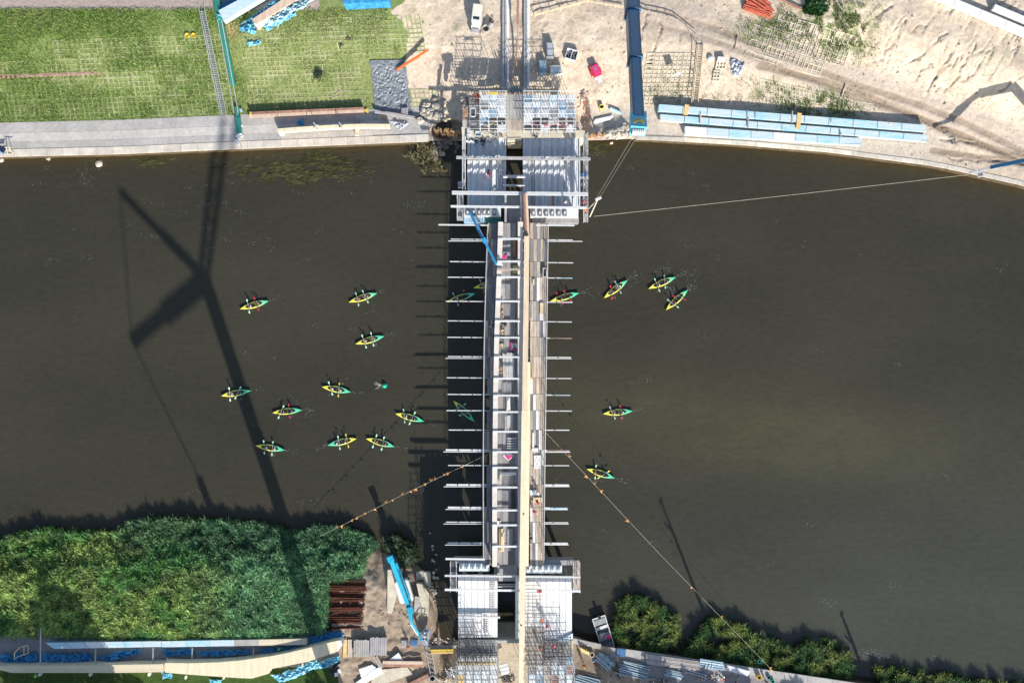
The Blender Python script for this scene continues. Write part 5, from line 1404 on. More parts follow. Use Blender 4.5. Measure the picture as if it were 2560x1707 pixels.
# ------------------------------------------------------------------ workers
def worker(kind, x, y, z, yaw, sh, tr, hat, lab): return person(kind, P(x, y, z), yaw, sh, tr, hat, lab)
worker('stand', 1457, 508, 9.05, 0, 'orange', 'navy', 'red', 'worker in orange on the right side walkway of the far platform')
worker('bend', 1465, 532, 9.05, 2, 'orange', 'navy', 'yellow', 'worker in orange bending near the outer corner of the far platform')
worker('stand', 1413, 509, 9.75, 1, 'khaki', 'white', 'white_paint', 'worker in light trousers at the front edge of the far right deck')
worker('bend', 1356, 1547, 9.7, 1.6, 'orange', 'black', 'white_paint', 'worker in orange beside the rebar mat on the near right deck')
worker('stand', 1367, 1561, 9.7, -1, 'orange', 'red', 'white_paint', 'worker in orange just right of the near rebar mat')
worker('stand', 1349, 1613, 9.65, -1.6, 'orange', 'navy', 'red', 'worker in orange on the pale plank deck')
worker('bend', 1383, 1612, 10.1, 1.2, 'pink', 'red', 'red', 'worker in red on the dense rebar mat')
worker('bend', 1351, 1474, 9.75, 3, 'red', 'grey', 'red', 'worker in red by the waler of the near right deck')
worker('bend', 1346, 1233, 9.35, 2, 'white', 'navy', 'red', 'worker with red helmet kneeling on the right walkway')
worker('bend', 1342, 1250, 9.62, -1, 'red', 'navy', 'orange', 'worker in red on the plywood sheet, right walkway')
worker('bend', 1334, 1275, 9.35, -.5, 'red', 'grey', 'white_paint', 'worker in red below the plywood sheet, right walkway')
worker('stand', 1327, 1341, 9.35, 1.5, 'black', 'black', 'rubber', 'worker in black beside the beam near the near platform')
worker('stand', 1459, 1659, 1.95, 1.4, 'orange', 'red', 'yellow', 'worker in orange with yellow helmet on the near bank')
worker('stand', 1022, 1610, 1.9, 1.4, 'orange', 'orange', 'orange', 'worker in orange beside the blue pallets on the near bank')
worker('stand', 1837, 1702, 1.95, 0, 'pink', 'navy', 'pallet', 'person in pink at the bottom edge, right quay path')
worker('stand', 1911, 1697, 1.95, 1, 'black', 'black', 'rubber', 'person in black on the right quay path beside green tubs')
worker('bend', 703, 1619, 2.0, 2, 'lime', 'navy', 'buoy', 'worker in lime vest between the two stored beams')
worker('bend', 728, 1590, 2.0, 1, 'lime', 'navy', 'buoy', 'worker in lime vest behind the stored beam by the reeds')
worker('bend', 95, 1686, 2.0, 1, 'lime', 'navy', 'buoy', 'worker in lime vest below the stored beam at bottom left')
worker('stand', 1500, 1580, .45, 2, 'grey', 'grey', 'hair', 'person in grey sitting area of the moored workboat')if False else None

# ------------------------------------------------------------------ mobile crane reaching in from the far bank
cr = thing('mobile_crane', 'huge dark blue telescopic crane boom entering from the top edge', 'crane', (19.5, 98, 3))
c0 = Vector((19.0, 92, 5)); c3 = P(1594, 300, 53)
pts = [c0, P(1573, 0, 37.5) + Vector((.3, 0, 0)), P(1583, 30, 39.0), P(1589, 150, 45.5), c3]
def boom(parent, a, b, w, h, m, ms):
    bar('boom_section', parent, a, b, w, h, M[ms]); d = (Vector(b) - Vector(a)).normalized()
    up = d.cross(Vector((0, 0, 1))).normalized().cross(d).normalized()
    bar('boom_plate', parent, Vector(a) + up * (h / 2 + .02), Vector(b) + up * (h / 2 + .02), w * .62, .04, M[m])  # lighter strip paints the sunlit face onto the shade-dark boom
ax = (c3 - c0)
def along(py, lo=0.0, hi=1.0):
    for _ in range(40):
        m_ = (lo + hi) / 2; q = c0 + ax * m_; k = H / (H - q.z); y = 853.5 - q.y * S * k
        if y < py: lo = m_
        else: hi = m_
    return c0 + ax * lo
q1, q2 = along(34), along(152)
boom(cr, c0, q1, 1.72, 1.75, 'crane_blue', 'crane_dark'); boom(cr, q1, q2, 1.50, 1.55, 'crane_blue', 'crane_dark'); boom(cr, q2, c3, 1.30, 1.35, 'crane_blue', 'crane_dark')
d = ax.normalized()
for q, w in ((q1, 1.95), (q2, 1.72)): bar('boom_collar', cr, q - d * .25, q + d * .25, w, w, M['crane_dark'])
hd = bar('boom_head', cr, c3, c3 + d * 1.9, 1.75, 1.3, M['crane_sky'])
for s_ in (-1, 1):
    bar('head_lug', cr, c3 - d * .8 + Vector((s_ * .75, 0, .3)), c3 + d * .4 + Vector((s_ * .75, 0, .3)), .3, .9, M['crane_sky'])
top = c3 + d * .95 + d.cross(Vector((1, 0, 0))).normalized() * 0
upv = Vector((1, 0, 0)).cross(d).normalized(); upv = upv if upv.z > 0 else -upv
for k in (0, .34):
    for s_ in (-1, 1):
        a = top + upv * .70 + d * (k - .2); bar('chevron', hd, a + Vector((s_ * .55, 0, 0)) + d * .35, a - d * .1, .16, .04, M['yellow'])
for i in range(7):
    x = -.6 + i * .2; q = c3 + d * 2.0 + Vector((x, 0, 0)); tube('sheave', hd, q - Vector((.07, 0, 0)), q + Vector((.07, 0, 0)), .42, M['steel_white'], 'cyl')
hookp = Vector((c3.x - .0, 0, 0))
hd_end = c3 + d * 2.1
r0 = Vector((hd_end.x, hd_end.y, 0))
hz = 11.0
for dx, dy in ((-.35, 0), (-.12, .25), (.12, 0), (.35, .25)): tube('hoist_rope', cr, (r0.x + dx, r0.y + dy, hz + 2.2), (r0.x + dx, r0.y + dy, hd_end.z), .013, M['cable'])
hb_ = bar('hook_block', cr, (r0.x - .4, r0.y - .15, hz + 2.0), (r0.x + .5, r0.y + .25, hz + 2.0), .35, .7, M['steel_white']); tube('hook', hb_, (r0.x, r0.y, hz + 1.9), (r0.x, r0.y, hz + .8), .09, M['steel'])
sl = thing('lifting_sling', 'pale webbing slings hanging from the blue crane hook', 'sling', (r0.x, r0.y, hz))
tube('strap', sl, (r0.x, r0.y, hz + 1.4), (r0.x - .9, r0.y - 2.2, hz - 2.2), .11, M['rope']); tube('strap', sl, (r0.x, r0.y, hz + 1.3), (r0.x - 1.2, r0.y - 1.0, hz - 1.5), .06, M['rope'])
# crane carrier beyond the top edge
box('carrier', cr, (20, 99, 4.2), (3, 16, 1.6), M['crane_sky']); box('cab', cr, (20, 108, 5.2), (2.9, 2.6, 2.4), M['crane_sky']); box('turntable', cr, (19.2, 95, 5.6), (3.2, 7, 1.6), M['crane_blue'])
for k in range(5):
    for s_ in (-1, 1): w_ = tube('wheel', cr, (20 + s_ * 1.2, 93 + k * 3, 3.7), (20 + s_ * 1.6, 93 + k * 3, 3.7), .7, M['rubber'], 'cyl')

# second crane, beyond the near bank: only its shadow reaches the picture
ac = thing('mobile_crane', 'tall crane with spread guy arms standing beyond the near bank', 'crane', P(905, 1990, 1.9))
base = Vector(((926 + 0 - 1280) / S + 0, 0, 0)); base = from_shadow(905, 1890, 2.0)
D = from_shadow(509, 690, 45); T = from_shadow(564, 250, 58)
bar('boom_section', ac, base, base.lerp(D, .5), 1.9, 1.9, M['yellow']); bar('boom_section', ac, base.lerp(D, .5), D, 1.6, 1.6, M['yellow'])

for s_ in (-1.15, 1.15):
    o_ = Vector((s_, 0, 0)); bar('jib_chord', ac, D + o_ * .6, T + o_, .62, .5, M['yellow'])
for k in range(14):
    a_ = D.lerp(T, k / 14); b_ = D.lerp(T, (k + 1) / 14); bar('jib_brace', ac, a_ + Vector((-1, 0, 0)) * (-1) ** k, b_ + Vector((1, 0, 0)) * (-1) ** k, .22, .2, M['yellow'])
J1, J2 = from_shadow(300, 478, 50), from_shadow(330, 852, 40); D1 = from_shadow(508, 705, 44.5)
bar('guy_arm', ac, D, D.lerp(J1, .5), 1.0, 1.0, M['yellow']); bar('guy_arm', ac, D.lerp(J1, .5), J1, .7, .7, M['yellow']); bar('guy_arm', ac, D1.lerp(J2, .0), D1.lerp(J2, .55), 2.0, 1.4, M['yellow']); bar('guy_arm', ac, D1.lerp(J2, .5), J2, 1.1, 1.1, M['yellow'])
tube('guy_rope', ac, J1, J2, .09, M['cable']); q = from_shadow(498, 1195, 27); tube('guy_rope', ac, J2, q, .10, M['cable']); bar('hook_block', ac, q, q - Vector((0, 0, 2.6)), 1.0, .8, M['yellow'])
bx = base; box('carrier', ac, (bx.x, bx.y - 3, 3.2), (3, 14, 1.8), M['yellow']); box('cab', ac, (bx.x, bx.y - 11, 4), (2.8, 2.6, 2.6), M['yellow']); box('counterweight', ac, (bx.x, bx.y - 5, 5), (3.4, 2.5, 2), M['steel_dark'])
for k in range(5):
    for s_ in (-1, 1): tube('wheel', ac, (bx.x + s_ * 1.2, bx.y + 2 - k * 2.6, 2.5), (bx.x + s_ * 1.6, bx.y + 2 - k * 2.6, 2.5), .65, M['rubber'], 'cyl')
for (sx, sy, h, lab) in ((1652, 1252, 24, 'tall lamp mast beyond the near right quay'), (2104, 1535, 8.5, 'lamp post beyond the bottom right corner')):
    t = from_shadow(sx, sy, h); o = thing('lamp_post', lab, 'lamp post', (t.x, t.y, 1.5))
    b = MB(); b.lathe((t.x, t.y, 1.2), [(.3, 0), (.3, h * .5), (.24, h * .8), (.14, h - 1.2)], 8); b.build('pole', M['steel'], o)
    bar('lamp_head', o, t - Vector((.1, .3, 0)), t + Vector((.1, .5, 0)), .35, .2, M['grey_beam'])
    bar('bracket', o, t - Vector((0, 0, 3)), t - Vector((.9, 0, 2)), .25, .2, M['steel'])

# trees standing beyond the bottom edge (they shade the stored beams and the quay)
def tree(px_, py_, h, r, lab):
    p = P(px_, py_, 1.8); p = Vector(((px_ - 1280) / S, (853.5 - py_) / S, 1.8))
    o = thing('broadleaf_tree', lab, 'tree', p, 'trees beyond the near bank')
    b = MB(); b.lathe(p, [(.3, 0), (.22, h * .3), (.14, h * .6), (.05, h * .9)], 8)
    for k in range(7):
        a = k * 2.4; q = p + Vector((0, 0, h * (.3 + .07 * k))); b.lathe(q, [(.1, 0), (.04, r * .8)], 5, Vector((math.cos(a), math.sin(a), .6)).normalized())
    b.build('trunk', M['bark'], o)
    n = int(2600 * (r / 3.5) ** 2); u = rng.normal(0, 1, (n, 3)); u /= np.linalg.norm(u, axis=1)[:, None]
    rad = rng.uniform(.35, 1, n) ** .5; ctr = np.array([p.x, p.y, p.z + h * .66 - .6]); sc = np.array([r, r, h * .36])
    lump = .75 + .5 * vn(u[:, 0] * 2.2 + 5, u[:, 1] * 2.2 + u[:, 2] * 3, int(px_))
    c = ctr + u * sc * (rad * lump)[:, None]
    a1 = rng.normal(0, .28, (n, 3)); a2 = rng.normal(0, .28, (n, 3))
    V = np.stack([c - a1, c - a2 * .6, c + a1, c + a2 * .6], 1).reshape(-1, 3); i = np.arange(n) * 4
    bulk('crown', V, np.stack([i, i + 1, i + 2, i + 3], -1), M['foliage'], np.repeat(np.array((.05, .10, .025)) * rng.uniform(.5, 1.5, (n, 1)), 4, 0), o)
tree(330, 1925, 21, 6.0, 'tall tree beyond the bottom edge, left of the stored beam')
tree(170, 1900, 17, 4.6, 'medium tree beyond the bottom left corner')
tree(-40, 1880, 16, 4.0, 'tree beyond the bottom left corner, outermost')
tree(210, 1850, 8.5, 3.2, 'low tree beyond the bottom edge near the left')
tree(400, 1860, 7.0, 2.8, 'low tree beyond the bottom edge under the curved beam end')
tree(870, 1890, 9.0, 2.2, 'small tree beyond the bottom edge near the black tarp')
tree(1700, 1850, 9.5, 3.4, 'tree beyond the bottom edge under the tube bundles'); tree(1800, 1870, 9.0, 3.2, 'tree beyond the bottom edge under the timber stack')
tree(1600, 1865, 10.5, 3.0, 'tree beyond the bottom edge under the blue pallet'); tree(1905, 1880, 9.0, 3.0, 'tree beyond the bottom edge under the grey slab'); tree(2040, 1900, 8.5, 3.0, 'tree beyond the bottom edge near the green tubs')
tree(1480, 1850, 7.5, 2.0, 'small tree beyond the bottom edge under the worker in orange')

# ------------------------------------------------------------------ things on the far bank
def G(x, y, dz=0.0): return P(x, y, float(zn_full(x, y)) + dz)
def GS(x, y, dz=0.0): return P(x, y, float(zs(x, y)) + dz)
def tarp(name, label, cat, corners, z, amp, m, seed=0, n=34, fit=True, zf=None, fold=1.0):
    (x0, y0), (x1, y1), (x2, y2), (x3, y3) = corners
    U, Vv = np.meshgrid(np.linspace(0, 1, n), np.linspace(0, 1, n))
    X = (x0 * (1 - U) + x1 * U) * (1 - Vv) + (x3 * (1 - U) + x2 * U) * Vv
    Y = (y0 * (1 - U) + y1 * U) * (1 - Vv) + (y3 * (1 - U) + y2 * U) * Vv
    L = max(math.hypot(x1 - x0, y1 - y0), math.hypot(x3 - x0, y3 - y0))
    edge = np.minimum(np.minimum(U, 1 - U), np.minimum(Vv, 1 - Vv))
    X = X + (fbm(X / 9, Y / 9, 500 + seed, 3) - .5) * 14 * fold * (1 - sm(0, .35, edge) * .5)
    Y = Y + (fbm(X / 9, Y / 9, 520 + seed, 3) - .5) * 14 * fold * (1 - sm(0, .35, edge) * .5)
    r = 1 - np.abs(fbm(X / 8 + Y / 25, Y / 10 - X / 30, 540 + seed, 4) - .5) * 6
    Zt = (zf(X, Y) if zf else 0) + z + amp * np.clip(r, -.3, 1) * (.3 + .7 * sm(0, .12, edge)) + amp * .7 * fbm(X / 16, Y / 16, 560 + seed, 2) * sm(0, .2, edge)
    o = bulk(name, px_world(X, Y, Zt).reshape(-1, 3), grid_faces(n, n)[:, ::-1], m, None, None, False)
    return tag(o, label, cat)

# lattice track and green boom down the slope
lt_ = thing('lattice_track', 'long grey lattice ladder track lying down the grass slope left of the green boom', 'lattice', G(525, 160, .3))
for (xa, xb) in ((498, 551), (512, 567), (503, 556)):
    for k in range(5):
        a, b_ = k / 5, (k + 1) / 5
        bar('rail', lt_, G(xa + (xb - xa) * a, 27 + 261 * a, .42), G(xa + (xb - xa) * b_, 27 + 261 * b_, .42), .09, .09, M['steel'])
for k in range(58):
    t = (k + .5) / 58; bar('rung', lt_, G(498 + 53 * t, 27 + 261 * t, .40), G(512 + 55 * t, 27 + 261 * t, .40), .07, .07, M['steel'])
for (xa, xb) in ((490, 498), (505, 512)): bar('rail', lt_, G(xa, -40, .42), G(xb, 27, .42), .09, .09, M['steel'])
gb_ = thing('crane_boom', 'dark green crane boom lying down the grass slope to the quay edge', 'crane boom', G(570, 120, .6))
def seg(n, a, b_, w, h, m, dz): bar(n, gb_, G(*a, dz), G(*b_, dz), w, h, M[m])
seg('boom_section', (534, -60), (548, 40), 1.0, .8, 'crane_green', .7); seg('boom_section', (548, 40), (566, 120), .95, .75, 'crane_green', .7); seg('boom_section', (566, 120), (584, 214), .78, .7, 'crane_green', .7)
seg('jib_section', (591, 268), (596, 300), .55, .5, 'crane_green', .55); seg('jib_section', (595, 294), (599, 334), .85, .6, 'crane_green', .6)
for dx in (-4.5, 6): seg('guide_cable', (548 + dx, 50), (590 + dx, 284), .06, .06, 'steel_white', 1.2)
seg('hook_frame', (597, 334), (595, 360), .35, .45, 'steel_white', .4)
for (x, y, r_) in ((593, 341, .22), (598, 348, .25), (595, 358, .34), (591, 352, .2)): p = G(x, y, .6); tube('pulley', gb_, p, p + Vector((0, 0, .18)), r_, M['steel_white'], 'cyl')
bar('hook_tip', gb_, G(600, 360, .5), G(605, 374, .4), .12, .1, M['steel'])
for (x, y, lab) in ((603.5, 315, 'upper white bucket beside the green boom tip'), (605, 340, 'lower white bucket beside the green boom tip')):
    p = G(x, y, .1); o = thing('bucket', lab, 'bucket', p); b = MB(); b.lathe(p, [(.22, 0), (.28, .55), (.25, .56), (.22, .4)], 12); b.build('pail', M['sheet_white'], o)
p = G(604, 277, .1); o = thing('small_case', 'small blue grey case by the green boom', 'case', p); box('case_body', o, p + Vector((0, 0, .2)), (.35, .45, .4), M['panel_blue'], .3)
for (x, lab) in ((469, 'left yellow tub in the grass near the lattice track'), (485, 'right yellow tub in the grass near the lattice track')):
    p = G(x, 90, .1); o = thing('yellow_tub', lab, 'tub', p); b = MB(); b.lathe(p, [(.34, 0), (.42, .28), (.36, .3), (.3, .14)], 10); b.build('tub_body', M['yellow'], o)
# wrapped beams top left
def prism_thing(name, label, cat, pts, zl, h, m, ground=G, parts=1, pn='panel'):
    c = (sum(p[0] for p in pts) / len(pts), sum(p[1] for p in pts) / len(pts)); g = ground(*c).z + zl
    o = thing(name, label, cat, P(*c, g))
    if parts == 1: poly(pn, o, pts, g, g + h, M[m])
    else:
        (x0, y0), (x1, y1), (x2, y2), (x3, y3) = pts
        for k in range(parts):
            a, b_ = k / parts, (k + 1) / parts - .004
            L = lambda p, q, t: (p[0] + (q[0] - p[0]) * t, p[1] + (q[1] - p[1]) * t)
            poly(pn, o, [L((x0, y0), (x1, y1), a), L((x0, y0), (x1, y1), b_), L((x3, y3), (x2, y2), b_), L((x3, y3), (x2, y2), a)], g, g + h, M[m[k % len(m)]] if isinstance(m, list) else M[m])
    return o
o = prism_thing('wrapped_beam', 'beam wrapped in pale blue film at the top edge left of the bare timber', 'beam', [(546, 27), (700, -55), (712, -38), (559, 54)], .3, 1.2, 'film_pale')
prism_thing('steel_trough', 'dark blue steel trough beside the pale wrapped beam at the top edge', 'beam', [(536, 22), (640, -40), (650, -28), (543, 30)], .2, .7, 'crane_blue')
tarp('film_end', 'cyan film bunched at the end of the pale wrapped beam', 'film', [(538, 30), (550, 28), (562, 48), (555, 54)], .5, .8, M['tarp_cyan'], 3, 12, zf=zn)
prism_thing('timber_beam', 'bare pinkish timber beam half unwrapped at the top edge', 'beam', [(630, 49), (712, -5), (750, -5), (640, 62)], .3, 1.0, 'glulam_warm')
tarp('plastic_film', 'bright cyan film crumpled along the bare timber beam, top left', 'film', [(598, 62), (700, -8), (712, 2), (634, 52)], .2, .9, M['tarp_cyan'], 5, 40, zf=zn)
tarp('plastic_film', 'pale cyan film trailing down from the bare timber beam', 'film', [(655, 50), (770, -12), (792, 2), (668, 68)], .3, .8, M['film_blue'], 6, 40, zf=zn)
tarp('plastic_film', 'cyan film bunch in front of the bare timber beam end', 'film', [(596, 66), (634, 56), (640, 82), (612, 86)], .15, .8, M['tarp_cyan'], 7, 26, zf=zn)
tarp('plastic_film', 'thin film tail on the grass right of the white block', 'film', [(655, 66), (740, 30), (735, 42), (668, 78)], .15, .5, M['tarp_cyan'], 8, 30, zf=zn)
prism_thing('white_block', 'white wrapped block at the end of the bare timber beam', 'block', [(634, 60), (652, 48), (659, 56), (644, 71)], .4, .9, 'sheet_white')
tarp('plastic_film', 'small scrap of cyan film on the slope below the wrapped beams', 'film', [(616, 110), (650, 99), (654, 109), (624, 119)], .1, .35, M['tarp_cyan'], 9, 22, zf=zn)
prism_thing('container', 'bright blue container roof at the top edge left of the bridge', 'container', [(852, -30), (975, -34), (973, 4), (858, 10)], 0, 2.5, ['tarp_blue'] * 6, parts=6, pn='roof_panel')
o = thing('straw_heap', 'dry straw lying on the slope beside the green boom', 'straw', G(575, 70)); b = MB()
for _ in range(120):
    x, y = random.gauss(576, 9), random.gauss(70, 11); a = random.uniform(.8, 2.2); p = G(x, y, .12); q = p + Vector((math.cos(a), -math.sin(a), .02)) * random.uniform(.4, 1.1); b.bar(p, q, .05, .03)
b.build('straw', mat('straw', (.50, .40, .18), .9, .3, 3), o)
# steel beams and the curved timber on the promenade
o = thing('steel_girder', 'upper brown steel girder lying along the far promenade edge', 'girder', P(770, 278, 2.2))
for k in range(4):
    a = 625 + k * 71.5; bar('flange', o, P(a, 283.5 - k * 3.1, 3.1), P(a + 70, 280.4 - k * 3.1, 3.1), .42, .08, M['rust_beam']); bar('web', o, P(a, 283.5 - k * 3.1, 2.65), P(a + 70, 280.4 - k * 3.1, 2.65), .08, .8, M['rust_beam'])
o = thing('steel_girder', 'lower pinkish steel girder against the upper brown one', 'girder', P(770, 288, 2.2))
for k in range(4):
    a = 622 + k * 72.5; bar('flange', o, P(a, 291 - k * 3.3, 2.75), P(a + 71, 287.7 - k * 3.3, 2.75), .5, .08, M['glulam_warm']); bar('web', o, P(a, 291 - k * 3.3, 2.4), P(a + 71, 287.7 - k * 3.3, 2.4), .3, .6, M['rust_beam'])
bar('end_mark', o, P(624, 284, 3.2), P(628, 284, 3.2), .5, .12, M['yellow']); heap('yellow straps at the right end of the brown girders', 917, 277, 5, 6, 2.2, 12, ['yellow', 'hatch'], 'strap_heap', (.15, .5))
o = thing('curved_timber', 'long shallow arched timber beam lying on the far promenade', 'beam', P(835, 322, 2.3))
cx_ = [696, 740, 790, 850, 905, 975]; cy_ = [328.5, 325, 321.5, 318, 316.5, 317]
for k in range(5): bar('lamella_length', o, P(cx_[k], cy_[k], 2.95), P(cx_[k + 1] + .3, cy_[k + 1], 2.95), .62, 1.1, M['glulam'])
for x in (893, 705): box('support', o, P(x, 331 if x > 800 else 334, 2.4), (.75, 1.2 if x > 800 else .6, .6), M['slab_cream'] if x > 800 else M['sheet_white'])
box('support', o, P(893, 306, 2.5), (.7, .6, .7), M['concrete'])
for x in (791, 855):
    y = 316; bar('clamp', o, P(x - 6, y + 5, 3.7), P(x + 4, y - 4, 3.7), .12, .3, M['steel']); bar('clamp', o, P(x - 3, y - 4, 3.7), P(x + 2, y + 9, 3.7), .12, .3, M['steel']); bar('clamp_arm', o, P(x - 8, y - 10, 4.6), P(x, y, 3.6), .1, .1, M['steel'])
tarp('tarp_scrap', 'small dark teal tarp heap in the shade of the arched timber', 'tarp', [(747, 298), (760, 297), (758, 314), (746, 313)], 2.15, .4, M['tarp_blue'], 11, 14)
tarp('tarp_sheet', 'large dark grey tarp spread on the slope left of the sand', 'tarp', [(925, 151), (1012, 150), (1031, 284), (938, 275)], .16, .16, M['tarp_grey'], 12, 90, zf=zn, fold=.35)
tarp('plastic_film', 'crumpled grey film on the promenade below the grey tarp', 'film', [(976, 305), (1012, 302), (1022, 312), (1000, 326)], 2.1, .3, M['tarp_silver'], 13, 26)
o = thing('orange_board', 'long bright orange board propped across the grey tarp', 'board', G(1030, 150)); bar('board_top', o, G(993, 174, .5), G(1071, 125, 1.7), .32, .3, M['orange']); bar('board_edge', o, G(990, 177, .35), G(1050, 141, 1.2), .18, .25, M['redpipe'])
o = thing('grey_girder', 'pale grey girder along the lower edge of the grey tarp', 'girder', P(985, 287, 2.3)); bar('girder_length', o, P(937, 280, 2.7), P(1036, 294.5, 2.6), .34, .5, M['grey_beam']); bar('pipe_length', o, P(1036, 293, 2.4), P(1062, 295, 2.4), .3, .3, M['steel_dark'])
def pallet(label, cx, cy, rot, z, m='plank', w=1.2, l=1.0, n=5, ground=P):
    p = P(cx, cy, z); o = thing('pallet', label, 'pallet', p); R = Matrix.Rotation(rot, 3, 'Z')
    for k in range(n): box('slat', o, p + R @ Vector((-w / 2 + w * (k + .5) / n, 0, .14)), (w / n * .7, l, .04), M[m], rot)
    for s_ in (-1, 0, 1): box('bearer', o, p + R @ Vector((0, s_ * l * .42, .06)), (w, .1, .1), M[m], rot)
pallet('wooden pallet on the promenade left of the grey film', 956, 293, .6, 2.15, 'plank', 1.3, 1.1); pallet('grey pallet on the lower right of the tarp', 1012, 279, 0, 2.6, 'grey_beam', 1.2, 1.1)
for (x, y, a, lab) in ((842, 108, 0, 'right dark bracket lying on the paver slope'), (852 - 0, 0, 0, '')):
    if lab: heap(lab, 872, 97, 5, 3, float(zn(872, 97)) + .1, 8, ['steel_dark', 'bark'], 'bracket', (.2, .6))
heap('left dark bracket lying on the paver slope', 853, 113, 5, 3, float(zn(853, 113)) + .1, 8, ['steel_dark', 'bark'], 'bracket', (.2, .6))
for (x, y, x2, y2, lab) in ((842, 106, 848, 128, 'thin pale lath beside the brackets on the paver slope'), (836, 239, 850, 229, 'upper pale lath above the brown girders'), (832, 246, 845, 241, 'lower pale lath above the brown girders'), (692, 75, 696, 66, 'short pale lath near the film tail')):
    o = thing('lath', lab, 'lath', G(x, y)); bar('lath_piece', o, G(x, y, .15), G(x2, y2, .15), .1, .05, M['timber'])
o = thing('weed_plant', 'dark leafy weed growing among the pavers above the brown girders', 'plant', G(796, 188))
n = 260; xx = rng.normal(796, 6, n); y_ = rng.normal(186, 7, n); hh = rng.uniform(.2, .6, n)
pl_ = blades('leaves', xx, y_, zn(xx, y_), hh, rng.uniform(.08, .18, n), rng.uniform(.4, 1, n), np.array((.03, .06, .03)) * rng.uniform(.6, 1.6, (n, 1)), 'x'); pl_.parent = o; pl_.matrix_parent_inverse = W[o.name].inverted(); del pl_['label']; del pl_['kind']
# left edge trestle
o = thing('site_sign', 'folded trestle sign on the quay at the left edge', 'trestle', P(8, 375, 2.2)); bar('board_leaf', o, P(-8, 366, 2.6), P(12, 378, 3.2), .9, .06, M['cloth_navy']); bar('board_leaf', o, P(-8, 378, 2.4), P(14, 386, 2.9), .5, .06, M['film_pale'])
for (a, b_) in (((12, 369, 3.3), (32, 370, 3.3)), ((16, 369, 3.3), (19, 384, 2.3)), ((22, 370, 3.3), (32, 384, 2.3)), ((14, 385, 2.3), (32, 386, 2.3))): bar('leg', o, P(*a), P(*b_), .1, .08, M['timber'])
for (x, y, s_, lab) in ((3, 400, .5, 'rounded pale boulder in the water at the left edge'), (121, 396, .45, 'rounded tan boulder in the water below the quay'), (247, 409, .7, 'mossy grey boulder in the foam near the far quay'), (1528, 357, .35, 'small white boulder by the quay near the crane head')):
    p = P(x, y, 0); b = MB(); b.lathe(p, [(s_ * .7, -.3), (s_, -.05), (s_ * .85, .15), (s_ * .5, .28), (.001, .32)], 9)
    b.v = [(v[0] + random.uniform(-.08, .08), v[1] + random.uniform(-.08, .08), v[2]) for v in b.v]; tag(b.build('boulder', M['rock'], None, True), lab, 'rock')
# ---- abutment edge: rubble, sheet pile, broken concrete columns
def rocks(label, cx, cy, rx, ry, n, sz, m, z=None, name='rubble_heap'):
    o = thing(name, label, 'rubble', P(cx, cy, 2))
    for _ in range(n):
        x, y = random.gauss(cx, rx * .5), random.gauss(cy, ry * .5); s_ = random.uniform(*sz)
        p = P(x, y, (z if z is not None else float(zn_full(x, y))) + s_ * .2)
        b = MB(); b.lathe(p, [(s_ * .5, -s_ * .3), (s_ * .6, 0), (s_ * .4, s_ * .3), (.001, s_ * .38)], 6)
        b.v = [(v[0] + random.uniform(-.2, .2) * s_, v[1] + random.uniform(-.2, .2) * s_, v[2] + random.uniform(-.1, .1) * s_) for v in b.v]; b.build('stone', m, o)
rocks('cream broken stones heaped beside the far abutment pit', 1085, 288, 34, 24, 60, (.4, 1.1), M['rock'])
rocks('dark wet stones in the pit left of the far abutment', 1102, 325, 30, 16, 34, (.5, 1.1), M['rock_dark'], .4)
rocks('pale stones on the spit under the washed up reeds', 1090, 385, 14, 24, 44, (.4, 1.0), M['rock'], .15)
rocks('cream broken stones at the quay edge left of the crane head', 1545, 332, 36, 12, 50, (.4, 1.1), M['rock'])
rocks('small stones scattered by the pavers, right of the crane', 1785, 290, 40, 8, 14, (.2, .4), M['rock'])
o = thing('sheet_pile', 'wavy rusty sheet pile wall crossing the pit left of the bridge', 'sheet pile', P(1118, 334, 1))
prev = None
for k in range(23):
    t = k / 22; x = 1088 + 62 * t; y = 328 + 9 * t + 5 * (1 if math.sin(t * 25) > .3 else (-1 if math.sin(t * 25) < -.3 else 0))
    if prev: a = P(*prev, 2.0); q = P(x, y, 2.0 + random.uniform(-.15, .15)); bar('pile_sheet', o, a, q, .42, 1.8, M['sheetpile'])
    prev = (x, y)
o = thing('sheet_pile', 'short rusty sheet pile at the quay edge right of the bridge', 'sheet pile', P(1500, 345, 1))
prev = None
for k in range(20):
    t = k / 19; x = 1470 + 75 * t; y = 342 - 6 * t + 4 * math.sin(t * 30)
    if prev: bar('pile_sheet', o, P(*prev, 2.3), P(x, y, 2.3), .35, 1.6, M['sheetpile'])
    prev = (x, y)
o = thing('broken_columns', 'group of rough grey concrete pile heads in the water beside the pit', 'piles', P(1115, 360, 0))
for (x, y, r_) in ((1103, 364, .5), (1110, 368, .45), (1114, 358, .5), (1120, 352, .55), (1127, 356, .5), (1108, 356, .4), (1140, 358, .45), (1146, 364, .4), (1142, 370, .35), (1138, 378, .3), (1118, 366, .4)):
    p = P(x, y, .5); b = MB(); b.lathe((p.x, p.y, -1), [(r_, 0), (r_ * .95, 1.4), (r_ * .6, 1.6), (.001, 1.55)], 9); b.build('pile_head', M['rock_dark'], o)
o = thing('concrete_sill', 'grey concrete sill between the pit and the far platform', 'sill', P(1144, 347, 1)); bar('sill_block', o, P(1131, 347, 1.2), P(1159, 346, 1.2), .7, .5, M['concrete'])
o = thing('brown_column', 'brown steel posts and hoses left of the far scaffold', 'posts', P(1166, 270, 5))
for (x, y0, y1, m) in ((1161, 262, 300, 'rust_beam'), (1167, 250, 292, 'rust_beam'), (1164, 300, 320, 'plank')): bar('post_beam', o, P(x, y0, 8.3), P(x - 1, y1, 8.3), .45, .4, M[m])
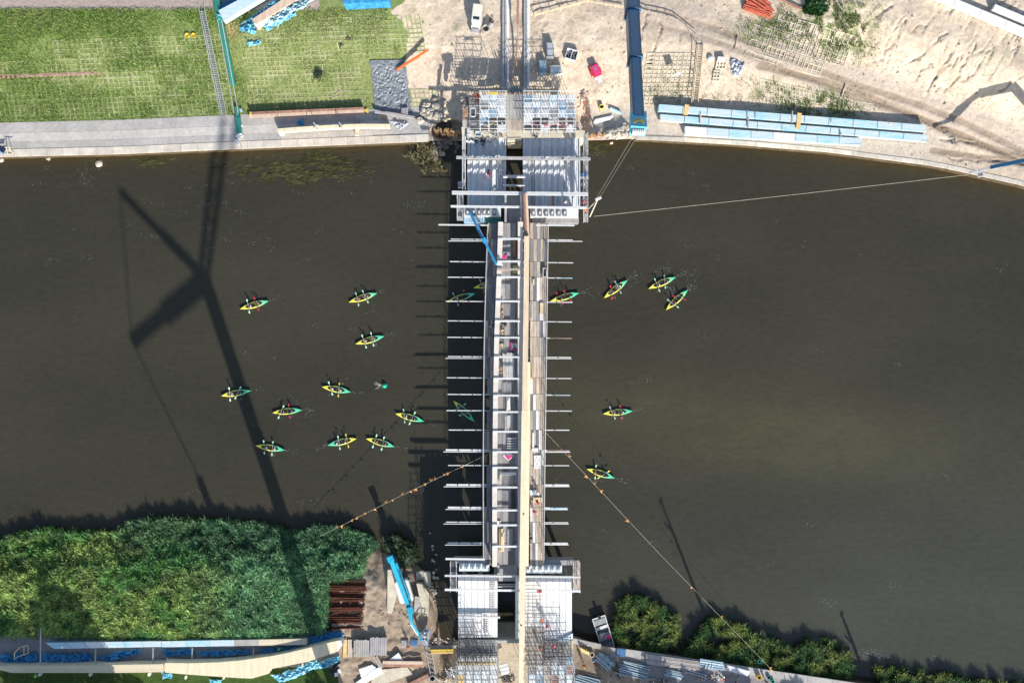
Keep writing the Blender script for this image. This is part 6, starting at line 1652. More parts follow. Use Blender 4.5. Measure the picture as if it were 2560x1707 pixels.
bar('post_beam', o, P(1152, 247, 8.5), P(1172, 248, 8.5), .5, .3, M['plank'])
heap('hoses and fittings on the brown posts left of the far scaffold', 1160, 258, 9, 14, 8.6, 30, ['steel_dark', 'cloth_teal', 'plank', 'rust_beam'], sz=(.2, .8))
heap('heap of red and steel scraps in the trench right of the far scaffold', 1464, 262, 8, 34, 3.0, 30, ['red', 'steel_dark', 'rust_beam', 'steel'], sz=(.2, .8))

# ---- machinery on the sand
v = thing('site_truck', 'cream flat site truck with dark windows on the sand by the left launching beam', 'truck', G(1192, 42))
g = G(1192, 42).z; rot = -.12
def vb(name, dx, dy, z0, sx_, sy_, h, m):
    c = P(1192, 42, g + 1.5); R = Matrix.Rotation(rot, 3, 'Z'); q = c + R @ Vector((dx, dy, 0)); return box(name, v, (q.x, q.y, g + z0 + h / 2), (sx_, sy_, h), M[m], rot)
vb('body', 0, .35, .5, 1.55, 3.0, 1.7, 'van_white'); vb('cab_roof', 0, -1.45, 1.6, 1.35, .75, .35, 'van_white'); cb_ = vb('cab', 0, -1.45, .5, 1.5, .9, 1.05, 'van_white'); ws_ = vb('windscreen', 0, -1.93, 1.0, 1.2, .08, .5, 'glass'); ws_.parent = cb_; ws_.matrix_parent_inverse = W[cb_.name].inverted(); w2_ = vb('roof_window', 0, -.55, 2.2, 1.1, .5, .03, 'glass'); w2_.parent = cb_; w2_.matrix_parent_inverse = W[cb_.name].inverted(); vb('bonnet', 0, -2.25, .5, 1.4, .75, .7, 'grey_beam'); vb('side_step', .9, 0, .5, .25, 3.2, .2, 'grey_beam')
for dx in (-.7, .7):
    for dy in (-1.9, 1.1):
        c = P(1192, 42, g + 1.5) + Matrix.Rotation(rot, 3, 'Z') @ Vector((dx, dy, 0)); wl_ = tube('wheel', v, (c.x - .12, c.y, g + .38), (c.x + .12, c.y, g + .38), .38, M['rubber'], 'cyl'); tube('rim', wl_, (c.x - .13, c.y, g + .38), (c.x + .13, c.y, g + .38), .2, M['steel'], 'cyl')
def ringthing(label, x, y, r_, h, m, inner='tarp_black', ground=G, name='ring'):
    p = ground(x, y, 0); o = thing(name, label, 'ring', p); b = MB(); b.lathe(p, [(r_, 0), (r_, h), (r_ * .8, h), (r_ * .8, .12)], 18); b.build('wall', M[m], o)
    b = MB(); b.lathe(p, [(r_ * .8, .02), (r_ * .8, .14)], 18); b.build('inside', M[inner], o); return o
ringthing('concrete well ring with a dark inside beside the site truck', 1215, 75, .66, .7, 'concrete', 'rock_dark', name='well_ring')
ringthing('small lime green rimmed ring standing on the sand', 1503, 270, .42, .8, 'hatch', name='green_ring')
o = thing('barrel', 'grey blue barrel lying against the concrete well ring', 'barrel', G(1226, 66)); tube('drum', o, G(1222, 70, .5), G(1230, 60, .6), .42, M['grey_beam'], 'cyl'); heap('thin wires beside the concrete well ring', 1229, 52, 4, 7, 4.1, 14, ['steel_dark'], 'wire_heap', (.2, .8))
for (cx, cy, w, l, m, lab) in ((1376, 125, 18, 34, 'steel', 'tall pale steel box on the sand, uppermost of three'), (1357, 168, 17, 32, 'panel_blue', 'blue grey steel box on the sand, lowest left of three'), (1390, 174, 30, 19, 'panel_white', 'wide pale steel box on the sand, lowest right of three')):
    g_ = G(cx, cy).z; o = thing('steel_box', lab, 'box', P(cx, cy, g_)); rect('box_body', o, cx - w / 2, cy - l / 2, cx + w / 2, cy + l / 2, g_, g_ + 1.3, M[m])
    rect('lid_rim', o, cx - w / 2 - .5, cy - l / 2 - .5, cx + w / 2 + .5, cy - l / 2 + 1, g_ + 1.3, g_ + 1.4, M['steel']); rect('lid_rim', o, cx - w / 2 - .5, cy + l / 2 - 1, cx + w / 2 + .5, cy + l / 2 + .5, g_ + 1.3, g_ + 1.4, M['steel_white']); rect('lid_panel', o, cx - w / 2 + 2, cy - l / 2 + 3, cx + w / 2 - 2, cy + l / 2 - 3, g_ + 1.3, g_ + 1.36, M[m])
o = thing('grid_bin', 'open steel bin divided in two, filled with rods, on the sand', 'bin', G(1429, 137)); g_ = G(1429, 137).z; R = Matrix.Rotation(-.28, 3, 'Z'); c = P(1429, 137, g_ + .8)
for (dx, dy, sx_, sy_) in ((0, .85, 1.9, .1), (0, -.85, 1.9, .14), (-.95, 0, .1, 1.8), (.95, 0, .1, 1.8), (0, 0, .1, 1.7)):
    q = c + R @ Vector((dx, dy, 0)); box('bin_wall', o, (q.x, q.y, g_ + .5), (sx_, sy_, .9), M['steel_white'], -.28)
for s_ in (-.48, .48):
    q = c + R @ Vector((s_, 0, 0)); box('bin_floor', o, (q.x, q.y, g_ + .15), (.8, 1.6, .1), M['steel_dark'], -.28)
    for k in range(9): a = q + R @ Vector((random.uniform(-.3, .3), random.uniform(-.7, .7), 0)); d_ = Vector((random.uniform(-.3, .3), random.uniform(-.5, .5), .1)); a.z = g_ + .4; bar('rod', o, a - d_, a + d_, .06, .05, M['steel_white'])
o = thing('compressor_trailer', 'crimson compressor trailer with white tongue on the sand', 'trailer', G(1491, 180)); g_ = G(1491, 180).z; ang = .42; R = Matrix.Rotation(ang, 3, 'Z'); c = P(1490, 178, g_ + 1)
def tb(name, dx, dy, z0, sx_, sy_, h, m): q = c + R @ Vector((dx, dy, 0)); return box(name, o, (q.x, q.y, g_ + z0 + h / 2), (sx_, sy_, h), M[m], ang)
tb('body', 0, .1, .4, 1.35, 2.1, .8, 'red'); tb('hood', 0, .15, 1.2, 1.05, 1.6, .22, 'magenta'); tb('hood_vent', 0, .35, 1.42, .45, .5, .04, 'rust_beam'); tb('front_bumper', 0, -1.1, .45, 1.5, .28, .45, 'steel_white'); tb('mudguard', -.8, 0, .35, .28, .9, .5, 'red'); tb('mudguard', .8, 0, .35, .28, .9, .5, 'red'); tb('jockey_box', 0, -1.65, .5, .7, .6, .3, 'sheet_white'); tb('tow_bar', 0, -2.3, .45, .12, 1.2, .1, 'steel')
for s_ in (-.8, .8): q = c + R @ Vector((s_, 0, 0)); d_ = R @ Vector((.12, 0, 0)); wl_ = tube('wheel', o, (q.x - d_.x, q.y - d_.y, g_ + .33), (q.x + d_.x, q.y + d_.y, g_ + .33), .33, M['rubber'], 'cyl'); tube('rim', wl_, (q.x - d_.x * 1.1, q.y - d_.y * 1.1, g_ + .33), (q.x + d_.x * 1.1, q.y + d_.y * 1.1, g_ + .33), .17, M['steel'], 'cyl')
o = thing('blue_trough', 'short blue half pipe lying on the sand by the crane boom', 'pipe', G(1538, 278)); tube('half_pipe', o, G(1525, 271, .25), G(1551, 283, .25), .3, M['film_blue'], 'cyl')
o = thing('plank_fan', 'fan of white planks lying on the sand near the rubble', 'planks', G(1505, 303))
for k in range(7): bar('white_plank', o, G(1482 + k, 309 - k * 1.5, .1 + k * .03), G(1524 + k * 1.5, 300 - k * 1.6 + (k % 3), .1 + k * .03), .22, .05, M['sheet_white'])
o = thing('stake', 'short dark stake leaning in the sand below the plank fan', 'stake', G(1494, 335)); tube('pole', o, G(1495, 334), G(1495, 334) + Vector((0, -.3, 1.9)), .14, M['plank'])
# fences of scaffold rails along the pit, wooden stair
def fence(label, pts, m='timber', h=1.05, step=26, ground=G):
    o = thing('rail_fence', label, 'fence', ground(*pts[0]))
    for (xa, ya), (xb, yb) in zip(pts, pts[1:]):
        L = math.hypot(xb - xa, yb - ya); n = max(1, round(L / step))
        for k in range(n):
            t0, t1 = k / n, (k + 1) / n; a = ground(xa + (xb - xa) * t0, ya + (yb - ya) * t0); b_ = ground(xa + (xb - xa) * t1, ya + (yb - ya) * t1)
            for hh in (.55, h): bar('fence_rail', o, a + Vector((0, 0, hh)), b_ + Vector((0, 0, hh)), .09, .12, M[m])
            bar('fence_post', o, a, a + Vector((0, 0, h + .1)), .1, .1, M[m])
fence('timber rail fence along the top of the sand pit between beams and crane', [(1337, 43), (1401, 26), (1468, 8), (1560, 24)])
fence('timber rail fence on the crest right of the blue crane boom', [(1594, 30), (1650, 44), (1692, 56), (1722, 80), (1748, 103)], 'plank')
sr = thing('timber_stair', 'long wooden stair with many treads going down to the quay, right of the crane', 'stair', G(1745, 180))
xa, ya, xb, yb = 1752, 112, 1738, 256
for s_ in (-6, 7): 
    for k in range(4): t0, t1 = k / 4, (k + 1) / 4; bar('stringer', sr, G(xa + s_ + (xb - xa) * t0, ya + (yb - ya) * t0, .35), G(xa + s_ + (xb - xa) * t1, ya + (yb - ya) * t1, .35), .1, .25, M['timber'])
for k in range(24): t = (k + .5) / 24; x, y = xa + (xb - xa) * t, ya + (yb - ya) * t; bar('tread', sr, G(x - 6, y, .3), G(x + 7, y, .3), .26, .06, M['plank'])
for k in range(5): t = k / 4; x, y = xa - 9 + (xb - xa) * t, ya + (yb - ya) * t; bar('handrail_post', sr, G(x, y), G(x, y, 1.1), .09, .09, M['timber'])
bar('handrail', sr, G(xa - 9, ya, 1.1), G(xb - 9, yb, 1.1), .1, .1, M['timber'])
o = thing('signpost', 'small square sign on a leaning post beside the pale pavers', 'sign', G(1690, 186)); bar('post', o, G(1692, 186), G(1692, 186, 2.0), .08, .08, M['steel']); p = G(1692, 186, 2.2); box('plate', o, p, (1.2, .05, 1.1), M['sheet_white'], .3)
p = G(1776, 148, .1); o = thing('sack', 'white sack on the sand beside the lattice slabs', 'sack', p); b = MB(); b.lathe(p, [(.5, 0), (.6, .2), (.4, .45), (.001, .5)], 9); b.build('sack_body', M['sheet_white'], o, True)
prism_thing('white_slab', 'white block on top of the lattice slabs', 'block', [(1795, 142), (1815, 143), (1813, 153), (1794, 152)], .2, .6, 'sheet_white')
tarp('tarp_sheet', 'crumpled silver tarp on the sand right of the lattice slabs', 'tarp', [(1826, 146), (1864, 162), (1848, 190), (1826, 188)], .15, .35, M['tarp_silver'], 15, 40, zf=zn_full)
for (x, y, x2, y2, lab) in ((1836, 124, 1845, 92, 'dark stake lying on the haul road'), (2104, 243, 2115, 213, 'thin stake standing by the haul road'), (2086, 0, 2110, 30, 'brown pole at the top edge near the bush')):
    o = thing('stake', lab, 'stake', G(x, y)); bar('stake_piece', o, G(x, y, .15), G(x2, y2, .25), .16, .16, M['plank'])
def pipes(label, pts, n, w, r, m, ground=G, dz=.1, name='pipe_stack', layers=2):
    (xa, ya), (xb, yb) = pts; o = thing(name, label, 'pipes', ground((xa + xb) / 2, (ya + yb) / 2)); L = math.hypot(xb - xa, yb - ya); nx_, ny_ = -(yb - ya) / L, (xb - xa) / L
    za = max(ground(xa, ya).z, ground(xb, yb).z) + dz
    for k in range(n):
        for l in range(layers):
            if l and k % 2: continue
            o_ = (k - n / 2) / n * w; j = random.uniform(-5, 5); j2 = random.uniform(-1.2, 1.2); sl_ = random.uniform(-1.5, 1.5)
            tube('pipe', o, P(xa + nx_ * o_ + j + j2, ya + ny_ * o_ + sl_, za + r + l * r * 1.9), P(xb + nx_ * o_ + j, yb + ny_ * o_ - sl_, za + r + l * r * 1.9), r, M[m])
    return o
pipes('stack of red plastic pipes lying by the weeds near the top edge', [(1862, 14), (1930, 36)], 10, 26, .13, 'redpipe'); pipes('steeper stack of red plastic pipes crossing the first stack', [(1882, -4), (1918, 22)], 7, 24, .13, 'redpipe', dz=.5)
pipes('long rusty beams on the ground at the top edge', [(1925, -8), (2004, 26)], 2, 8, .14, 'rust_beam', layers=1)
def log(label, pts, w, h, m, dz=.1, parts=5, zt=None):
    o = thing('long_white_beam', label, 'beam', G(*pts[0]))
    (xa, ya), (xb, yb) = pts; z = max(G(xa, ya).z, G(xb, yb).z) + dz if zt is None else zt
    for k in range(parts): t0, t1 = k / parts, (k + 1) / parts - .003; bar('beam_length', o, P(xa + (xb - xa) * t0, ya + (yb - ya) * t0, z + h / 2), P(xa + (xb - xa) * t1, ya + (yb - ya) * t1, z + h / 2), w, h, M[m])
log('very long white beam cutting across the top right corner', [(2320, -18), (2640, 116)], 1.15, .9, 'sheet_white'); log('shorter white beam above the long one in the top right corner', [(2482, 20), (2640, 86)], .9, .9, 'sheet_white')
# blue wrapped glulam beams on the far right quay
WR = []
def wrapped(label, top, h, z, n=9, mats=('film_pale', 'film_blue', 'film_pale')):
    """top: four corners left-up, right-up, right-low, left-low"""
    o = thing('wrapped_beam', label, 'beam', P((top[0][0] + top[1][0]) / 2, (top[0][1] + top[3][1]) / 2, z))
    (x0, y0), (x1, y1), (x2, y2), (x3, y3) = top; L = lambda p, q, t: (p[0] + (q[0] - p[0]) * t, p[1] + (q[1] - p[1]) * t)
    for k in range(n):
        a, b_ = k / n, (k + 1) / n - .002
        A, B, C, D_ = L((x0, y0), (x1, y1), a), L((x0, y0), (x1, y1), b_), L((x3, y3), (x2, y2), b_), L((x3, y3), (x2, y2), a)
        poly('film_wrap', o, [A, B, C, D_], z, z + h + (k % 2) * .01, M[mats[k % len(mats)]])
        if k: p, q = P(*A, z + h), P(*D_, z + h); bar('strap', o, p + Vector((0, 0, .03)), q + Vector((0, 0, .03)), .06, .03, M['steel'])
    return o
wb = wrapped('longest upper beam wrapped in blue film on the far right quay', [(1648, 261), (2316, 313), (2316, 330), (1646, 278)], 1.0, 2.6, 11, ('film_blue', 'film_pale', 'film_pale', 'film_blue'))
rect('bare_end', wb, 2222, 306, 2230, 312, 3.6, 3.66, M['timber'])
wrapped('middle beam wrapped in pale blue film on the far right quay', [(1651, 286), (2322, 338), (2318, 354), (1651, 301)], .9, 2.5, 11, ('film_pale', 'film_blue', 'film_pale', 'film_pale'))
wrapped('shortest lowest beam wrapped in film, white at its left end', [(1713, 316), (2154, 346), (2153, 364), (1713, 336)], .9, 2.4, 8, ('sheet_white', 'film_pale', 'film_blue', 'film_pale'))
for (x0, y0, x1, y1, lab) in ((1718, 262, 1714, 288, 'left yellow plank laid across the wrapped beams'), (1999, 283, 1995, 323, 'right yellow plank laid across the wrapped beams')):
    o = thing('yellow_plank', lab, 'plank', P(x0, y0, 3.7)); bar('plank_piece', o, P(x0, y0, 3.72), P(x1, y1, 3.6), .72, .07, M['yellow_plank'])
for (x, y0, y1, lab) in ((1751, 283, 310, 'first grey spacer post between the wrapped beams'), (1868, 276, 300, 'second spacer post between the wrapped beams'), (1870, 295, 320, 'third spacer post, below the second'), (1980, 278, 308, 'fourth spacer post beside the right yellow plank'), (1888, 280, 296, 'short white spacer between the wrapped beams'), (2102, 330, 345, 'small spacer under the middle beam near its right end'), (2078, 294, 306, 'small spacer over the upper beam')):
    o = thing('spacer_post', lab, 'post', P(x, y0, 3.5)); bar('post_piece', o, P(x + 1, y0, 3.7), P(x, y1, 3.6), .2, .16, M['plank' if x % 2 else 'grey_beam'])
# bush at the top
o = thing('bush', 'dense green bush at the top edge among the broken pavers', 'bush', G(2045, 20))
n = 5200; a = rng.uniform(0, 6.283, n); rr = rng.uniform(0, 1, n) ** .5; wob_ = .8 + .4 * vn(a * 1.5, a * 0, 77)
xx = 2045 + np.cos(a) * rr * 42 * wob_; y_ = 14 + np.sin(a) * rr * 38 * wob_; hz_ = 2.3 * np.sqrt(np.clip(1 - rr ** 2, 0, 1)) * (.6 + .6 * fbm(xx / 12, y_ / 12, 78, 3))
bl_ = blades('leaves', xx, y_, 4.0 + hz_ - .2, rng.uniform(.3, .6, n), rng.uniform(.12, .26, n), rng.uniform(.4, 1.1, n), np.array((.035, .105, .03)) * rng.uniform(.5, 1.6, (n, 1)), 'x'); bl_.parent = o; bl_.matrix_parent_inverse = W[o.name].inverted(); del bl_['label']; del bl_['kind']
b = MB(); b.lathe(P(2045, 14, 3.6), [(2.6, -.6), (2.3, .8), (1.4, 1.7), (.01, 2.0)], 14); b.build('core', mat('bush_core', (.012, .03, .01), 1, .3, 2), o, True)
# knuckle lift arm at the right edge with platform
o = thing('lift_arm', 'dark blue articulated arm with a small basket at the right edge', 'lift', P(2440, 430, 7))
bar('arm_section', o, P(2424, 431, 7.2), P(2482, 418, 8.0), .26, .35, M['steel']); bar('arm_section', o, P(2476, 419, 7.9), P(2586, 396, 11.2), .62, .7, M['crane_dark']); bar('ram', o, P(2478, 424, 8.2), P(2560, 402, 10.4), .12, .12, M['steel_white'])
E_ = P(2586, 396, 11.2)
for a_, b_ in ((E_, E_ + Vector((4.5, 2.0, .8))), (E_ + Vector((4.5, 2.0, .8)), E_ + Vector((15, -3.5, -5.5)))): bar('arm_section', o, a_, b_, 1.0, 1.0, M['crane_blue'])
box('lift_base', o, E_ + Vector((17, -4, -7.6)), (4.5, 2.6, 2.4), M['crane_blue'])
for (a_, b_) in (((2441, 432), (2446, 444)), ((2446, 444), (2460, 440)), ((2460, 440), (2455, 428)), ((2455, 428), (2441, 432))):
    for z_ in (6.0, 7.0): bar('basket_rail', o, P(*a_, z_), P(*b_, z_), .08, .08, M['steel_white'])
poly('basket_floor', o, [(2441.5, 432), (2446, 443.5), (2459, 439.5), (2454.5, 428.5)], 5.7, 5.8, M['deck_grey'])

# ------------------------------------------------------------------ things on the near bank
# rusty reinforcement mats
o = thing('rebar_stack', 'stack of rust red reinforcement bars between the reeds and the lift', 'rebar', GS(866, 1510, .2))
for k in range(150):
    t = (k + .5) / 150; y = 1449 + t * 122; xa = 826 + random.uniform(-3, 3) - (6 if y > 1530 else 0); xb = 913 - sm(1450, 1570, y) * 10 + random.uniform(-4, 5)
    if (y - 1449) % 27 < 9 and random.random() < .55: continue
    sl_ = -9 if 1528 < y < 1545 and k % 2 else random.uniform(-1.5, 1.5)
    z_ = 1.9 + random.uniform(0, .5) * (1 if (y - 1449) % 27 > 12 else .2); bar('rebar_piece', o, P(xa, y - sl_, z_), P(xb, y + sl_, z_), .10, .08, M['rust'])
for k in range(14): bar('rebar_tie', o, P(832 + k * 6, 1452, 1.85), P(830 + k * 6, 1570, 1.85), .05, .05, M['rust'])
# aerial work platform (boom lift) on concrete slabs
for i, (pts, lab) in enumerate((([(969, 1424), (1006, 1424), (1004, 1440), (980, 1532), (968, 1532)], 'long cream concrete slab under the left side of the lift'), ([(1040, 1430), (1057, 1427), (1058, 1447), (1041, 1450)], 'small pale slab at the top right of the lift'), ([(1052, 1428), (1076, 1432), (1076, 1466), (1062, 1462)], 'pale slab beside the rubble right of the lift'), ([(1041, 1458), (1055, 1460), (1072, 1482), (1071, 1540), (1058, 1538)], 'long cream slab right of the lift'), ([(1037, 1490), (1050, 1492), (1052, 1530), (1035, 1528)], 'grey slab under the right outrigger of the lift'))):
    o = thing('concrete_slab', lab, 'slab', GS(*pts[0])); g_ = max(float(zs(x, y)) for x, y in pts); poly('slab_body', o, pts, g_ - .8, g_ + .22 + .05 * i, M['slab_cream' if i != 4 else 'concrete'])
lf = thing('boom_lift', 'white bodied boom lift with a long cyan arm folded over it on the near bank', 'lift', GS(1009, 1480))
gz = 1.6; c = P(1009, 1479, gz + 2); R = Matrix.Rotation(.26, 3, 'Z')
def lb(name, dx, dy, z0, sx_, sy_, h, m): q = c + R @ Vector((dx, dy, 0)); return box(name, lf, (q.x, q.y, gz + z0 + h / 2), (sx_, sy_, h), M[m], .26)
lb('chassis', 0, 0, .4, 2.1, 3.9, .7, 'grey_beam')
b = MB(); 
for (dx, w_, L_, z0, h_) in ((-.72, 1.0, 4.0, 1.1, .75), (.80, 1.0, 3.9, 1.1, .75)):
    q = c + R @ Vector((dx, 0, 0)); sc = [(x, y) for x, y in ((-w_ / 2, -L_ / 2 + .3), (-w_ / 2 + .25, -L_ / 2), (w_ / 2 - .25, -L_ / 2), (w_ / 2, -L_ / 2 + .3), (w_ / 2, L_ / 2 - .3), (w_ / 2 - .25, L_ / 2), (-w_ / 2 + .25, L_ / 2), (-w_ / 2, L_ / 2 - .3))]
    pts_ = [q + R @ Vector((x, y, 0)) for x, y in sc]; pts2 = [q + R @ Vector((x * .88, y * .95, 0)) for x, y in sc]
    b.quadprism([(p.x, p.y, gz + z0) for p in pts_], [(p.x, p.y, gz + z0 + h_ * .75) for p in pts_]); b.quadprism([(p.x, p.y, gz + z0 + h_ * .75) for p in pts_], [(p.x, p.y, gz + z0 + h_) for p in pts2])
b.build('body_cover', M['white_paint'], lf)
for dx in (-1.05, 1.05):
    for dy in (-1.3, 1.3): q = c + R @ Vector((dx, dy, 0)); d_ = R @ Vector((.2, 0, 0)); wl_ = tube('wheel', lf, (q.x - d_.x, q.y - d_.y, gz + .45), (q.x + d_.x, q.y + d_.y, gz + .45), .5, M['rubber'], 'cyl'); tube('rim', wl_, (q.x - d_.x * 1.08, q.y - d_.y * 1.08, gz + .45), (q.x + d_.x * 1.08, q.y + d_.y * 1.08, gz + .45), .28, M['steel'], 'cyl')
b1, b2 = P(977, 1396, 5.6), P(1027, 1528, 4.3)
bar('arm_section', lf, b1, b2, .75, .55, M['lift_cyan']); bar('arm_section', lf, P(985, 1408, 5.0), P(1022, 1508, 4.2), 1.15, .4, M['lift_cyan']); box('elbow', lf, b1, (1.1, 1.0, .8), M['lift_cyan'], .4)
tube('ram', lf, P(1001, 1440, 5.6), P(1024, 1508, 5.0), .09, M['steel_dark']); box('knuckle', lf, P(1026, 1524, 4.6), (1.0, 1.2, .8), M['lift_cyan'], .3)
bar('arm_section', lf, P(1025, 1530, 4.6), P(1028, 1552, 4.4), .6, .5, M['lift_cyan']); bar('fly_jib', lf, P(1027, 1552, 4.3), P(1050, 1588, 3.6), .38, .4, M['lift_cyan']); tube('ram', lf, P(1026, 1560, 4.4), P(1044, 1587, 3.7), .08, M['steel_white'])
bk = [(1049, 1592), (1062, 1570), (1078, 1575), (1068, 1616), (1056, 1612)]
poly('basket_floor', lf, bk, 2.9, 3.0, M['deck_grey'])
for (a_, b_) in zip(bk, bk[1:] + bk[:1]):
    for z_ in (3.5, 4.0): bar('basket_rail', lf, P(*a_, z_), P(*b_, z_), .09, .09, M['pallet' if z_ > 3.7 else 'steel_white'])
bar('basket_bracket', lf, P(1050, 1588, 3.4), P(1054, 1600, 3.2), .4, .5, M['lift_cyan'])
tarp('plastic_film', 'crumpled translucent film inside the lift basket', 'film', [(1060, 1578), (1073, 1576), (1066, 1606), (1058, 1604)], 3.1, .3, M['tarp_silver'], 33, 16)
heap('dark clods and scraps on the soil around the lift', 1000, 1535, 60, 30, 1.75, 60, ['bark', 'plank', 'rock_dark'], 'debris', (.15, .5))
rocks('small stones along the water edge right of the lift', 1083, 1470, 10, 90, 50, (.2, .5), M['rock'], .5)
# grey timber stacks, yellow boards
for (x0, y0, x1, y1, n, lab, m) in ((884, 1599, 923, 1640, 7, 'left stack of grey scaffold planks on the near bank', 'concrete'), (925, 1592, 967, 1637, 8, 'right stack of grey scaffold planks on the near bank', 'grey_beam')):
    o = thing('plank_stack', lab, 'planks', GS((x0 + x1) / 2, y1)); w = (x1 - x0) / n
    for k in range(n):
        for l in range(3): rect('scaffold_plank', o, x0 + k * w + .3, y0 + random.uniform(-1, 2), x0 + (k + 1) * w - .3, y1 + random.uniform(-1, 1.5), 1.95 + l * .3, 2.2 + l * .3 + (k % 3) * .02, M[m])
for (x0, x1, lab, m) in ((858, 867, 'left yellow shuttering board by the curved beam', 'yellow_plank'), (869, 880, 'right yellow shuttering board by the curved beam', 'plank')):
    o = thing('shutter_board', lab, 'board', GS(x0, 1620)); rect('board_piece', o, x0, 1598, x1, 1642, 2.0, 2.12, M[m])
prism_thing('white_sack', 'white sack beside the left plank stack', 'sack', [(881, 1619), (891, 1621), (890, 1632), (882, 1630)], .1, .35, 'sheet_white', GS)
# pallets and frames
pallet('blue pallet left of the worker in orange on the near bank', 1013, 1608, .05, 2.0, 'steel', 1.3, 1.2, 6); pallet('blue pallet right of the worker in orange on the near bank', 1036, 1606, 0, 2.0, 'pallet', 1.3, 1.1, 6)
o = thing('steel_beam', 'brown steel beam lying across the near left bank', 'beam', GS(1007, 1658)); bar('flange', o, P(957, 1655, 2.6), P(1057, 1656, 2.6), .55, .12, M['glulam_warm']); bar('web', o, P(957, 1661, 2.3), P(1057, 1662, 2.3), .7, .2, M['rust_beam'])
o = thing('plank_pair', 'pair of leaning grey planks left of the brown steel beam', 'planks', GS(940, 1650)); bar('plank_piece', o, P(933, 1639, 2.2), P(951, 1668, 2.3), .4, .1, M['concrete']); bar('plank_piece', o, P(941, 1639, 2.2), P(957, 1668, 2.3), .4, .1, M['plank'])
for (pts, lab, m) in (([(974, 1648), (996, 1631), (1008, 1650)], 'white triangular sheet above the brown steel beam', 'sheet_white'), ([(885, 1709), (935, 1673), (952, 1665), (958, 1682), (905, 1712)], 'long white sheet leaning at the bottom edge', 'sheet_white'), ([(940, 1674), (1018, 1667), (1031, 1684), (955, 1712), (925, 1712)], 'large cream board below the brown steel beam', 'slab_cream'), ([(897, 1672), (930, 1661), (940, 1668), (905, 1700)], 'lilac grey crumpled sheet at the near left bank', 'deck_lilac')):
    prism_thing('board_sheet', lab, 'sheet', pts, .05, .15 if 'cream' in lab else .4, m, GS)
o = thing('steel_beam', 'rusty beam slanting up to the bottom edge beside the round frame', 'beam', GS(1050, 1700)); bar('web', o, P(1020, 1712, 2.3), P(1072, 1686, 2.3), .7, .5, M['rust_beam'])
o = thing('lattice_girder', 'narrow grey lattice frame leading to the round frame', 'frame', GS(1078, 1660))
for s_ in (0, 14): bar('chord', o, P(1064 + s_, 1625, 2.5), P(1076 + s_, 1684, 2.5), .1, .12, M['steel'])
for k in range(5): bar('batten', o, P(1065 + k * 2.6, 1630 + k * 12, 2.5), P(1079 + k * 2.4, 1634 + k * 12, 2.5), .07, .1, M['steel'])
ringthing('dark round drum in a square steel frame at the bottom edge', 1082, 1691, .55, .8, 'steel', name='drum', ground=GS)
o = thing('yellow_beam_pair', 'pair of yellow formwork beams at the left foot of the near scaffold', 'beams', GS(1105, 1627)); bar('beam_piece', o, P(1077, 1625, 2.7), P(1133, 1624, 2.7), .35, .25, M['yellow']); bar('beam_piece', o, P(1078, 1631, 2.6), P(1133, 1630, 2.6), .3, .25, M['yellow_plank'])
o = thing('white_rail', 'pale concrete rail above the yellow formwork beams', 'rail', GS(1105, 1616)); bar('rail_piece', o, P(1075, 1618, 2.3), P(1140, 1615, 2.3), .5, .3, M['grey_beam'])
heap('heap of brown scrap and blocks above the yellow beams', 1105, 1605, 34, 10, 2.1, 60, ['bark', 'concrete', 'plank', 'steel_dark'], sz=(.2, .7))
heap('dark steel brackets left of the near left scaffold', 1126, 1682, 10, 8, 2.1, 34, ['steel_dark', 'steel', 'slab_cream'], sz=(.4, 1.2)); heap('pale timber offcuts at the bottom edge beside the scaffold', 1118, 1702, 20, 6, 2.1, 34, ['slab_cream', 'timber', 'plank'], sz=(.4, 1.4))
# stored glulam beams and tarps at the bottom left
o = thing('glulam_beam', 'straight stored timber beam at the bottom left edge', 'beam', P(200, 1670, 2.2))
tp = [(-30, 1664, 1672), (0, 1664, 1674), (30, 1664, 1681), (110, 1663.5, 1681), (200, 1662, 1681), (290, 1661, 1681), (360, 1660, 1680), (408, 1659, 1679)]
for (xa, u0, l0), (xb, u1, l1) in zip(tp, tp[1:]): poly('beam_length', o, [(xa, u0), (xb - .3, u1), (xb - .3, l1), (xa, l0)], 2.3, 4.0, M['glulam_h'])
for x in (101, 227, 374): box('prop', o, P(x, 1684, 2.4), (.3, .5, .7), M['sheet_white'])
o = thing('curved_beam', 'large curved pale timber beam bulging at the bottom edge', 'beam', P(630, 1660, 2.2))
cp = [(412, 1656, 1680), (470, 1657, 1685), (540, 1655, 1690), (600, 1650, 1694), (630, 1646, 1695), (672, 1640, 1683), (674, 1640, 1672), (720, 1631, 1663), (770, 1619, 1653), (820, 1606, 1636), (843, 1601, 1628)]
for (xa, u0, l0), (xb, u1, l1) in zip(cp, cp[1:]): poly('beam_length', o, [(xa, u0), (xb - .2, u1), (xb - .2, l1), (xa, l0)], 2.3, 4.2, M['glulam'])
poly('wrapped_tip', o, [(843.4, 1601), (852, 1600), (856, 1612), (844, 1628)], 2.4, 4.0, M['sheet_white'])
for x in (465, 560, 757): box('prop', o, P(x, 1692 if x < 700 else 1661, 2.4), (.2, .5, .6), M['sheet_white'])
wrapped('narrow wrapped beam along the reeds, left half blue film', [(113, 1606), (404, 1602), (404, 1616), (135, 1621)], 1.1, 2.3, 6, ('film_blue', 'film_pale', 'sheet_white', 'film_pale'))
wrapped('narrow wrapped beam along the reeds, right half bare at its end', [(405, 1602), (767, 1596), (767, 1611), (405, 1617)], 1.1, 2.3, 6, ('film_pale', 'film_blue', 'film_pale', 'concrete', 'glulam_h', 'glulam_h'))
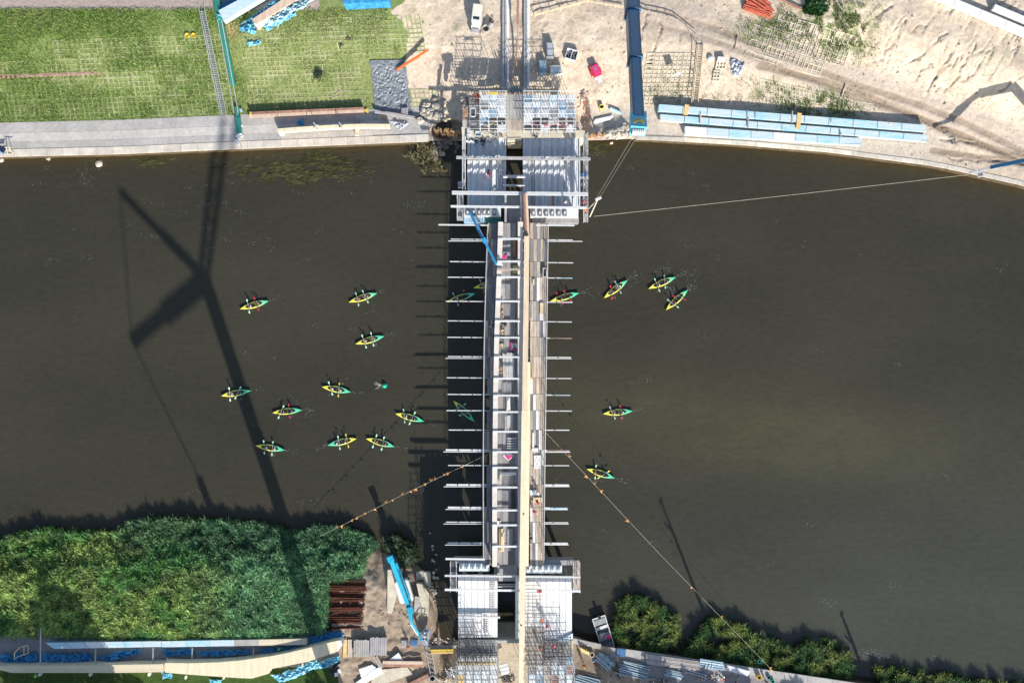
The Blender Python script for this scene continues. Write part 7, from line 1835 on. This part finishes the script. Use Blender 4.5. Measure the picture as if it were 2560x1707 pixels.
for i, (cs, lab) in enumerate((([(0, 1634), (96, 1632), (100, 1660), (2, 1662)], 'royal blue tarp heap beside the straight beam, leftmost'), ([(108, 1632), (232, 1634), (232, 1660), (106, 1660)], 'royal blue tarp heap behind the straight beam, second from left'), ([(240, 1640), (350, 1618), (352, 1632), (262, 1660)], 'royal blue tarp heap behind the straight beam, third from left'), ([(404, 1622), (480, 1620), (488, 1640), (410, 1640)], 'blue film heap between the wrapped beam and the curved beam'), ([(490, 1626), (620, 1622), (622, 1636), (500, 1640)], 'flat blue tarp between the wrapped and curved beams'), ([(645, 1620), (760, 1612), (758, 1622), (650, 1636)], 'blue tarp strip behind the curved beam'), ([(770, 1588), (850, 1578), (862, 1596), (778, 1612)], 'bright blue tarp at the tip of the curved beam'))):
    tarp('tarp_heap', lab, 'tarp', cs, 2.1, .55, M['tarp_blue'], 40 + i, 40)
for i, (cs, lab) in enumerate((([(672, 1690), (790, 1650), (800, 1668), (700, 1706)], 'cyan film ruffles below the curved beam'), ([(780, 1660), (846, 1636), (850, 1650), (800, 1672)], 'cyan film ruffles below the curved beam tip'), ([(400, 1682), (432, 1684), (430, 1696), (408, 1694)], 'small cyan film bunch below the joint of the stored beams'), ([(520, 1696), (560, 1697), (556, 1704), (522, 1704)], 'small cyan film bunch at the bottom edge'))):
    tarp('film_heap', lab, 'film', cs, 2.05, .45, M['tarp_cyan'], 60 + i, 34)
for (x, lab) in ((102, 'first post leaning over the blue tarps'), (239, 'second post leaning over the blue tarps'), (383, 'third post leaning over the blue tarps'), (481, 'fourth post between the beams'), (634, 'fifth post between the beams')):
    o = thing('leaning_post', lab, 'post', P(x, 1640, 2.5)); bar('post_piece', o, P(x, 1570 if x < 110 else 1619, 3.9 if x < 110 else 3.3), P(x - 1, 1660 if x < 400 else 1645, 3.6), .18, .14, M['steel'])
o = thing('trestle', 'pair of wooden trestles leaning by the blue tarp at bottom left', 'trestle', P(55, 1622, 2.2))
for (a_, b_) in (((36, 1632), (48, 1618)), ((48, 1618), (69, 1612)), ((36, 1647), (46, 1640)), ((47, 1640), (71, 1632)), ((36, 1632), (36, 1647)), ((60, 1615), (60, 1634)), ((70, 1612), (71, 1633))): bar('trestle_rail', o, P(*a_, 3.2), P(*b_, 3.2), .14, .1, M['timber'])
tarp('tarp_sheet', 'flat black tarp with white papers near the curved beam tip', 'tarp', [(836, 1649), (852, 1654), (842, 1692), (824, 1686)], 2.15, .12, M['tarp_black'], 71, 18, fold=.2)
for (x, y, lab) in ((841, 1685, 'lower white paper on the black tarp'), (848, 1677, 'upper white paper on the black tarp')): prism_thing('paper', lab, 'paper', [(x - 5, y - 4), (x + 3, y - 5), (x + 5, y + 4), (x - 4, y + 6)], .5, .03, 'sheet_white', GS)
o = thing('slab_block', 'mossy concrete block at the lower reed edge', 'block', P(48, 1587, 2)); bar('block_piece', o, P(36, 1586, 2.5), P(60, 1587, 2.5), .5, .4, M['concrete'])

# ---- near right quay
pipes('fan of bluish scaffold tubes beside the moored boat', [(1495, 1640), (1530, 1668)], 9, 24, .09, 'pipe_blue', GS, .1); pipes('upper bundle of bluish scaffold tubes on the quay', [(1552, 1668), (1618, 1684)], 13, 34, .10, 'pipe_blue', GS, .1); pipes('second bundle of bluish scaffold tubes on the quay', [(1664, 1680), (1706, 1690)], 8, 18, .10, 'pipe_blue', GS, .1); pipes('bundle of bluish tubes at the bottom edge by the near scaffold', [(1442, 1695), (1500, 1712)], 8, 22, .10, 'pipe_blue', GS, .1)
pipes('bundle of thin dark tubes right of the second blue bundle', [(1700, 1672), (1765, 1692)], 4, 10, .07, 'steel', GS, .1)
o = thing('plank_stack', 'long stack of brown planks against the near quay wall', 'planks', P(1680, 1650, 2))
for k in range(7):
    for j in range(3): xa = 1614 + j * 45 + k * .5; bar('long_plank', o, P(xa, 1635 + k * 3.6 + j * 6.2, 2.35 + .05 * (k % 3)), P(xa + 44.5, 1641 + k * 3.6 + j * 6.2, 2.35 + .05 * (k % 3)), .23, .3, M['plank' if k % 2 else 'grey_beam'])
o = thing('steel_frame_stack', 'blue grey steel frame stack right of the brown planks', 'frames', P(1778, 1658, 2))
for k in range(4): bar('frame_piece', o, P(1750, 1647 + k * 5.5, 2.4), P(1808, 1656 + k * 5.5, 2.4), .25, .3, M['film_pale' if k == 1 else 'panel_blue'])
for k in range(3): bar('frame_bar', o, P(1765 + k * 8, 1662, 2.65), P(1763 + k * 8, 1672, 2.65), .1, .1, M['steel_white'])
prism_thing('wrapped_slab', 'pale slab under a thin sheet on the near right quay', 'slab', [(1818, 1662), (1875, 1677), (1870, 1689), (1816, 1675)], .1, .5, 'deck_lilac', GS)
pallet('blue pallet on the quay corner beside the boat', 1553, 1630, -.1, 2.05, 'pallet', 1.6, 1.3, 7); pallet('low brown trestle in the middle of the quay path', 1620, 1700, 0, 2.0, 'plank', 3.0, .8, 8)
ringthing('yellow rimmed drum beside the yellow digger bucket', 1479, 1632, .42, .9, 'slab_cream', ground=GS, name='drum'); ringthing('yellow rimmed drum on the near right quay by the green tubs', 1895, 1688, .42, .9, 'yellow', ground=GS, name='drum')
for (x, y, lab, m) in ((1930, 1700, 'green tub at the bottom edge on the right quay', 'buoy'), (1920, 1690, 'dark green tub just above the light green one', 'crane_green'), (1897, 1651, 'teal bag hanging near the flagged rope end', 'cloth_teal')):
    ringthing(lab, x, y, .33, .5, m, ground=GS, name='tub')
o = thing('digger_bucket', 'yellow digger bucket with teeth at the near right quay corner', 'bucket', P(1462, 1622, 2))
for k in range(5): bar('bucket_plate', o, P(1451 + k * 4.5, 1617 + k * 2.4, 2.7), P(1456 + k * 4.5, 1628 + k * 1.6, 2.4), .3, .4, M['yellow_plank'])
bar('bucket_lip', o, P(1450, 1616, 2.5), P(1475, 1630, 2.5), .15, .5, M['steel_dark'])
heap('mixed scaffold clamps at the quay corner', 1505, 1650, 26, 22, 2.0, 50, ['steel_dark', 'pallet', 'rust_beam', 'steel'], sz=(.2, .8)); heap('dark straps and clamps strewn on the quay path', 1545, 1672, 16, 20, 2.0, 44, ['steel_dark', 'rubber', 'steel'], sz=(.15, .5)); heap('brown scrap heap at the bottom edge of the quay', 1645, 1704, 26, 5, 2.0, 40, ['plank', 'bark', 'steel_dark'], sz=(.2, .8)); heap('scattered offcuts on the right quay path', 1800, 1695, 60, 8, 2.0, 44, ['slab_cream', 'plank', 'steel', 'redpipe'], sz=(.2, .9))
# the quay kerb below bridge right
o = thing('kerb_wall', 'pale concrete kerb from the near platform to the boat', 'kerb', P(1460, 1605, 2))
for k in range(4): xa = 1432 + k * 17.5; bar('kerb_block', o, P(xa, 1600 + k * 3.9, 2.1), P(xa + 17.2, 1603.8 + k * 3.9, 2.1), .9, .35, M['concrete'])
# moored work boat
wbt = thing('workboat', 'flat grey aluminium workboat moored at the near quay corner', 'boat', P(1509, 1582, 0))
hb = [(1481, 1548), (1512, 1537), (1536.5, 1616), (1507, 1628)]
b = MB(); top_ = [P(x, y, .75) for x, y in hb]; bot = [P(1509 + (x - 1509) * .88, 1582 + (y - 1582) * .93, .0) for x, y in hb]
top_.reverse(); bot.reverse()
ins_ = [t_.lerp(sum(top_, Vector()) / 4, .07) for t_ in top_]; fl = [Vector((t_.x, t_.y, .25)) for t_ in [t2.lerp(sum(top_, Vector()) / 4, .12) for t2 in top_]]
b.v = [tuple(Vector((v_.x, v_.y, -.2))) for v_ in bot] + [tuple(v_) for v_ in top_] + [tuple(v_) for v_ in ins_] + [tuple(v_) for v_ in fl]
for l in range(3):
    for i in range(4): j = (i + 1) % 4; b.f.append((l * 4 + i, l * 4 + j, l * 4 + 4 + j, l * 4 + 4 + i))
b.build('hull', M['boat'], wbt); b2 = MB(); b2.v = [(v_.x, v_.y, .28) for v_ in fl]; b2.f = [(0, 1, 2, 3)]; b2.build('floor', M['boat_in'], wbt)
for (a_, b_) in zip(hb, hb[1:] + hb[:1]): bar('gunwale', wbt, P(*a_, .8), P(*b_, .8), .14, .12, M['steel_white'])
def bx_(t): return (1481 + (1507 - 1481) * t + 1.2, 1548 + 80 * t - .4), (1512 + 24.5 * t - 1.2, 1537 + 79 * t + .4)
for t, w_, m in ((.14, 1.0, 'boat'), (.32, .5, 'deck_lilac'), (.60, 1.1, 'grey_beam'), (.88, .6, 'boat')): a_, b_ = bx_(t); bar('thwart', wbt, P(*a_, .55), P(*b_, .55), w_, .1, M[m])
p = P(1498, 1541, .9); box('outboard_motor', wbt, p, (.5, .7, .7), M['rubber'], .4); tube('tiller', wbt, p, p + Vector((-.5, 1.2, -.5)), .08, M['steel_dark'])
p = P(1520, 1590, .65); o = thing('bucket', 'red bucket standing in the grey workboat', 'bucket', p); b = MB(); b.lathe(p, [(.26, 0), (.34, .5), (.3, .5), (.24, .1)], 12); b.build('pail', M['magenta'], o)
heap('pale life jackets and rope in the grey workboat', 1503, 1588, 6, 8, .65, 14, ['sheet_white', 'slab_cream', 'rope'], 'gear_heap', (.2, .5)); prism_thing('white_board', 'white plank on a boat thwart', 'board', [(1492, 1563), (1514, 1556), (1516, 1561), (1494, 1568)], -1.15, .06, 'sheet_white', GS) if False else None

# the deck of the far platform sits 3.2 m below the top of its front wall
LOW = {'ladder', 'generator', 'red_waler', 'clutter_heap', 'clamp_stack', 'steel_hatch', 'cable_coil'}
def lowered(Mx, dz):
    z = Mx.translation.z; k = (H - z + dz) / (H - z)
    return Matrix.Translation((0, 0, -dz)) @ Matrix.Diagonal((k, k, 1, 1)) @ Mx
KL_ = (H - ZP + 3.2) / (H - ZP)
for o in list(scene.objects):
    b_ = o.name.split('.')[0]
    if b_ in ('deck_panel', 'deck_rib') and o.parent and o.parent.name == 'footbridge':
        c = o.matrix_basis @ (sum((Vector(q) for q in o.bound_box), Vector()) / 8)
        if c.y > 10: o.matrix_basis = Matrix.Translation((0, 0, -3.2)) @ Matrix.Diagonal((KL_, KL_, 1, 1)) @ o.matrix_basis
    elif b_ in LOW and o.parent is None:
        c = o.matrix_basis.translation; k = H / (H - c.z); py = 853.5 - c.y * k * S; px = 1280 + c.x * k * S
        if 300 < py < 520 and 1150 < px < 1455 and 9.4 <= c.z < 10.2: o.matrix_basis = lowered(o.matrix_basis, 3.2)
